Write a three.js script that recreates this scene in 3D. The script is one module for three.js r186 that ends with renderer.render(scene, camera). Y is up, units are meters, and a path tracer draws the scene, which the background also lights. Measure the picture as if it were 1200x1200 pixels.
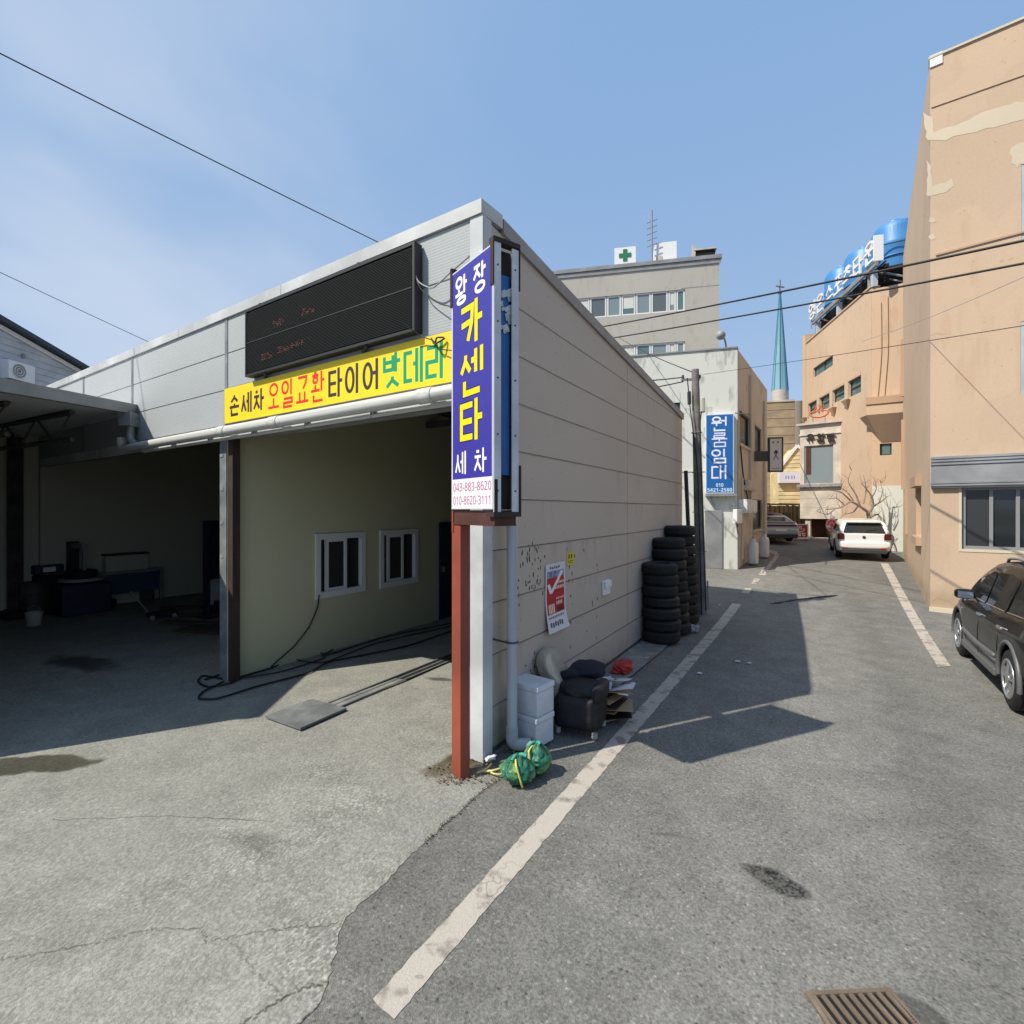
import * as THREE from 'three';
import { mergeGeometries, toCreasedNormals } from 'three/addons/utils/BufferGeometryUtils.js';
import { RoundedBoxGeometry } from 'three/addons/geometries/RoundedBoxGeometry.js';
import { ConvexGeometry } from 'three/addons/geometries/ConvexGeometry.js';
import { Brush, Evaluator, SUBTRACTION } from 'three-bvh-csg';

// ---------------------------------------------------------------- camera, sky, sun, exposure
const scene = new THREE.Scene();
const EYE = 2.4, HOR = 597;                       // eye height (m); picture row of the horizon
const camera = new THREE.PerspectiveCamera(90, 1, 0.1, 400);
camera.position.set(0, EYE, 0);
camera.lookAt(0, EYE, -10);
camera.setViewOffset(1200, 1200, 0, 600 - HOR, 1200, 1200);
const SUNH = [-0.915, -0.404], SUNE = 49.5 * Math.PI / 180;   // where the sun stands: (right, forward), elevation
const sunDir = new THREE.Vector3(SUNH[0] * Math.cos(SUNE), Math.sin(SUNE), -SUNH[1] * Math.cos(SUNE)).normalize();
const sun = new THREE.DirectionalLight(new THREE.Color(1.0, 0.93, 0.80), 5);
sun.target.position.set(0, 0, -8); sun.position.copy(sunDir).multiplyScalar(60).add(sun.target.position);
sun.castShadow = true; sun.shadow.mapSize.set(4096, 4096); sun.shadow.radius = 1;
Object.assign(sun.shadow.camera, { left: -45, right: 45, top: 45, bottom: -45, near: 1, far: 160 });
sun.name = 'sunlight'; scene.add(sun, sun.target);
const EXPOSURE = 1.15;

// ---------------------------------------------------------------- noise
let seed = 12345;
const rnd = () => { seed = (seed + 0x6d2b79f5) | 0; let t = Math.imul(seed ^ (seed >>> 15), 1 | seed); t = (t + Math.imul(t ^ (t >>> 7), 61 | t)) ^ t; return ((t ^ (t >>> 14)) >>> 0) / 4294967296; };
const rr = (a, b) => a + (b - a) * rnd();
const clamp = (x, a = 0, b = 1) => Math.min(b, Math.max(a, x)), lerp = (a, b, t) => a + (b - a) * t;
const sstep = (a, b, x) => { const t = clamp((x - a) / (b - a)); return t * t * (3 - 2 * t); };
const hash = (x, y, s) => { let h = Math.imul(x | 0, 374761393) ^ Math.imul(y | 0, 668265263) ^ Math.imul(s | 0, 1274126177); h = Math.imul(h ^ (h >>> 13), 1274126177); return ((h ^ (h >>> 16)) >>> 0) / 4294967296; };
function vnoise(x, y, per, s) {                    // tiling value noise, period per cells
  const ix = Math.floor(x), iy = Math.floor(y), fx = x - ix, fy = y - iy, u = fx * fx * (3 - 2 * fx), v = fy * fy * (3 - 2 * fy);
  const w = (k) => ((k % per) + per) % per;
  const a = hash(w(ix), w(iy), s), b = hash(w(ix + 1), w(iy), s), c = hash(w(ix), w(iy + 1), s), d = hash(w(ix + 1), w(iy + 1), s);
  return a + (b - a) * u + (c - a) * v + (a - b - c + d) * u * v;
}
const fbm = (u, v, base, oct, s) => { let t = 0, a = 0.5, n = 0; for (let i = 0; i < oct; i++) { const p = base << i; t += a * vnoise(u * p, v * p, p, s + i); n += a; a *= 0.55; } return t / n; };

{ // sky: clear spring air, paler towards the horizon and towards the sun, thin high wisps
  const W = 1024, Hh = 512, d = new Float32Array(W * Hh * 4);
  for (let j = 0; j < Hh; j++) for (let i = 0; i < W; i++) {
    const el = ((j + 0.5) / Hh - 0.5) * Math.PI, az = ((i + 0.5) / W - 0.5) * 2 * Math.PI;
    const x = Math.cos(az) * Math.cos(el), z = Math.sin(az) * Math.cos(el), y = Math.sin(el);
    const c = x * sunDir.x + y * sunDir.y + z * sunDir.z, e = Math.max(0, y);
    const t = Math.pow(1 - e, 3.2);
    let r = lerp(0.245, 0.56, t), g = lerp(0.415, 0.695, t), b = lerp(0.695, 0.89, t);
    const glow = 0.12 * Math.pow(clamp((c + 0.1) / 1.1), 3) + 0.9 * Math.pow(clamp(c), 40);
    r += glow * 0.75; g += glow * 0.72; b += glow * 0.6;
    if (y > 0.03) {
      const q = 1 / (y + 0.25), px = x * q, pz = z * q;
      const n = 0.55 * fbm(((px * 0.6 + pz * 0.22) * 0.16 + 10.37) % 1, ((pz * 1.3 - px * 0.9) * 0.06 + 10.11) % 1, 6, 6, 91) + 0.45 * fbm(((px * 0.5 + pz * 0.3) * 0.3 + 10.2) % 1, ((pz - px * 0.8) * 0.08 + 10.6) % 1, 8, 6, 97);
      const w = sstep(0.42, 0.66, n) * 0.55 * sstep(0.03, 0.3, y) * sstep(0.25, -0.75, x);
      r = lerp(r, 0.74, w); g = lerp(g, 0.80, w); b = lerp(b, 0.90, w);
    }
    if (y < 0) { const k = sstep(0, -0.2, y); r = lerp(r, 0.2, k); g = lerp(g, 0.2, k); b = lerp(b, 0.19, k); }
    const o = (j * W + i) * 4; d[o] = r * 0.88; d[o + 1] = g * 0.88; d[o + 2] = b * 0.88; d[o + 3] = 1;
  }
  const sky = new THREE.DataTexture(d, W, Hh, THREE.RGBAFormat, THREE.FloatType);
  sky.mapping = THREE.EquirectangularReflectionMapping; sky.magFilter = sky.minFilter = THREE.LinearFilter; sky.needsUpdate = true;
  scene.background = sky; scene.environment = sky;
}

// ---------------------------------------------------------------- textures
const texOf = (data, n, srgb, m = n) => { const t = new THREE.DataTexture(data, n, m, THREE.RGBAFormat); t.wrapS = t.wrapT = THREE.RepeatWrapping; t.magFilter = THREE.LinearFilter; t.minFilter = THREE.LinearMipmapLinearFilter; if (srgb) t.colorSpace = THREE.SRGBColorSpace; t.needsUpdate = true; return t; };
function paint(n, fn, srgb = true) {
  const d = new Uint8Array(n * n * 4);
  for (let j = 0; j < n; j++) for (let i = 0; i < n; i++) { const c = fn((i + 0.5) / n, (j + 0.5) / n, i, j); const o = (j * n + i) * 4; const g = typeof c === 'number'; d[o] = clamp(g ? c : c[0]) * 255; d[o + 1] = clamp(g ? c : c[1]) * 255; d[o + 2] = clamp(g ? c : c[2]) * 255; d[o + 3] = 255; }
  return texOf(d, n, srgb);
}
const rep = (t, metres, my = metres) => { const c = t.clone(); c.repeat.set(1 / metres, 1 / my); c.needsUpdate = true; return c; };
const T = {
  grime: paint(512, (u, v) => 0.86 + 0.14 * sstep(0.2, 0.7, fbm(u, v, 4, 6, 3)) - 0.05 * (hash(u * 512, v * 512, 5) - 0.3)),
  stucco: paint(1024, (u, v, i, j) => { const m = fbm(u, v, 3, 6, 501), s = fbm(u, v * 0.25, 48, 3, 503), k = sstep(0.55, 0.8, s) * sstep(0.4, 0.7, fbm(u, v, 4, 3, 505)), c = Math.abs(fbm(u, v, 4, 5, 507) - 0.5), p = hash(i, j, 509); const g = 0.95 + 0.06 * (m - 0.5) - 0.03 * k - 0.10 * sstep(0.0035, 0.0, c) * sstep(0.5, 0.6, fbm(u, v, 3, 2, 511)) - 0.04 * (p - 0.5) - (hash(i >> 1, j >> 1, 513) > 0.9985 ? 0.12 : 0); return [g, g * (1 - 0.02 * k), g * (1 - 0.03 * k)]; }),
  wallDirt: paint(1024, (u, v, i, j) => { const x = u * 9, y = v * 5.6, m = fbm(u, v, 5, 5, 601), seam = (y - 0.465) / 0.51, fr = seam - Math.floor(seam), drip = sstep(0.5, 0.8, fbm(u, v * 0.12, 96, 3, 603)) * sstep(0.35, 0.7, fbm(u, v, 6, 3, 605)) * sstep(0.15, 0.95, fr);
    const splash = sstep(0.55 + 0.5 * (fbm(u, v, 24, 4, 607) - 0.5), 0.05, y) * (0.5 + 0.8 * (fbm(u, v, 40, 3, 609) - 0.3)), green = sstep(0.9, 0.1, x) * sstep(2.6, 0.3, y) * fbm(u, v, 16, 4, 611), spot = hash(i >> 1, j >> 1, 613) > 0.9985 ? 0.25 : 0;
    const g = 0.96 + 0.05 * (m - 0.5) - 0.07 * drip - 0.16 * clamp(splash) - 0.02 * hash(i, j, 615) - spot; return [g - 0.16 * green, g - 0.11 * green, g - 0.02 * clamp(splash) - 0.19 * green]; }),
  peachDirt: paint(1024, (u, v, i, j) => { const y = v * 13 - 0.3, m = fbm(u, v, 5, 6, 621), s = fbm(u, v * 0.15, 80, 3, 623), k = sstep(0.55, 0.8, s) * sstep(0.4, 0.7, fbm(u, v, 5, 3, 625)), c = Math.abs(fbm(u, v, 5, 5, 627) - 0.5), base = sstep(0.5 + 0.6 * (fbm(u, v, 30, 4, 629) - 0.5), 0.0, y) * (0.4 + 0.8 * fbm(u, v, 60, 3, 631));
    const patch = sstep(0.5, 0.52, fbm(u, v, 9, 3, 633)) * 0.018; const g = 0.95 + 0.06 * (m - 0.5) - 0.02 * k + patch - 0.11 * sstep(0.003, 0, c) * sstep(0.5, 0.58, fbm(u, v, 4, 2, 635)) - 0.13 * clamp(base) - 0.04 * (hash(i, j, 637) - 0.5) - (hash(i >> 1, j >> 1, 639) > 0.999 ? 0.12 : 0); return [g, g * (1 - 0.015 * k), g * (1 - 0.03 * k - 0.02 * base)]; }),
  soft: paint(512, (u, v, i, j) => 0.92 + 0.08 * fbm(u, v, 3, 5, 7) - 0.03 * (hash(i, j, 9) - 0.5)),
  streak: paint(512, (u, v) => { const s = fbm(u, v * 0.5, 24, 4, 31), k = fbm(u, v, 3, 5, 37); const w = sstep(0.55, 0.8, s) * sstep(0.4, 0.65, k); return [0.97 - 0.17 * w, 0.97 - 0.16 * w, 0.96 - 0.16 * w]; }),
  grain: paint(512, (u, v) => 0.5 * hash(u * 512, v * 512, 11) + 0.5 * fbm(u, v, 64, 3, 13), false),
  plaster: paint(512, (u, v) => 0.6 * fbm(u, v, 32, 4, 17) + 0.4 * fbm(u, v, 4, 3, 19), false),
  dust: paint(512, (u, v) => 0.62 + 0.38 * fbm(u, v, 6, 5, 23) - 0.12 * hash(u * 512, v * 512, 29)),
  ribs: paint(256, (u, v) => 0.5 + 0.5 * Math.sin(v * Math.PI * 2 * 8), false),
  wood: paint(256, (u, v) => { const g = fbm(u * 0.25, v, 32, 4, 41); return [0.72 + 0.28 * g, 0.70 + 0.28 * g, 0.66 + 0.28 * g]; }),
};

// ---------------------------------------------------------------- materials
const col = (c) => Array.isArray(c) ? new THREE.Color().setRGB(...c) : new THREE.Color(c);
function mat(c, rough = 0.8, o = {}) {
  const m = new (o.physical ? THREE.MeshPhysicalMaterial : THREE.MeshStandardMaterial)({ color: col(c), roughness: rough, metalness: o.metal || 0 });
  if (o.map) m.map = o.map;
  if (o.bump) { m.bumpMap = o.bump; m.bumpScale = o.bs ?? 0.003; }
  if (o.physical) Object.assign(m, o.physical);
  if (o.side) m.side = THREE.DoubleSide;
  return m;
}
const stuc = rep(T.stucco, 8.3), wallD = rep(T.wallDirt, 9, 5.6), peachD = rep(T.peachDirt, 13, 13), soft4 = rep(T.soft, 5.7), grime2 = rep(T.grime, 2), grime4 = rep(T.grime, 4.3), streak3 = rep(T.streak, 3, 6), grain1 = rep(T.grain, 0.9), plas1 = rep(T.plaster, 1.3), dust1 = rep(T.dust, 1.1), ribs = rep(T.ribs, 0.24), woodT = rep(T.wood, 0.6);
const M = {
  panelFront: mat([0.40, 0.425, 0.437], 0.78, { map: soft4, bump: ribs, bs: 0.0009 }),
  panelSide: mat([0.515, 0.445, 0.375], 0.6, { map: wallD }),
  joint: mat([0.10, 0.10, 0.10], 0.9),
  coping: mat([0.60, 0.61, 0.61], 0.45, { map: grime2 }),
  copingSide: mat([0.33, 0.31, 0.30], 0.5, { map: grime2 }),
  trim: mat([0.62, 0.65, 0.67], 0.45, { map: grime2 }),
  greySteel: mat([0.30, 0.31, 0.32], 0.5, { map: grime2 }),
  roofSheet: mat([0.60, 0.61, 0.62], 0.6),
  galv: mat([0.42, 0.45, 0.47], 0.45, { map: dust1, metal: 0.2 }),
  redOxide: mat([0.30, 0.065, 0.035], 0.65, { map: grime2 }),
  beam: mat([0.13, 0.045, 0.03], 0.7, { map: dust1 }),
  brown: mat([0.075, 0.04, 0.032], 0.7, { map: dust1 }),
  rust: mat([0.055, 0.033, 0.028], 0.8, { map: dust1 }),
  pvc: mat([0.66, 0.66, 0.62], 0.4, { map: grime2 }),
  pvcBlue: mat([0.44, 0.50, 0.53], 0.4, { map: grime2 }),
  innerLight: mat([0.57, 0.55, 0.36], 0.9, { map: soft4 }),
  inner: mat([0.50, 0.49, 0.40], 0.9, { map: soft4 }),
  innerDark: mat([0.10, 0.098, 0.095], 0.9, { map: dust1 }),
  black: mat([0.012, 0.012, 0.013], 0.5),
  blackRough: mat([0.016, 0.016, 0.017], 0.85, { map: dust1 }),
  ledBody: mat([0.014, 0.017, 0.018], 0.55),
  louvre: mat([0.020, 0.027, 0.027], 0.8),
  ledFace: mat([0.008, 0.010, 0.011], 0.6),
  rubber: mat([0.016, 0.016, 0.0165], 0.72, { map: dust1, bump: grain1, bs: 0.002 }),
  white: mat([0.72, 0.72, 0.71], 0.5, { map: grime2 }),
  whitePlain: mat([0.74, 0.74, 0.74], 0.45),
  foam: mat([0.70, 0.73, 0.78], 0.75, { bump: grain1, bs: 0.002, map: grime2 }),
  peach: mat([0.55, 0.405, 0.287], 0.88, { map: peachD, bump: plas1, bs: 0.0012 }),
  peachDark: mat([0.46, 0.31, 0.205], 0.88, { map: soft4 }),
  patch: mat([0.60, 0.515, 0.39], 0.9, { map: soft4 }),
  hall: mat([0.62, 0.45, 0.315], 0.88, { map: stuc, bump: plas1, bs: 0.001 }),
  hospital: mat([0.46, 0.44, 0.395], 0.85, { map: stuc }),
  whiteWall: mat([0.64, 0.65, 0.62], 0.85, { map: streak3, bump: plas1, bs: 0.002 }),
  taupe: mat([0.58, 0.51, 0.43], 0.85, { map: streak3 }),
  brick: mat([0.42, 0.33, 0.215], 0.9, { map: grime2 }),
  clap: mat([0.72, 0.58, 0.33], 0.75, { map: grime2 }),
  stone: mat([0.60, 0.535, 0.46], 0.75, { map: grime2 }),
  frameGrey: mat([0.22, 0.225, 0.23], 0.5),
  frameWhite: mat([0.68, 0.69, 0.69], 0.45),
  frameDark: mat([0.035, 0.035, 0.037], 0.5),
  glass: mat([0.018, 0.022, 0.024], 0.06, { physical: { specularIntensity: 1, ior: 1.55 } }),
  glassGreen: mat([0.10, 0.17, 0.17], 0.08, { physical: { ior: 1.6 } }),
  glassPale: mat([0.20, 0.25, 0.27], 0.12, { physical: { ior: 1.55 } }),
  glassDim: mat([0.035, 0.037, 0.038], 0.25),
  glassHosp: mat([0.11, 0.13, 0.14], 0.1, { physical: { ior: 1.55 } }),
  awning: mat([0.30, 0.305, 0.32], 0.5, { map: grime2 }),
  tank: mat([0.06, 0.27, 0.62], 0.45, { map: grime2 }),
  spire: mat([0.24, 0.43, 0.50], 0.3, { map: grime2 }),
  spireDark: mat([0.07, 0.22, 0.33], 0.3),
  concretePole: mat([0.33, 0.31, 0.285], 0.9, { map: dust1 }),
  wire: mat([0.012, 0.012, 0.014], 0.6),
  paleWire: mat([0.3, 0.3, 0.3], 0.6),
  stoneCurb: mat([0.38, 0.385, 0.36], 0.9, { map: dust1, bump: grain1, bs: 0.004 }),
  beigeFoam: mat([0.74, 0.66, 0.51], 0.9, { map: dust1, bump: plas1, bs: 0.006 }),
  leather: mat([0.014, 0.014, 0.016], 0.6, { bump: plas1, bs: 0.004, map: dust1 }),
  cloth: mat([0.012, 0.013, 0.022], 0.95, { bump: plas1, bs: 0.006 }),
  paper: mat([0.62, 0.61, 0.64], 0.8),
  cardboard: mat([0.36, 0.25, 0.14], 0.9),
  red: mat([0.42, 0.02, 0.018], 0.5),
  chrome: mat([0.75, 0.75, 0.76], 0.15, { metal: 1 }),
  alloy: mat([0.50, 0.51, 0.53], 0.3, { metal: 0.85 }),
  carBlack: mat([0.008, 0.009, 0.010], 0.35, { physical: { specularIntensity: 0.1, clearcoat: 0.65, clearcoatRoughness: 0.04 } }),
  carWhite: mat([0.74, 0.75, 0.75], 0.35, { physical: { clearcoat: 0.8, clearcoatRoughness: 0.06 } }),
  carSilver: mat([0.42, 0.44, 0.46], 0.35, { metal: 0.35, physical: { clearcoat: 0.8, clearcoatRoughness: 0.06 } }),
  cladding: mat([0.035, 0.036, 0.038], 0.6),
  sideTrim: mat([0.10, 0.105, 0.11], 0.45),
  tail: mat([0.07, 0.008, 0.008], 0.15),
  steelPlate: mat([0.27, 0.285, 0.29], 0.65, { map: dust1, bump: grain1, bs: 0.002 }),
  grate: mat([0.30, 0.225, 0.165], 0.8, { map: dust1 }),
  darkVoid: mat([0.008, 0.008, 0.008], 1),
  blueSteel: mat([0.018, 0.035, 0.085], 0.55, { map: dust1 }),
  greenDark: mat([0.03, 0.035, 0.028], 0.7),
  plank: mat([0.10, 0.075, 0.045], 0.85, { map: woodT }),
  fence: mat([0.26, 0.205, 0.12], 0.85, { map: woodT }),
  fenceDark: mat([0.05, 0.05, 0.04], 0.85),
  bark: mat([0.24, 0.185, 0.145], 0.9, { bump: plas1, bs: 0.006 }),
  yellow: mat([0.62, 0.56, 0.12], 0.6), 
  siding: mat([0.58, 0.61, 0.65], 0.6, { map: grime2 }),
  slateBlue: mat([0.03, 0.05, 0.065], 0.6),
  darkRed: mat([0.11, 0.03, 0.022], 0.7, { map: dust1 }),
};
for (const c of ['panelFront', 'panelSide', 'peach', 'hall']) M[c].roughness *= 1;

// ---------------------------------------------------------------- helpers
const taken = {};
const numbered = (n) => { const k = taken[n] = (taken[n] ?? -1) + 1; return k ? n + '_' + String(k).padStart(3, '0') : n; };
const shadowed = (m) => { m.castShadow = m.receiveShadow = true; return m; };
function uvm(g) {                                   // uv in metres from the dominant normal
  if (!g.attributes.normal) g.computeVertexNormals();
  const p = g.attributes.position, n = g.attributes.normal, uv = new Float32Array(p.count * 2);
  for (let i = 0; i < p.count; i++) {
    const ax = Math.abs(n.getX(i)), ay = Math.abs(n.getY(i)), az = Math.abs(n.getZ(i));
    if (ay >= ax && ay >= az) { uv[2 * i] = p.getX(i); uv[2 * i + 1] = p.getZ(i); } else if (az >= ax) { uv[2 * i] = p.getX(i); uv[2 * i + 1] = p.getY(i); } else { uv[2 * i] = p.getZ(i); uv[2 * i + 1] = p.getY(i); }
  }
  g.setAttribute('uv', new THREE.BufferAttribute(uv, 2)); return g;
}
const clean = (g) => { const c = g.index ? g.toNonIndexed() : g.clone(); for (const k of Object.keys(c.attributes)) if (!['position', 'normal', 'uv'].includes(k)) c.deleteAttribute(k); c.clearGroups?.(); if (!c.attributes.uv) uvm(c); return c; };
const merge = (list) => Array.isArray(list) ? (list.length === 1 ? list[0] : mergeGeometries(list.map(clean))) : list;
function part(name, g, m, parent) { const o = shadowed(new THREE.Mesh(merge(g), m)); o.name = parent === scene ? numbered(name) : name; parent.add(o); return o; }
function struct(name, g, m) { const o = part(name, g, m, scene); o.userData.kind = 'structure'; return o; }
const tag = (o, label, category, group) => { o.userData.label = label; o.userData.category = category; if (group) o.userData.group = group; return o; };
function thing(name, label, category, pos = [0, 0, 0], turn = 0, group) { const o = new THREE.Group(); o.name = numbered(name); o.position.set(...pos); o.rotation.y = turn; scene.add(o); return tag(o, label, category, group); }
function copy(o, name, label, pos, turn) { const c = o.clone(); c.name = numbered(name); scene.add(c); if (pos) c.position.set(...pos); if (turn !== undefined) c.rotation.y = turn; c.userData = { ...o.userData }; if (label) c.userData.label = label; return c; }
const tr = (g, x, y, z) => g.translate(x, y, z);
const bx = (x0, x1, y0, y1, z0, z1) => uvm(tr(new THREE.BoxGeometry(x1 - x0, y1 - y0, z1 - z0), (x0 + x1) / 2, (y0 + y1) / 2, (z0 + z1) / 2));
const rbx = (x0, x1, y0, y1, z0, z1, r = 0.02, s = 2) => uvm(tr(new RoundedBoxGeometry(x1 - x0, y1 - y0, z1 - z0, s, r), (x0 + x1) / 2, (y0 + y1) / 2, (z0 + z1) / 2));
const cyl = (r0, r1, h, x, y, z, n = 16) => tr(new THREE.CylinderGeometry(r1, r0, h, n), x, y + h / 2, z);
const V = (x, y, z) => new THREE.Vector3(x, y, z);
const tube = (pts, r, n = 8, seg = 0) => new THREE.TubeGeometry(new THREE.CatmullRomCurve3(pts, false, 'catmullrom', 0.3), seg || Math.max(2, (pts.length - 1) * 6), r, n);
function rod(a, b, r, n = 8) { const d = b.clone().sub(a), g = new THREE.CylinderGeometry(r, r, d.length(), n); g.applyQuaternion(new THREE.Quaternion().setFromUnitVectors(V(0, 1, 0), d.clone().normalize())); return tr(g, (a.x + b.x) / 2, (a.y + b.y) / 2, (a.z + b.z) / 2); }
function bar(a, b, w, d = w) { const v = b.clone().sub(a), g = new THREE.BoxGeometry(w, v.length(), d); g.applyQuaternion(new THREE.Quaternion().setFromUnitVectors(V(0, 1, 0), v.clone().normalize())); return uvm(tr(g, (a.x + b.x) / 2, (a.y + b.y) / 2, (a.z + b.z) / 2)); }
const shapeOf = (pts, holes = []) => { const s = new THREE.Shape(pts.map((p) => new THREE.Vector2(...p))); for (const h of holes) s.holes.push(new THREE.Path(h.map((p) => new THREE.Vector2(...p)))); return s; };
const prism = (pts, z0, z1, holes) => uvm(tr(new THREE.ExtrudeGeometry(shapeOf(pts, holes), { depth: z1 - z0, bevelEnabled: false }), 0, 0, z0));
const rect = (x0, x1, y0, y1) => [[x0, y0], [x1, y0], [x1, y1], [x0, y1]];

// the lie of the land: flat near the garage, the lane climbs gently beyond, the yard falls a little to the left
function ground(x, f) {
  let r = f < 9 ? 0 : f < 13 ? 0.05 * (f - 9) ** 2 / 8 : f < 45 ? 0.1 + 0.05 * (f - 13) : 1.7;
  const q = clamp((x + 0.28) * -0.826 + (f - 4.86) * 0.563, 0, 6), s = q < 1 ? q * q / 2 : q - 0.5;
  return r * sstep(-3, 2.5, x) - 0.03 * s * clamp((2 - x) / 2);
}
function G(px, py) {                                // where the sight line through a picture point meets the ground
  const a = (px - 600) / 600, b = (HOR - py) / 600; let f = 1;
  for (; f < 90; f += 0.01) if (EYE + b * f <= ground(a * f, f)) break;
  return [a * f, f];
}
const P = (x, f, y = 0) => V(x, y, -f);
const W = (px, py, f) => V((px - 600) / 600 * f, EYE + (HOR - py) / 600 * f, -f);
class Frame {                                       // a vertical plane: local x along the wall (to the right), y up, z outward
  constructor(x, f, dx, df) { const l = Math.hypot(dx, df); this.x = x; this.f = f; this.dx = dx / l; this.df = df / l; this.turn = Math.atan2(df, dx); this.nx = this.df; this.nf = -this.dx; }
  get pos() { return [this.x, 0, -this.f]; }
  at(lx, z = 0) { return [this.x + this.dx * lx + this.nx * z, this.f + this.df * lx + this.nf * z]; }
  L(px, py, z = 0) { const a = (px - 600) / 600, ox = this.x + this.nx * z, of = this.f + this.nf * z; const den = this.dx - a * this.df; const l = (a * of - ox) / den; const f = of + this.df * l; return [l, EYE + (HOR - py) / 600 * f, f]; }
  R(x0, y0, x1, y1, z = 0) { const a = this.L(x0, y0, z), b = this.L(x1, y1, z); return [Math.min(a[0], b[0]), Math.max(a[0], b[0]), b[1], a[1]]; }
  thing(name, label, category, lx = 0, y = 0, z = 0, group) { const [x, f] = this.at(lx, z); return thing(name, label, category, [x, y, -f], this.turn, group); }
}
// a framed window set in a hole: frame, panes and mullions
function windowIn(parent, [x0, x1, y0, y1], z, o = {}) {
  const fw = o.fw ?? 0.05, fm = o.frame ?? M.frameGrey, n = o.panes ?? 2, d = o.d ?? 0.06;
  const list = [bx(x0, x1, y0, y0 + fw, z - d, z), bx(x0, x1, y1 - fw, y1, z - d, z), bx(x0, x0 + fw, y0 + fw, y1 - fw, z - d, z), bx(x1 - fw, x1, y0 + fw, y1 - fw, z - d, z)];
  const w = (x1 - x0 - 2 * fw) / n;
  for (let i = 1; i < n; i++) list.push(bx(x0 + fw + w * i - fw * 0.45, x0 + fw + w * i + fw * 0.45, y0 + fw, y1 - fw, z - d, z - 0.004));
  const t = part('window', list, fm, parent);
  for (let i = 0; i < n; i++) part('pane', bx(x0 + fw + w * i + 0.002, x0 + fw + w * (i + 1) - 0.002, y0 + fw, y1 - fw, z - d * 0.7 - (i % 2) * 0.015, z - d * 0.7 + 0.008 - (i % 2) * 0.015), (o.glasses && o.glasses[i % o.glasses.length]) || o.glass || M.glass, t);
  return t;
}

// ---------------------------------------------------------------- Hangul lettering drawn from strokes
const JI = 'ㄱㄲㄴㄷㄸㄹㅁㅂㅃㅅㅆㅇㅈㅉㅊㅋㅌㅍㅎ', JV = 'ㅏㅐㅑㅒㅓㅔㅕㅖㅗㅘㅙㅚㅛㅜㅝㅞㅟㅠㅡㅢㅣ', JF = ' ㄱㄲㄳㄴㄵㄶㄷㄹㄺㄻㄼㄽㄾㄿㅀㅁㅂㅄㅅㅆㅇㅈㅊㅋㅌㅍㅎ';
const circ = (cx, cy, rx, ry) => Array.from({ length: 25 }, (_, i) => [cx + rx * Math.cos(i * Math.PI / 12), cy + ry * Math.sin(i * Math.PI / 12)]);
const JAMO = {
  ㄱ: [[[0, 0], [1, 0], [0.93, 0.5], [0.6, 1]]], ㄴ: [[[0, 0], [0, 1], [1, 1]]], ㄷ: [[[1, 0], [0, 0], [0, 1], [1, 1]]], ㄹ: [[[0, 0], [1, 0], [1, 0.5], [0, 0.5], [0, 1], [1, 1]]],
  ㅁ: [[[0, 0], [1, 0], [1, 1], [0, 1], [0, 0]]], ㅂ: [[[0, 0], [0, 1], [1, 1], [1, 0]], [[0, 0.45], [1, 0.45]]], ㅅ: [[[0.5, 0], [0.48, 0.35], [0, 1]], [[0.48, 0.38], [1, 1]]], ㅇ: [circ(0.5, 0.5, 0.5, 0.5)],
  ㅈ: [[[0.02, 0], [0.98, 0]], [[0.52, 0], [0.48, 0.4], [0, 1]], [[0.48, 0.42], [1, 1]]], ㅊ: [[[0.3, 0], [0.7, 0]], [[0.02, 0.28], [0.98, 0.28]], [[0.52, 0.28], [0.48, 0.55], [0, 1]], [[0.48, 0.56], [1, 1]]],
  ㅋ: [[[0, 0], [1, 0], [0.93, 0.5], [0.6, 1]], [[0.02, 0.47], [0.92, 0.44]]], ㅌ: [[[1, 0], [0, 0], [0, 1], [1, 1]], [[0, 0.5], [0.95, 0.5]]], ㅍ: [[[0, 0], [1, 0]], [[0.25, 0], [0.25, 1]], [[0.75, 0], [0.75, 1]], [[0, 1], [1, 1]]],
  ㅎ: [[[0.3, 0], [0.7, 0]], [[0, 0.26], [1, 0.26]], circ(0.5, 0.72, 0.34, 0.28)],
  ㅏ: [[[0.3, 0], [0.3, 1]], [[0.3, 0.45], [1, 0.45]]], ㅓ: [[[0.75, 0], [0.75, 1]], [[0.05, 0.45], [0.75, 0.45]]], ㅣ: [[[0.5, 0], [0.5, 1]]], ㅔ: [[[0.42, 0.03], [0.42, 0.97]], [[0.95, 0], [0.95, 1]], [[0, 0.45], [0.42, 0.45]]],
  ㅐ: [[[0.15, 0.03], [0.15, 0.97]], [[0.8, 0], [0.8, 1]], [[0.15, 0.45], [0.8, 0.45]]], ㅕ: [[[0.75, 0], [0.75, 1]], [[0.1, 0.32], [0.75, 0.32]], [[0.1, 0.6], [0.75, 0.6]]],
  ㅗ: [[[0, 0.9], [1, 0.9]], [[0.5, 0.1], [0.5, 0.9]]], ㅛ: [[[0, 0.9], [1, 0.9]], [[0.3, 0.1], [0.3, 0.9]], [[0.7, 0.1], [0.7, 0.9]]], ㅜ: [[[0, 0.1], [1, 0.1]], [[0.5, 0.1], [0.5, 1]]], ㅠ: [[[0, 0.1], [1, 0.1]], [[0.3, 0.1], [0.3, 1]], [[0.7, 0.1], [0.7, 1]]], ㅡ: [[[0, 0.5], [1, 0.5]]],
};
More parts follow.
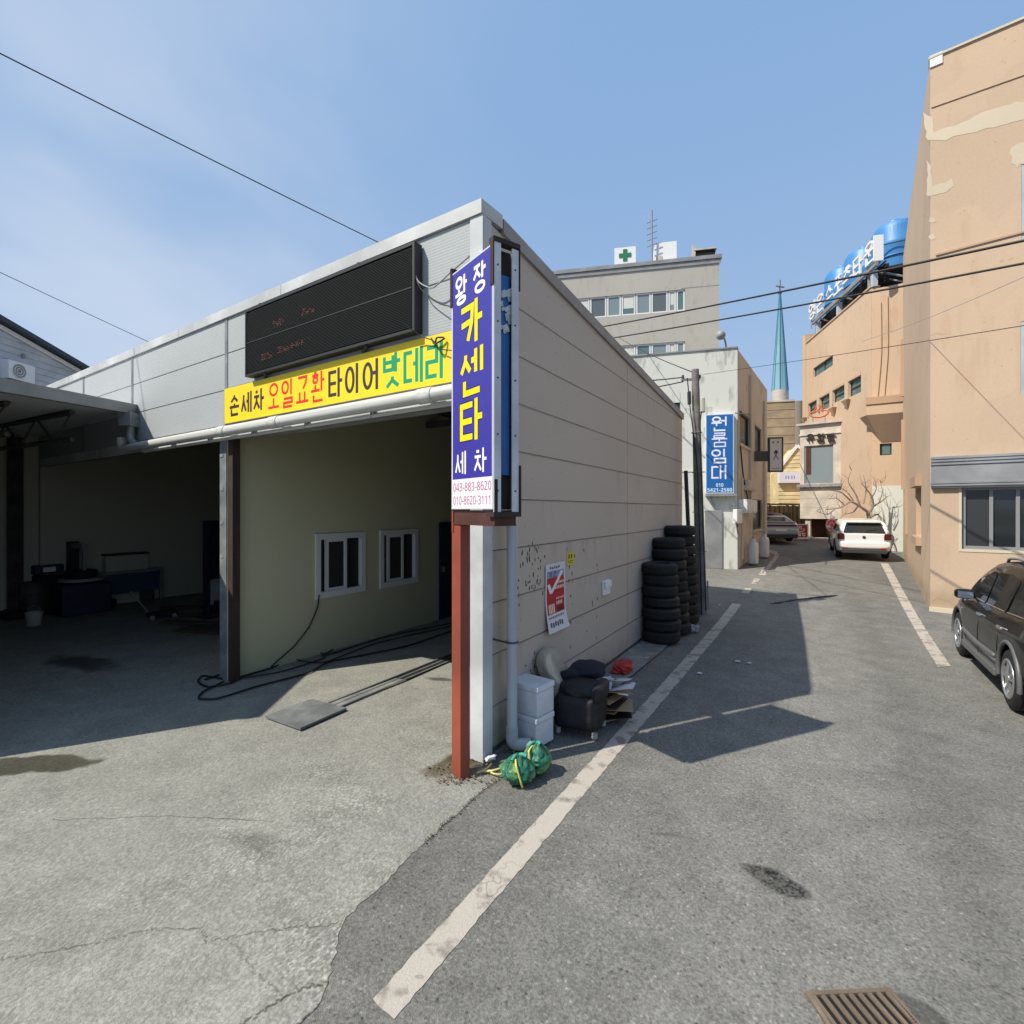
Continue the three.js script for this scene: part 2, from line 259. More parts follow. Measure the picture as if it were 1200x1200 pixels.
function syllable(ch) {                             // strokes of one syllable in a unit box, y down
  const k = ch.charCodeAt(0) - 0xac00, i = JI[Math.floor(k / 588)], v = JV[Math.floor((k % 588) / 28)], f = JF[k % 28], out = [];
  const put = (j, x0, y0, x1, y1) => { for (const s of JAMO[j]) out.push(s.map(([x, y]) => [x0 + (x1 - x0) * x, y0 + (y1 - y0) * y])); };
  const end = f !== ' ', combo = v === 'ㅘ' || v === 'ㅝ', b = end ? (combo ? 0.66 : 0.56) : 1;
  if ('ㅗㅛㅜㅠㅡ'.includes(v)) { put(i, 0.18, end ? 0.02 : 0.06, 0.82, end ? 0.34 : 0.46); put(v, 0.03, end ? 0.41 : 0.52, 0.97, end ? 0.61 : 0.94); } else if (v === 'ㅘ' || v === 'ㅝ') {
    put(i, 0.1, 0.03, 0.56, b * 0.54); put(v === 'ㅘ' ? 'ㅗ' : 'ㅜ', 0.02, b * 0.62, 0.64, b * 0.98); put(v === 'ㅘ' ? 'ㅏ' : 'ㅓ', v === 'ㅘ' ? 0.68 : 0.6, 0, 0.98, b);
  } else { const e = v === 'ㅔ' || v === 'ㅐ'; put(i, 0.06, 0.1 * b + 0.02, e ? 0.45 : 0.55, b * (end ? 0.86 : 0.9)); put(v, e ? 0.5 : 0.6, 0, 0.96, b); }
  if (end) put(f, 0.2, combo ? 0.77 : 0.68, 0.86, 0.97);
  return out;
}
function write(ctx, text, x, y, w, h, lw, colour, edge) {   // syllables side by side in a box
  const n = [...text].length, cw = w / n;
  [...text].forEach((ch, i) => {
    for (const [c, l] of edge ? [[edge, lw * 1.45], [colour, lw]] : [[colour, lw]]) {
      ctx.strokeStyle = c; ctx.lineWidth = l; ctx.lineJoin = 'miter'; ctx.lineCap = 'butt';
      for (const s of syllable(ch)) { ctx.beginPath(); s.forEach(([a, b], k) => ctx[k ? 'lineTo' : 'moveTo'](x + cw * (i + 0.07 + a * 0.86), y + b * h)); ctx.stroke(); }
    }
  });
}
function board(w, h, draw) { const c = document.createElement('canvas'); c.width = w; c.height = h; const x = c.getContext('2d'); draw(x, w, h); const t = new THREE.CanvasTexture(c); t.colorSpace = THREE.SRGBColorSpace; t.anisotropy = 8; return t; }
function scuff(x, w, h, n, a = 0.12) { for (let i = 0; i < n; i++) { x.fillStyle = rnd() < 0.5 ? `rgba(255,255,255,${a * rnd()})` : `rgba(40,40,40,${a * rnd()})`; x.fillRect(rnd() * w, rnd() * h, rr(0.002, 0.05) * w, rr(0.001, 0.012) * h); } }
// a face carrying a print, in its own plane, uv 0..1
function face(x0, x1, y0, y1, z) { const g = new THREE.PlaneGeometry(x1 - x0, y1 - y0); return tr(g, (x0 + x1) / 2, (y0 + y1) / 2, z); }

// ---------------------------------------------------------------- ground, yard, markings
const AX = -3, CX = -13, SPAN = 14;                  // the near patch of asphalt and of concrete each have their own wear over 14 m
function stamp(d, n, pts, x0, width, dark, jag = 0.02) {  // a crack along ground points
  for (let k = 0; k + 1 < pts.length; k++) {
    const [xa, fa] = pts[k], [xb, fb] = pts[k + 1], steps = Math.ceil(Math.hypot(xb - xa, fb - fa) / 0.004);
    for (let i = 0; i < steps; i++) {
      const t = i / steps, j = (fbm((k * 0.37 + t * 0.6) % 1, 0.3, 16, 4, 71 + k) - 0.5) * jag * 6, dx = xb - xa, df = fb - fa, l = Math.hypot(dx, df);
      const x = lerp(xa, xb, t) - df / l * j, f = lerp(fa, fb, t) + dx / l * j, w = width * (0.4 + 1.2 * fbm(t, 0.7, 8, 3, 77 + k));
      const ci = (x - x0) / SPAN * n, cj = f / SPAN * n, r = Math.max(0.6, w / SPAN * n);
      for (let a = Math.floor(ci - r); a <= ci + r; a++) for (let b = Math.floor(cj - r); b <= cj + r; b++) {
        if (a < 0 || b < 0 || a >= n || b >= n) continue;
        const o = (b * n + a) * 4, q = clamp(1.3 - Math.hypot(a - ci, b - cj) / r) * dark;
        for (let c = 0; c < 3; c++) d[o + c] *= 1 - q;
      }
    }
  }
}
const blot = (x, f, cx, cf, rx, rf, ang, u, v, s) => { const a = Math.cos(ang), b = Math.sin(ang), dx = x - cx, df = f - cf; return Math.hypot((dx * a + df * b) / rx, (-dx * b + df * a) / rf) + (fbm(u, v, 40, 4, s) - 0.5) * 1.1; };
const g1 = G(912, 1032), g2 = G(905, 1020), g3 = G(1068, 1185), g4 = G(780, 976), c1 = G(18, 897), c2 = G(537, 893), c3 = G(300, 985), c4 = G(240, 735), c5 = G(90, 775), c6 = G(515, 795);
const asphaltMap = (() => {
  const n = 2048;
  const t = paint(n, (u, v, i, j) => {
    const x = AX + u * SPAN, f = v * SPAN;
    const big = fbm(u, v, 5, 4, 201), mid = fbm(u, v, 60, 3, 211), sp = hash(i, j, 221), sp2 = hash(i >> 1, j >> 1, 223);
    const sp3 = hash((i + 1) >> 1, (j + 1) >> 1, 225), sp4 = hash(i >> 2, j >> 2, 226); let g = 0.60 + 0.08 * (big - 0.5) + 0.12 * (mid - 0.5) + 0.13 * (sp - 0.5) + 0.11 * (sp2 - 0.5) + 0.07 * (sp3 - 0.5) + 0.04 * (sp4 - 0.5);
    if (hash(i >> 1, j >> 1, 227) > 0.985) g += 0.13;
    if (hash(i >> 1, j >> 1, 229) > 0.985) g -= 0.15;
    const p1 = blot(x, f, g1[0], g1[1], 0.17, 0.085, -0.75, u, v, 231), p2 = blot(x, f, g2[0], g2[1], 0.05, 0.035, 0, u, v, 233), p3 = blot(x, f, g3[0], g3[1], 0.14, 0.1, -0.6, u, v, 237), p4 = blot(x, f, g4[0], g4[1], 0.13, 0.02, -0.1, u, v, 239);
    g *= 1 - 0.62 * sstep(1.25, 0.75, p1) * (0.35 + 0.75 * sstep(0.35, 0.6, mid * 0.5 + sp2 * 0.5)) - 0.35 * sstep(1.2, 0.8, p2) * 0.6;
    g *= 1 - 0.34 * sstep(1.2, 0.9, p3) * (0.5 + 0.7 * sp2) - 0.3 * sstep(1.1, 0.6, p4) * sp2;
    const lane = (x - 1.0) * 0.861 - (f - 3.0) * 0.509; g *= 1 + 0.05 * (fbm(u, v, 3, 3, 241) - 0.5) * 2 + 0.035 * Math.sin(lane * 2.1 + 0.6) * sstep(-1.2, 0.4, lane) - 0.05 * sstep(-0.6, -1.0, lane + 0.25 * (big - 0.5));
    const tx = Math.min(Math.abs(lane - 1.55), Math.abs(lane - 2.95)); g *= 1 - 0.045 * sstep(0.35, 0.05, tx + 0.2 * (mid - 0.5)); const crk = Math.abs(fbm(u, v, 7, 5, 243) - 0.5); g *= 1 - 0.16 * sstep(0.0022, 0, crk) * sstep(0.52, 0.62, fbm(u, v, 4, 2, 247));
    const edge = sstep(0.9, 0.1, Math.abs((x + 0.12) * 0.79 - (f - 4.6) * 0.61)) * sstep(5.5, 4, f);
    g *= 1 - 0.05 * edge;
    return [g * 1.0, g * 0.995, g * 0.975];
  });
  const d = t.image.data;
  const C = (list, w, k, jag) => stamp(d, n, list.map((p) => G(...p)), AX, w, k, jag);
  C([[905, 707], [935, 702], [980, 697]], 0.05, 0.22); C([[1000, 690], [985, 655]], 0.012, 0.2);
   C([[940, 735], [1010, 748], [1100, 765]], 0.006, 0.15);
  t.needsUpdate = true; return t;
})();
const concreteMap = (() => {
  const n = 2048;
  const t = paint(n, (u, v, i, j) => {
    const x = CX + u * SPAN, f = v * SPAN;
    const big = fbm(u, v, 4, 5, 301), mid = fbm(u, v, 48, 4, 311), sp = hash(i, j, 321), scr = fbm((u * 0.5 + v * 0.35) % 1, (v * 1.0 + u * 0.25) % 1, 128, 3, 331);
    const f1 = hash(i >> 1, j >> 1, 323), f2 = hash((i + 1) >> 1, (j + 1) >> 2, 325), f3 = hash((i + j) >> 2, (j - i) >> 1, 327); let r = 0.72 + 0.08 * (big - 0.5) + 0.14 * (mid - 0.5) + 0.10 * (sp - 0.5) + 0.11 * (f1 - 0.5) + 0.10 * (f2 - 0.5);
    const scuffed = sstep(0.4, 0.7, fbm(u, v, 10, 3, 341)) * sstep(5.8, 4.8, f);
    r += 0.16 * scuffed * (f3 > 0.72 ? 1 : 0) * (0.3 + 0.9 * f1) - 0.07 * scuffed * (f3 < 0.2 ? 1 : 0) + 0.04 * scuffed * sstep(0.5, 0.75, scr) - 0.08 * scuffed * sstep(0.48, 0.3, scr) + 0.05 * scuffed * (hash(i >> 1, (j + (i >> 2)) >> 1, 345) - 0.5) * 2;
    
    let b = r * 0.955, g = r * 0.995;
    const m = blot(x, f, c1[0], c1[1], 0.62, 0.2, 0.05, u, v, 351), k = sstep(1.18, 0.92, m) * (0.32 + 0.22 * mid + 0.2 * f1);
    r *= 1 - k * 0.98; g *= 1 - k; b *= 1 - k * 1.12;
    const dirt = blot(x, f, c2[0], c2[1], 0.34, 0.2, 0.5, u, v, 361), q = sstep(1.2, 0.7, dirt) * 0.42 * (0.4 + 1.1 * mid);
    r *= 1 - q * 0.9; g *= 1 - q; b *= 1 - q * 1.25;
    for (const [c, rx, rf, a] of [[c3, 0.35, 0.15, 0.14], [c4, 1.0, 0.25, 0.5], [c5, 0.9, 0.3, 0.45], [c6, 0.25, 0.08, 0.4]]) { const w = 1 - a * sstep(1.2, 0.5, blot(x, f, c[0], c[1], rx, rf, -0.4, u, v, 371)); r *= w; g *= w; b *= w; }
    return [r, g, b];
  });
  const d = t.image.data;
  const C = (list, w, k, jag) => stamp(d, n, list.map((p) => G(...p)), CX, w, k, jag);
  C([[0, 1122], [40, 1118], [118, 1102], [160, 1092], [232, 1088], [245, 1103], [275, 1098], [345, 1086], [395, 1083]], 0.004, 0.28, 0.012);
  C([[270, 1100], [300, 1140], [332, 1165]], 0.003, 0.2, 0.012); C([[280, 1200], [310, 1182], [345, 1160], [390, 1150]], 0.005, 0.38, 0.012);
  C([[348, 1200], [378, 1172], [395, 1155]], 0.006, 0.38, 0.012); C([[60, 960], [190, 955], [320, 962]], 0.005, 0.2, 0.01);
  t.needsUpdate = true; return t;
})();
const asphaltUV = (x, f) => [(x - AX) / SPAN, f / SPAN], concreteUV = (x, f) => [(x - CX) / SPAN, f / SPAN], metreUV = (x, f) => [x, f];
const bumpAsph = T.grain.clone(); bumpAsph.repeat.set(SPAN / 1.3, SPAN / 1.3); bumpAsph.needsUpdate = true;
M.asphalt = mat([0.525, 0.52, 0.50], 0.92, { map: asphaltMap, bump: bumpAsph, bs: 0.007 });
const bumpConc = T.grain.clone(); bumpConc.repeat.set(SPAN / 1.6, SPAN / 1.6); bumpConc.needsUpdate = true;
M.concrete = mat([0.455, 0.455, 0.445], 0.93, { map: concreteMap, bump: bumpConc, bs: 0.004 });
M.stripe = mat([0.50, 0.47, 0.43], 0.85, { map: rep(paint(512, (u, v, i, j) => { const k = fbm(u, v, 12, 5, 401), c = Math.abs(fbm(u, v, 5, 4, 411) - 0.5); const g = 0.92 - 0.22 * sstep(0.55, 0.75, k) - 0.16 * sstep(0.010, 0.0, c) + 0.08 * (hash(i, j, 421) - 0.5); return [g, g * 0.985, g * 0.965]; }), 1.7), bump: grain1, bs: 0.004 });
function clipCell(poly, x0, x1, f0, f1) {
  for (const [ax, lim, sgn] of [[0, x0, 1], [0, x1, -1], [1, f0, 1], [1, f1, -1]]) {
    const out = [];
    for (let i = 0; i < poly.length; i++) {
      const a = poly[i], b = poly[(i + 1) % poly.length], da = (a[ax] - lim) * sgn, db = (b[ax] - lim) * sgn;
      if (da >= 0) out.push(a);
      if ((da > 0 && db < 0) || (da < 0 && db > 0)) { const t = da / (da - db); out.push([a[0] + (b[0] - a[0]) * t, a[1] + (b[1] - a[1]) * t]); }
    }
    poly = out; if (poly.length < 3) return [];
  }
  return poly;
}
function sheet(poly, cell, lift, uvf, hf = ground) { // a ground sheet that follows the lie of the land
  const pos = [], uv = [], xs = poly.map((p) => p[0]), fs = poly.map((p) => p[1]);
  for (let x = Math.floor(Math.min(...xs) / cell) * cell; x < Math.max(...xs); x += cell) for (let f = Math.floor(Math.min(...fs) / cell) * cell; f < Math.max(...fs); f += cell) {
    const c = clipCell(poly, x, x + cell, f, f + cell); if (c.length < 3) continue;
    for (const t of THREE.ShapeUtils.triangulateShape(c.map((p) => new THREE.Vector2(...p)), [])) {
      const [a, b, d] = t.map((i) => c[i]), area = (b[0] - a[0]) * (d[1] - a[1]) - (d[0] - a[0]) * (b[1] - a[1]);
      for (const p of area > 0 ? [a, b, d] : [a, d, b]) { pos.push(p[0], hf(p[0], p[1]) + lift, -p[1]); uv.push(...uvf(p[0], p[1])); }
    }
  }
  const g = new THREE.BufferGeometry(); g.setAttribute('position', new THREE.Float32BufferAttribute(pos, 3)); g.setAttribute('uv', new THREE.Float32BufferAttribute(uv, 2)); g.computeVertexNormals(); return g;
}
{
  const xs = [-380, -200, -100, -50, -30, -20], fs = [-60, -30, -15, -8];
  for (let x = -14; x <= 26; x += 0.5) xs.push(x); xs.push(32, 40, 60, 100, 200, 380);
  for (let f = -4; f <= 46; f += 0.5) fs.push(f); fs.push(55, 70, 100, 160, 250, 390);
  const pos = [], uv = [], idx = [];
  for (const f of fs) for (const x of xs) { pos.push(x, ground(x, f) - 0.012, -f); uv.push(...asphaltUV(x, f)); }
  for (let j = 0; j + 1 < fs.length; j++) for (let i = 0; i + 1 < xs.length; i++) { const a = j * xs.length + i, b = a + 1, c = a + xs.length, e = c + 1; idx.push(a, b, e, a, e, c); }
  const g = new THREE.BufferGeometry(); g.setAttribute('position', new THREE.Float32BufferAttribute(pos, 3)); g.setAttribute('uv', new THREE.Float32BufferAttribute(uv, 2)); g.setIndex(idx); g.computeVertexNormals();
  struct('asphalt_road', g, M.asphalt);
}
const yardEdge = [[585, 912], [572, 921], [560, 930], [543, 946], [522, 964], [500, 985], [480, 1003], [455, 1030], [428, 1054], [405, 1075], [396, 1095], [393, 1110], [385, 1150], [376, 1172], [350, 1200]].map((p) => G(...p)).flatMap((a, i, l) => { if (i + 1 >= l.length) return [a]; const b = l[i + 1], n = Math.max(1, Math.round(Math.hypot(b[0] - a[0], b[1] - a[1]) / 0.035)); return Array.from({ length: n }, (_, k) => [lerp(a[0], b[0], k / n) + (k ? rr(-0.012, 0.012) : 0), lerp(a[1], b[1], k / n) + (k ? rr(-0.012, 0.012) : 0)]); });
struct('concrete_yard', sheet([...yardEdge, [-1.05, 1.8], [-1.2, -6], [-24, -6], [-24, 15], [-11.6, 12.8], [-7.3, 19.9], [4.0, 12.1], [-0.2, 4.95]], 0.5, -0.0085, concreteUV), M.concrete);
const gp = (list) => list.map((p) => G(...p));
const road = (name, list, lift = -0.007) => struct(name, sheet(gp(list), 0.5, lift, metreUV), M.stripe);
const ragged = (list, j) => { const p = gp(list); return p.flatMap((a, i) => { const b = p[(i + 1) % p.length], n = Math.max(1, Math.round(Math.hypot(b[0] - a[0], b[1] - a[1]) / 0.05)); return Array.from({ length: n }, (_, k) => [lerp(a[0], b[0], k / n) + (k ? rr(-j, j) : 0), lerp(a[1], b[1], k / n) + (k ? rr(-j, j) : 0)]); }); };
struct('lane_marking', sheet(ragged([[437, 1170], [462, 1193], [869, 707.5], [858, 706.5]], 0.006), 0.5, -0.0085, metreUV), M.stripe);
for (const q of [[[868, 695], [878, 695], [881, 689], [873, 689]], [[880, 684], [886, 684], [891, 678], [884, 678]], [[889, 674], [897, 674], [900, 667], [893, 667]]]) road('lane_marking', q, -0.005);
road('lane_marking', [[896, 667], [902, 667], [913, 651], [910, 646], [901, 644], [899, 646], [907, 649], [908, 651]], -0.005);
struct('lane_marking', sheet(ragged([[1032, 660], [1041, 660], [1114, 780], [1099, 781]], 0.008), 0.5, -0.007, metreUV), M.stripe);

// ---------------------------------------------------------------- the car workshop
const FA = new Frame(-0.28, 4.86, 0.826, -0.563);    // street front, x to the right, the corner at 0
const FW = new Frame(-0.28, 4.86, 0.509, 0.861);     // side wall along the lane
const A_ = FW.at(8.5), B_ = FA.at(-13.8), C_ = [B_[0] + A_[0] + 0.28, B_[1] + A_[1] - 4.86];
const hull = (pts) => uvm(new ConvexGeometry(pts));
const slab = (poly, t) => hull([...poly.map(([x, f, y]) => P(x, f, y)), ...poly.map(([x, f, y]) => P(x, f, y - t))]);
const local = (o, g) => { o.updateMatrixWorld(true); return g.applyMatrix4(o.matrixWorld.clone().invert()); };
const wallTop = (s) => 5.19 - 0.0765 * s;
const garage = FA.thing('workshop_building', 'low grey metal panel car workshop with open bays and long blank side wall', 'workshop');
{
  const header = part('front_wall', bx(-13.8, -0.02, 3.46, 5.2, -0.16, -0.028), M.joint, garage);
  const cols = [[-13.78, -10.7], [-10.62, -8.17], [-8.09, -4.78], [-4.7, -0.01]], rows = [[3.64, 4.155], [4.165, 4.685], [4.695, 5.2]];
  for (const [a, b] of cols) for (const [c, d] of rows) part('wall_panel', rbx(a, b, c, d, -0.05, 0, 0.006, 1), M.panelFront, header);
  for (const x of [-10.66, -8.13, -4.74]) part('seam_strip', bx(x - 0.037, x + 0.037, 3.63, 5.2, -0.02, 0.008), M.galv, header);
  part('lintel_trim', bx(-13.8, -0.15, 3.44, 3.63, -0.027, -0.006), M.trim, header);
  const cop = [-13.82, -11.5, -8.9, -6.2, -3.3, 0.013];
  for (let i = 0; i < 5; i++) part('coping', bx(cop[i] + 0.004, cop[i + 1] - 0.004, 5.205, 5.34, -0.32, 0.03), M.coping, garage);
  const g = new THREE.Group();
  const toGarage = (fr, geo) => { const [x, f] = fr.at(0); geo.applyMatrix4(new THREE.Matrix4().makeRotationY(fr.turn)); geo.translate(x, 0, -f); return local(garage, geo); };
  const sideP = (pts, z0, z1) => toGarage(FW, prism(pts, z0, z1));
  const side = part('side_wall', sideP([[0.02, -0.2], [8.5, -0.2], [8.5, wallTop(8.5)], [0.02, wallTop(0)]], -0.16, -0.03), M.joint, garage);
  const hs = [0.06, 0.465, 0.975, 1.485, 1.995, 2.505, 3.015, 3.525, 4.035, 4.545, 5.3];
  for (const [a, b] of [[0.14, 4.36], [4.375, 8.5]]) for (let i = 0; i + 1 < hs.length; i++) {
    const y0 = hs[i] + 0.006, ta = Math.min(hs[i + 1] - 0.006, wallTop(a)), tb = Math.min(hs[i + 1] - 0.006, wallTop(b));
    if (ta <= y0 && tb <= y0) continue;
    const pts = tb > y0 ? [[a, y0], [b, y0], [b, tb], [a, ta]] : [[a, y0], [a + (b - a) * (wallTop(a) - y0) / (wallTop(a) - wallTop(b)), y0], [a, ta]];
    part('wall_panel', sideP(pts, -0.04, 0), M.panelSide, side);
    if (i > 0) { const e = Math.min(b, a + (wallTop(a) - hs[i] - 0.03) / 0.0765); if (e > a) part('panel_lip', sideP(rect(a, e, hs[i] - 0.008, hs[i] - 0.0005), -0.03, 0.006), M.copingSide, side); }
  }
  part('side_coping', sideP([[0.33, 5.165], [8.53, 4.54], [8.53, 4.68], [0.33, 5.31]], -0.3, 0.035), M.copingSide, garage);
  part('corner_flashing', [sideP(rect(0, 0.14, 0, 5.2), 0, 0.012)], M.trim, garage);
  part('corner_flashing', [bx(-0.14, 0.012, 0, 3.62, 0.0, 0.012), bx(-0.14, 0.012, 3.62, 5.2, 0.001, 0.013), bx(-0.14, -0.001, 0, 3.62, -0.16, -0.001)], M.trim, garage);
  const holes = []; for (let i = 0; i < 90; i++) { const s = i < 60 ? rr(0.5, 1.2) : rr(1.2, 3.0), y = i < 50 ? rr(1.45, 2.0) : rr(0.5, 1.9); const w = rr(0.007, 0.02), h = rr(0.018, 0.06); holes.push(sideP([[s, y], [s + w, y + h * 0.2], [s + w * 0.7, y + h], [s - w * 0.4, y + h * 0.8]], 0.0005, 0.003)); }
  part('puncture_mark', holes, M.black, garage).userData.kind = 'stuff';
  const lips = []; for (let i = 0; i < 45; i++) { const s = rr(0.55, 2.8), y = rr(0.6, 1.9), w = rr(0.004, 0.012), h = rr(0.01, 0.03); lips.push(sideP([[s, y], [s + w, y + h * 0.2], [s + w * 0.7, y + h]], 0.0005, 0.006)); }
  part('peeled_metal', lips, M.trim, garage).userData.kind = 'stuff';
  const L2 = (geo) => local(garage, geo);
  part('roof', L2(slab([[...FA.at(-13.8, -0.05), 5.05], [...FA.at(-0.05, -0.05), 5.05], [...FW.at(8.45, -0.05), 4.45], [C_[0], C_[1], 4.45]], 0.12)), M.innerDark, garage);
  const wallGeo = (a, b, h, t = 0.12, y0 = -0.4) => { const d = [b[0] - a[0], b[1] - a[1]], l = Math.hypot(...d), n = [d[1] / l * t, -d[0] / l * t]; return L2(hull([a, b].flatMap((p) => [P(p[0], p[1], y0), P(p[0], p[1], h), P(p[0] - n[0], p[1] - n[1], y0), P(p[0] - n[0], p[1] - n[1], h)]))); };
  part('back_wall', wallGeo(A_, C_, 4.5), M.inner, garage);
  part('end_wall', wallGeo(C_, B_, 4.9), M.inner, garage);
  // inside: lattice girder under the header, purlins, the partition with two windows and a door
  const FP = new Frame(...FA.at(-4.76, -0.02), 0.509, 0.861);
  const w1 = FP.R(371, 628, 426, 690), w2 = FP.R(446, 623.5, 488, 680), dr = FP.R(514, 612, 540, 700);
  const inP = (geo) => { const [x, f] = FP.at(0); geo.applyMatrix4(new THREE.Matrix4().makeRotationY(FP.turn)); geo.translate(x, 0, -f); return L2(geo); };
  part('partition_wall', inP(prism(rect(0.0, 8.2, -0.3, 4.9), -0.12, 0, [rect(...w1), rect(...w2)])), M.innerLight, garage);
  for (const w of [w1, w2]) {
    const [a, b, c, d] = w, fw = 0.07, k = b - a;
    const win = part('window', [bx(a - 0.03, b + 0.03, c - 0.04, c + fw, -0.06, 0.03), bx(a - 0.03, b + 0.03, d - fw, d + 0.03, -0.06, 0.03), bx(a - 0.03, a + fw, c + fw, d - fw, -0.06, 0.03), bx(b - fw, b + 0.03, c + fw, d - fw, -0.06, 0.03)].map(inP), M.frameWhite, garage);
    const s0 = a + fw + 0.12 * k, s1 = a + fw + 0.56 * k;
    part('sash', [bx(s0, s1, c + fw, c + fw + 0.05, -0.045, 0), bx(s0, s1, d - fw - 0.05, d - fw, -0.045, 0), bx(s0, s0 + 0.06, c + fw + 0.05, d - fw - 0.05, -0.045, 0), bx(s1 - 0.06, s1, c + fw + 0.05, d - fw - 0.05, -0.045, 0)].map(inP), M.frameWhite, win);
    part('pane', inP(bx(s0 + 0.06, s1 - 0.06, c + fw + 0.05, d - fw - 0.05, -0.03, -0.02)), M.glassDim, win);
    part('pane', inP(bx(a + fw, b - fw, c + fw, d - fw, -0.08, -0.07)), M.black, win);
  }
  const door = part('door', inP(bx(dr[0], dr[0] + 0.9, -0.2, dr[3], 0.002, 0.045)), M.blueSteel, garage);
  part('door_handle', inP(bx(dr[0] + 0.08, dr[0] + 0.12, 0.95, 1.08, 0.045, 0.09)), M.chrome, door);
  part('post', bx(-4.95, -4.765, -0.3, 3.44, -0.16, -0.005), M.galv, garage);
  const slots = []; for (let i = 0; i < 7; i++) slots.push(bx(-4.93, -4.85, 0.18 + i * 0.5, 0.225 + i * 0.5, -0.004, 0.004)); part('bracket', slots, M.greySteel, garage);
  part('door_track', bx(-4.755, -4.63, -0.3, 3.44, -0.14, -0.03), M.brown, garage);
  for (const [x0, x1] of [[-4.6, -0.15], [-13.6, -5.0]]) {
    const l = [bx(x0, x1, 3.66, 3.72, -0.42, -0.36), bx(x0, x1, 4.3, 4.36, -0.42, -0.36)];
    const n = Math.round((x1 - x0) / 0.55); for (let i = 0; i < n; i++) { const a = x0 + (x1 - x0) * i / n, b = x0 + (x1 - x0) * (i + 1) / n; l.push(bar(V(a, i % 2 ? 4.3 : 3.7, -0.39), V(b, i % 2 ? 3.7 : 4.3, -0.39), 0.035)); }
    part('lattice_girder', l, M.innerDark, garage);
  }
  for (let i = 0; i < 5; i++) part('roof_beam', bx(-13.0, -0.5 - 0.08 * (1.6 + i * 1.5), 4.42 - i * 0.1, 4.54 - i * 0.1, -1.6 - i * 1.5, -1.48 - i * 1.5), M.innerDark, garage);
  part('ceiling_soffit', bx(-4.6, -0.2, 3.46, 3.5, -0.34, -0.17), M.greySteel, garage);
}
// white rain pipe along the front, under the banner
{
  const a = FA.L(146, 520, 0.12), b = FA.L(531, 457, 0.12);
  const t = FA.thing('rain_pipe', 'long white plastic rain pipe fixed under the yellow banner across the workshop front', 'pipe');
  const y0 = 3.51, y1 = 3.535, X = (x) => V(x, lerp(y0, y1, (x - a[0]) / (-a[0])), 0.12);
  part('pipe', rod(X(a[0] + 0.1), X(0.0), 0.07, 20), M.pvc, t);
  for (const px of [262, 323, 500]) { const x = FA.L(px, 500, 0.12)[0]; part('pipe_socket', rod(X(x - 0.1), X(x + 0.1), 0.078, 20), M.pvc, t); }
  part('elbow', tube([X(a[0] + 0.12), X(a[0]), V(a[0] - 0.07, y0 + 0.05, 0.13), V(a[0] - 0.08, y0 + 0.2, 0.14)], 0.078, 16), M.pvc, t);
  part('conduit', rod(V(a[0] + 0.6, 3.425, 0.03), V(-0.2, 3.44, 0.03), 0.022, 10), M.pvc, t);
  const cl = []; for (let i = 0; i < 7; i++) { const x = lerp(a[0] + 0.5, -0.3, i / 6); cl.push(bx(x - 0.012, x + 0.012, 3.42, 3.62, 0.0, 0.05)); } part('pipe_bracket', cl, M.greySteel, t);
}
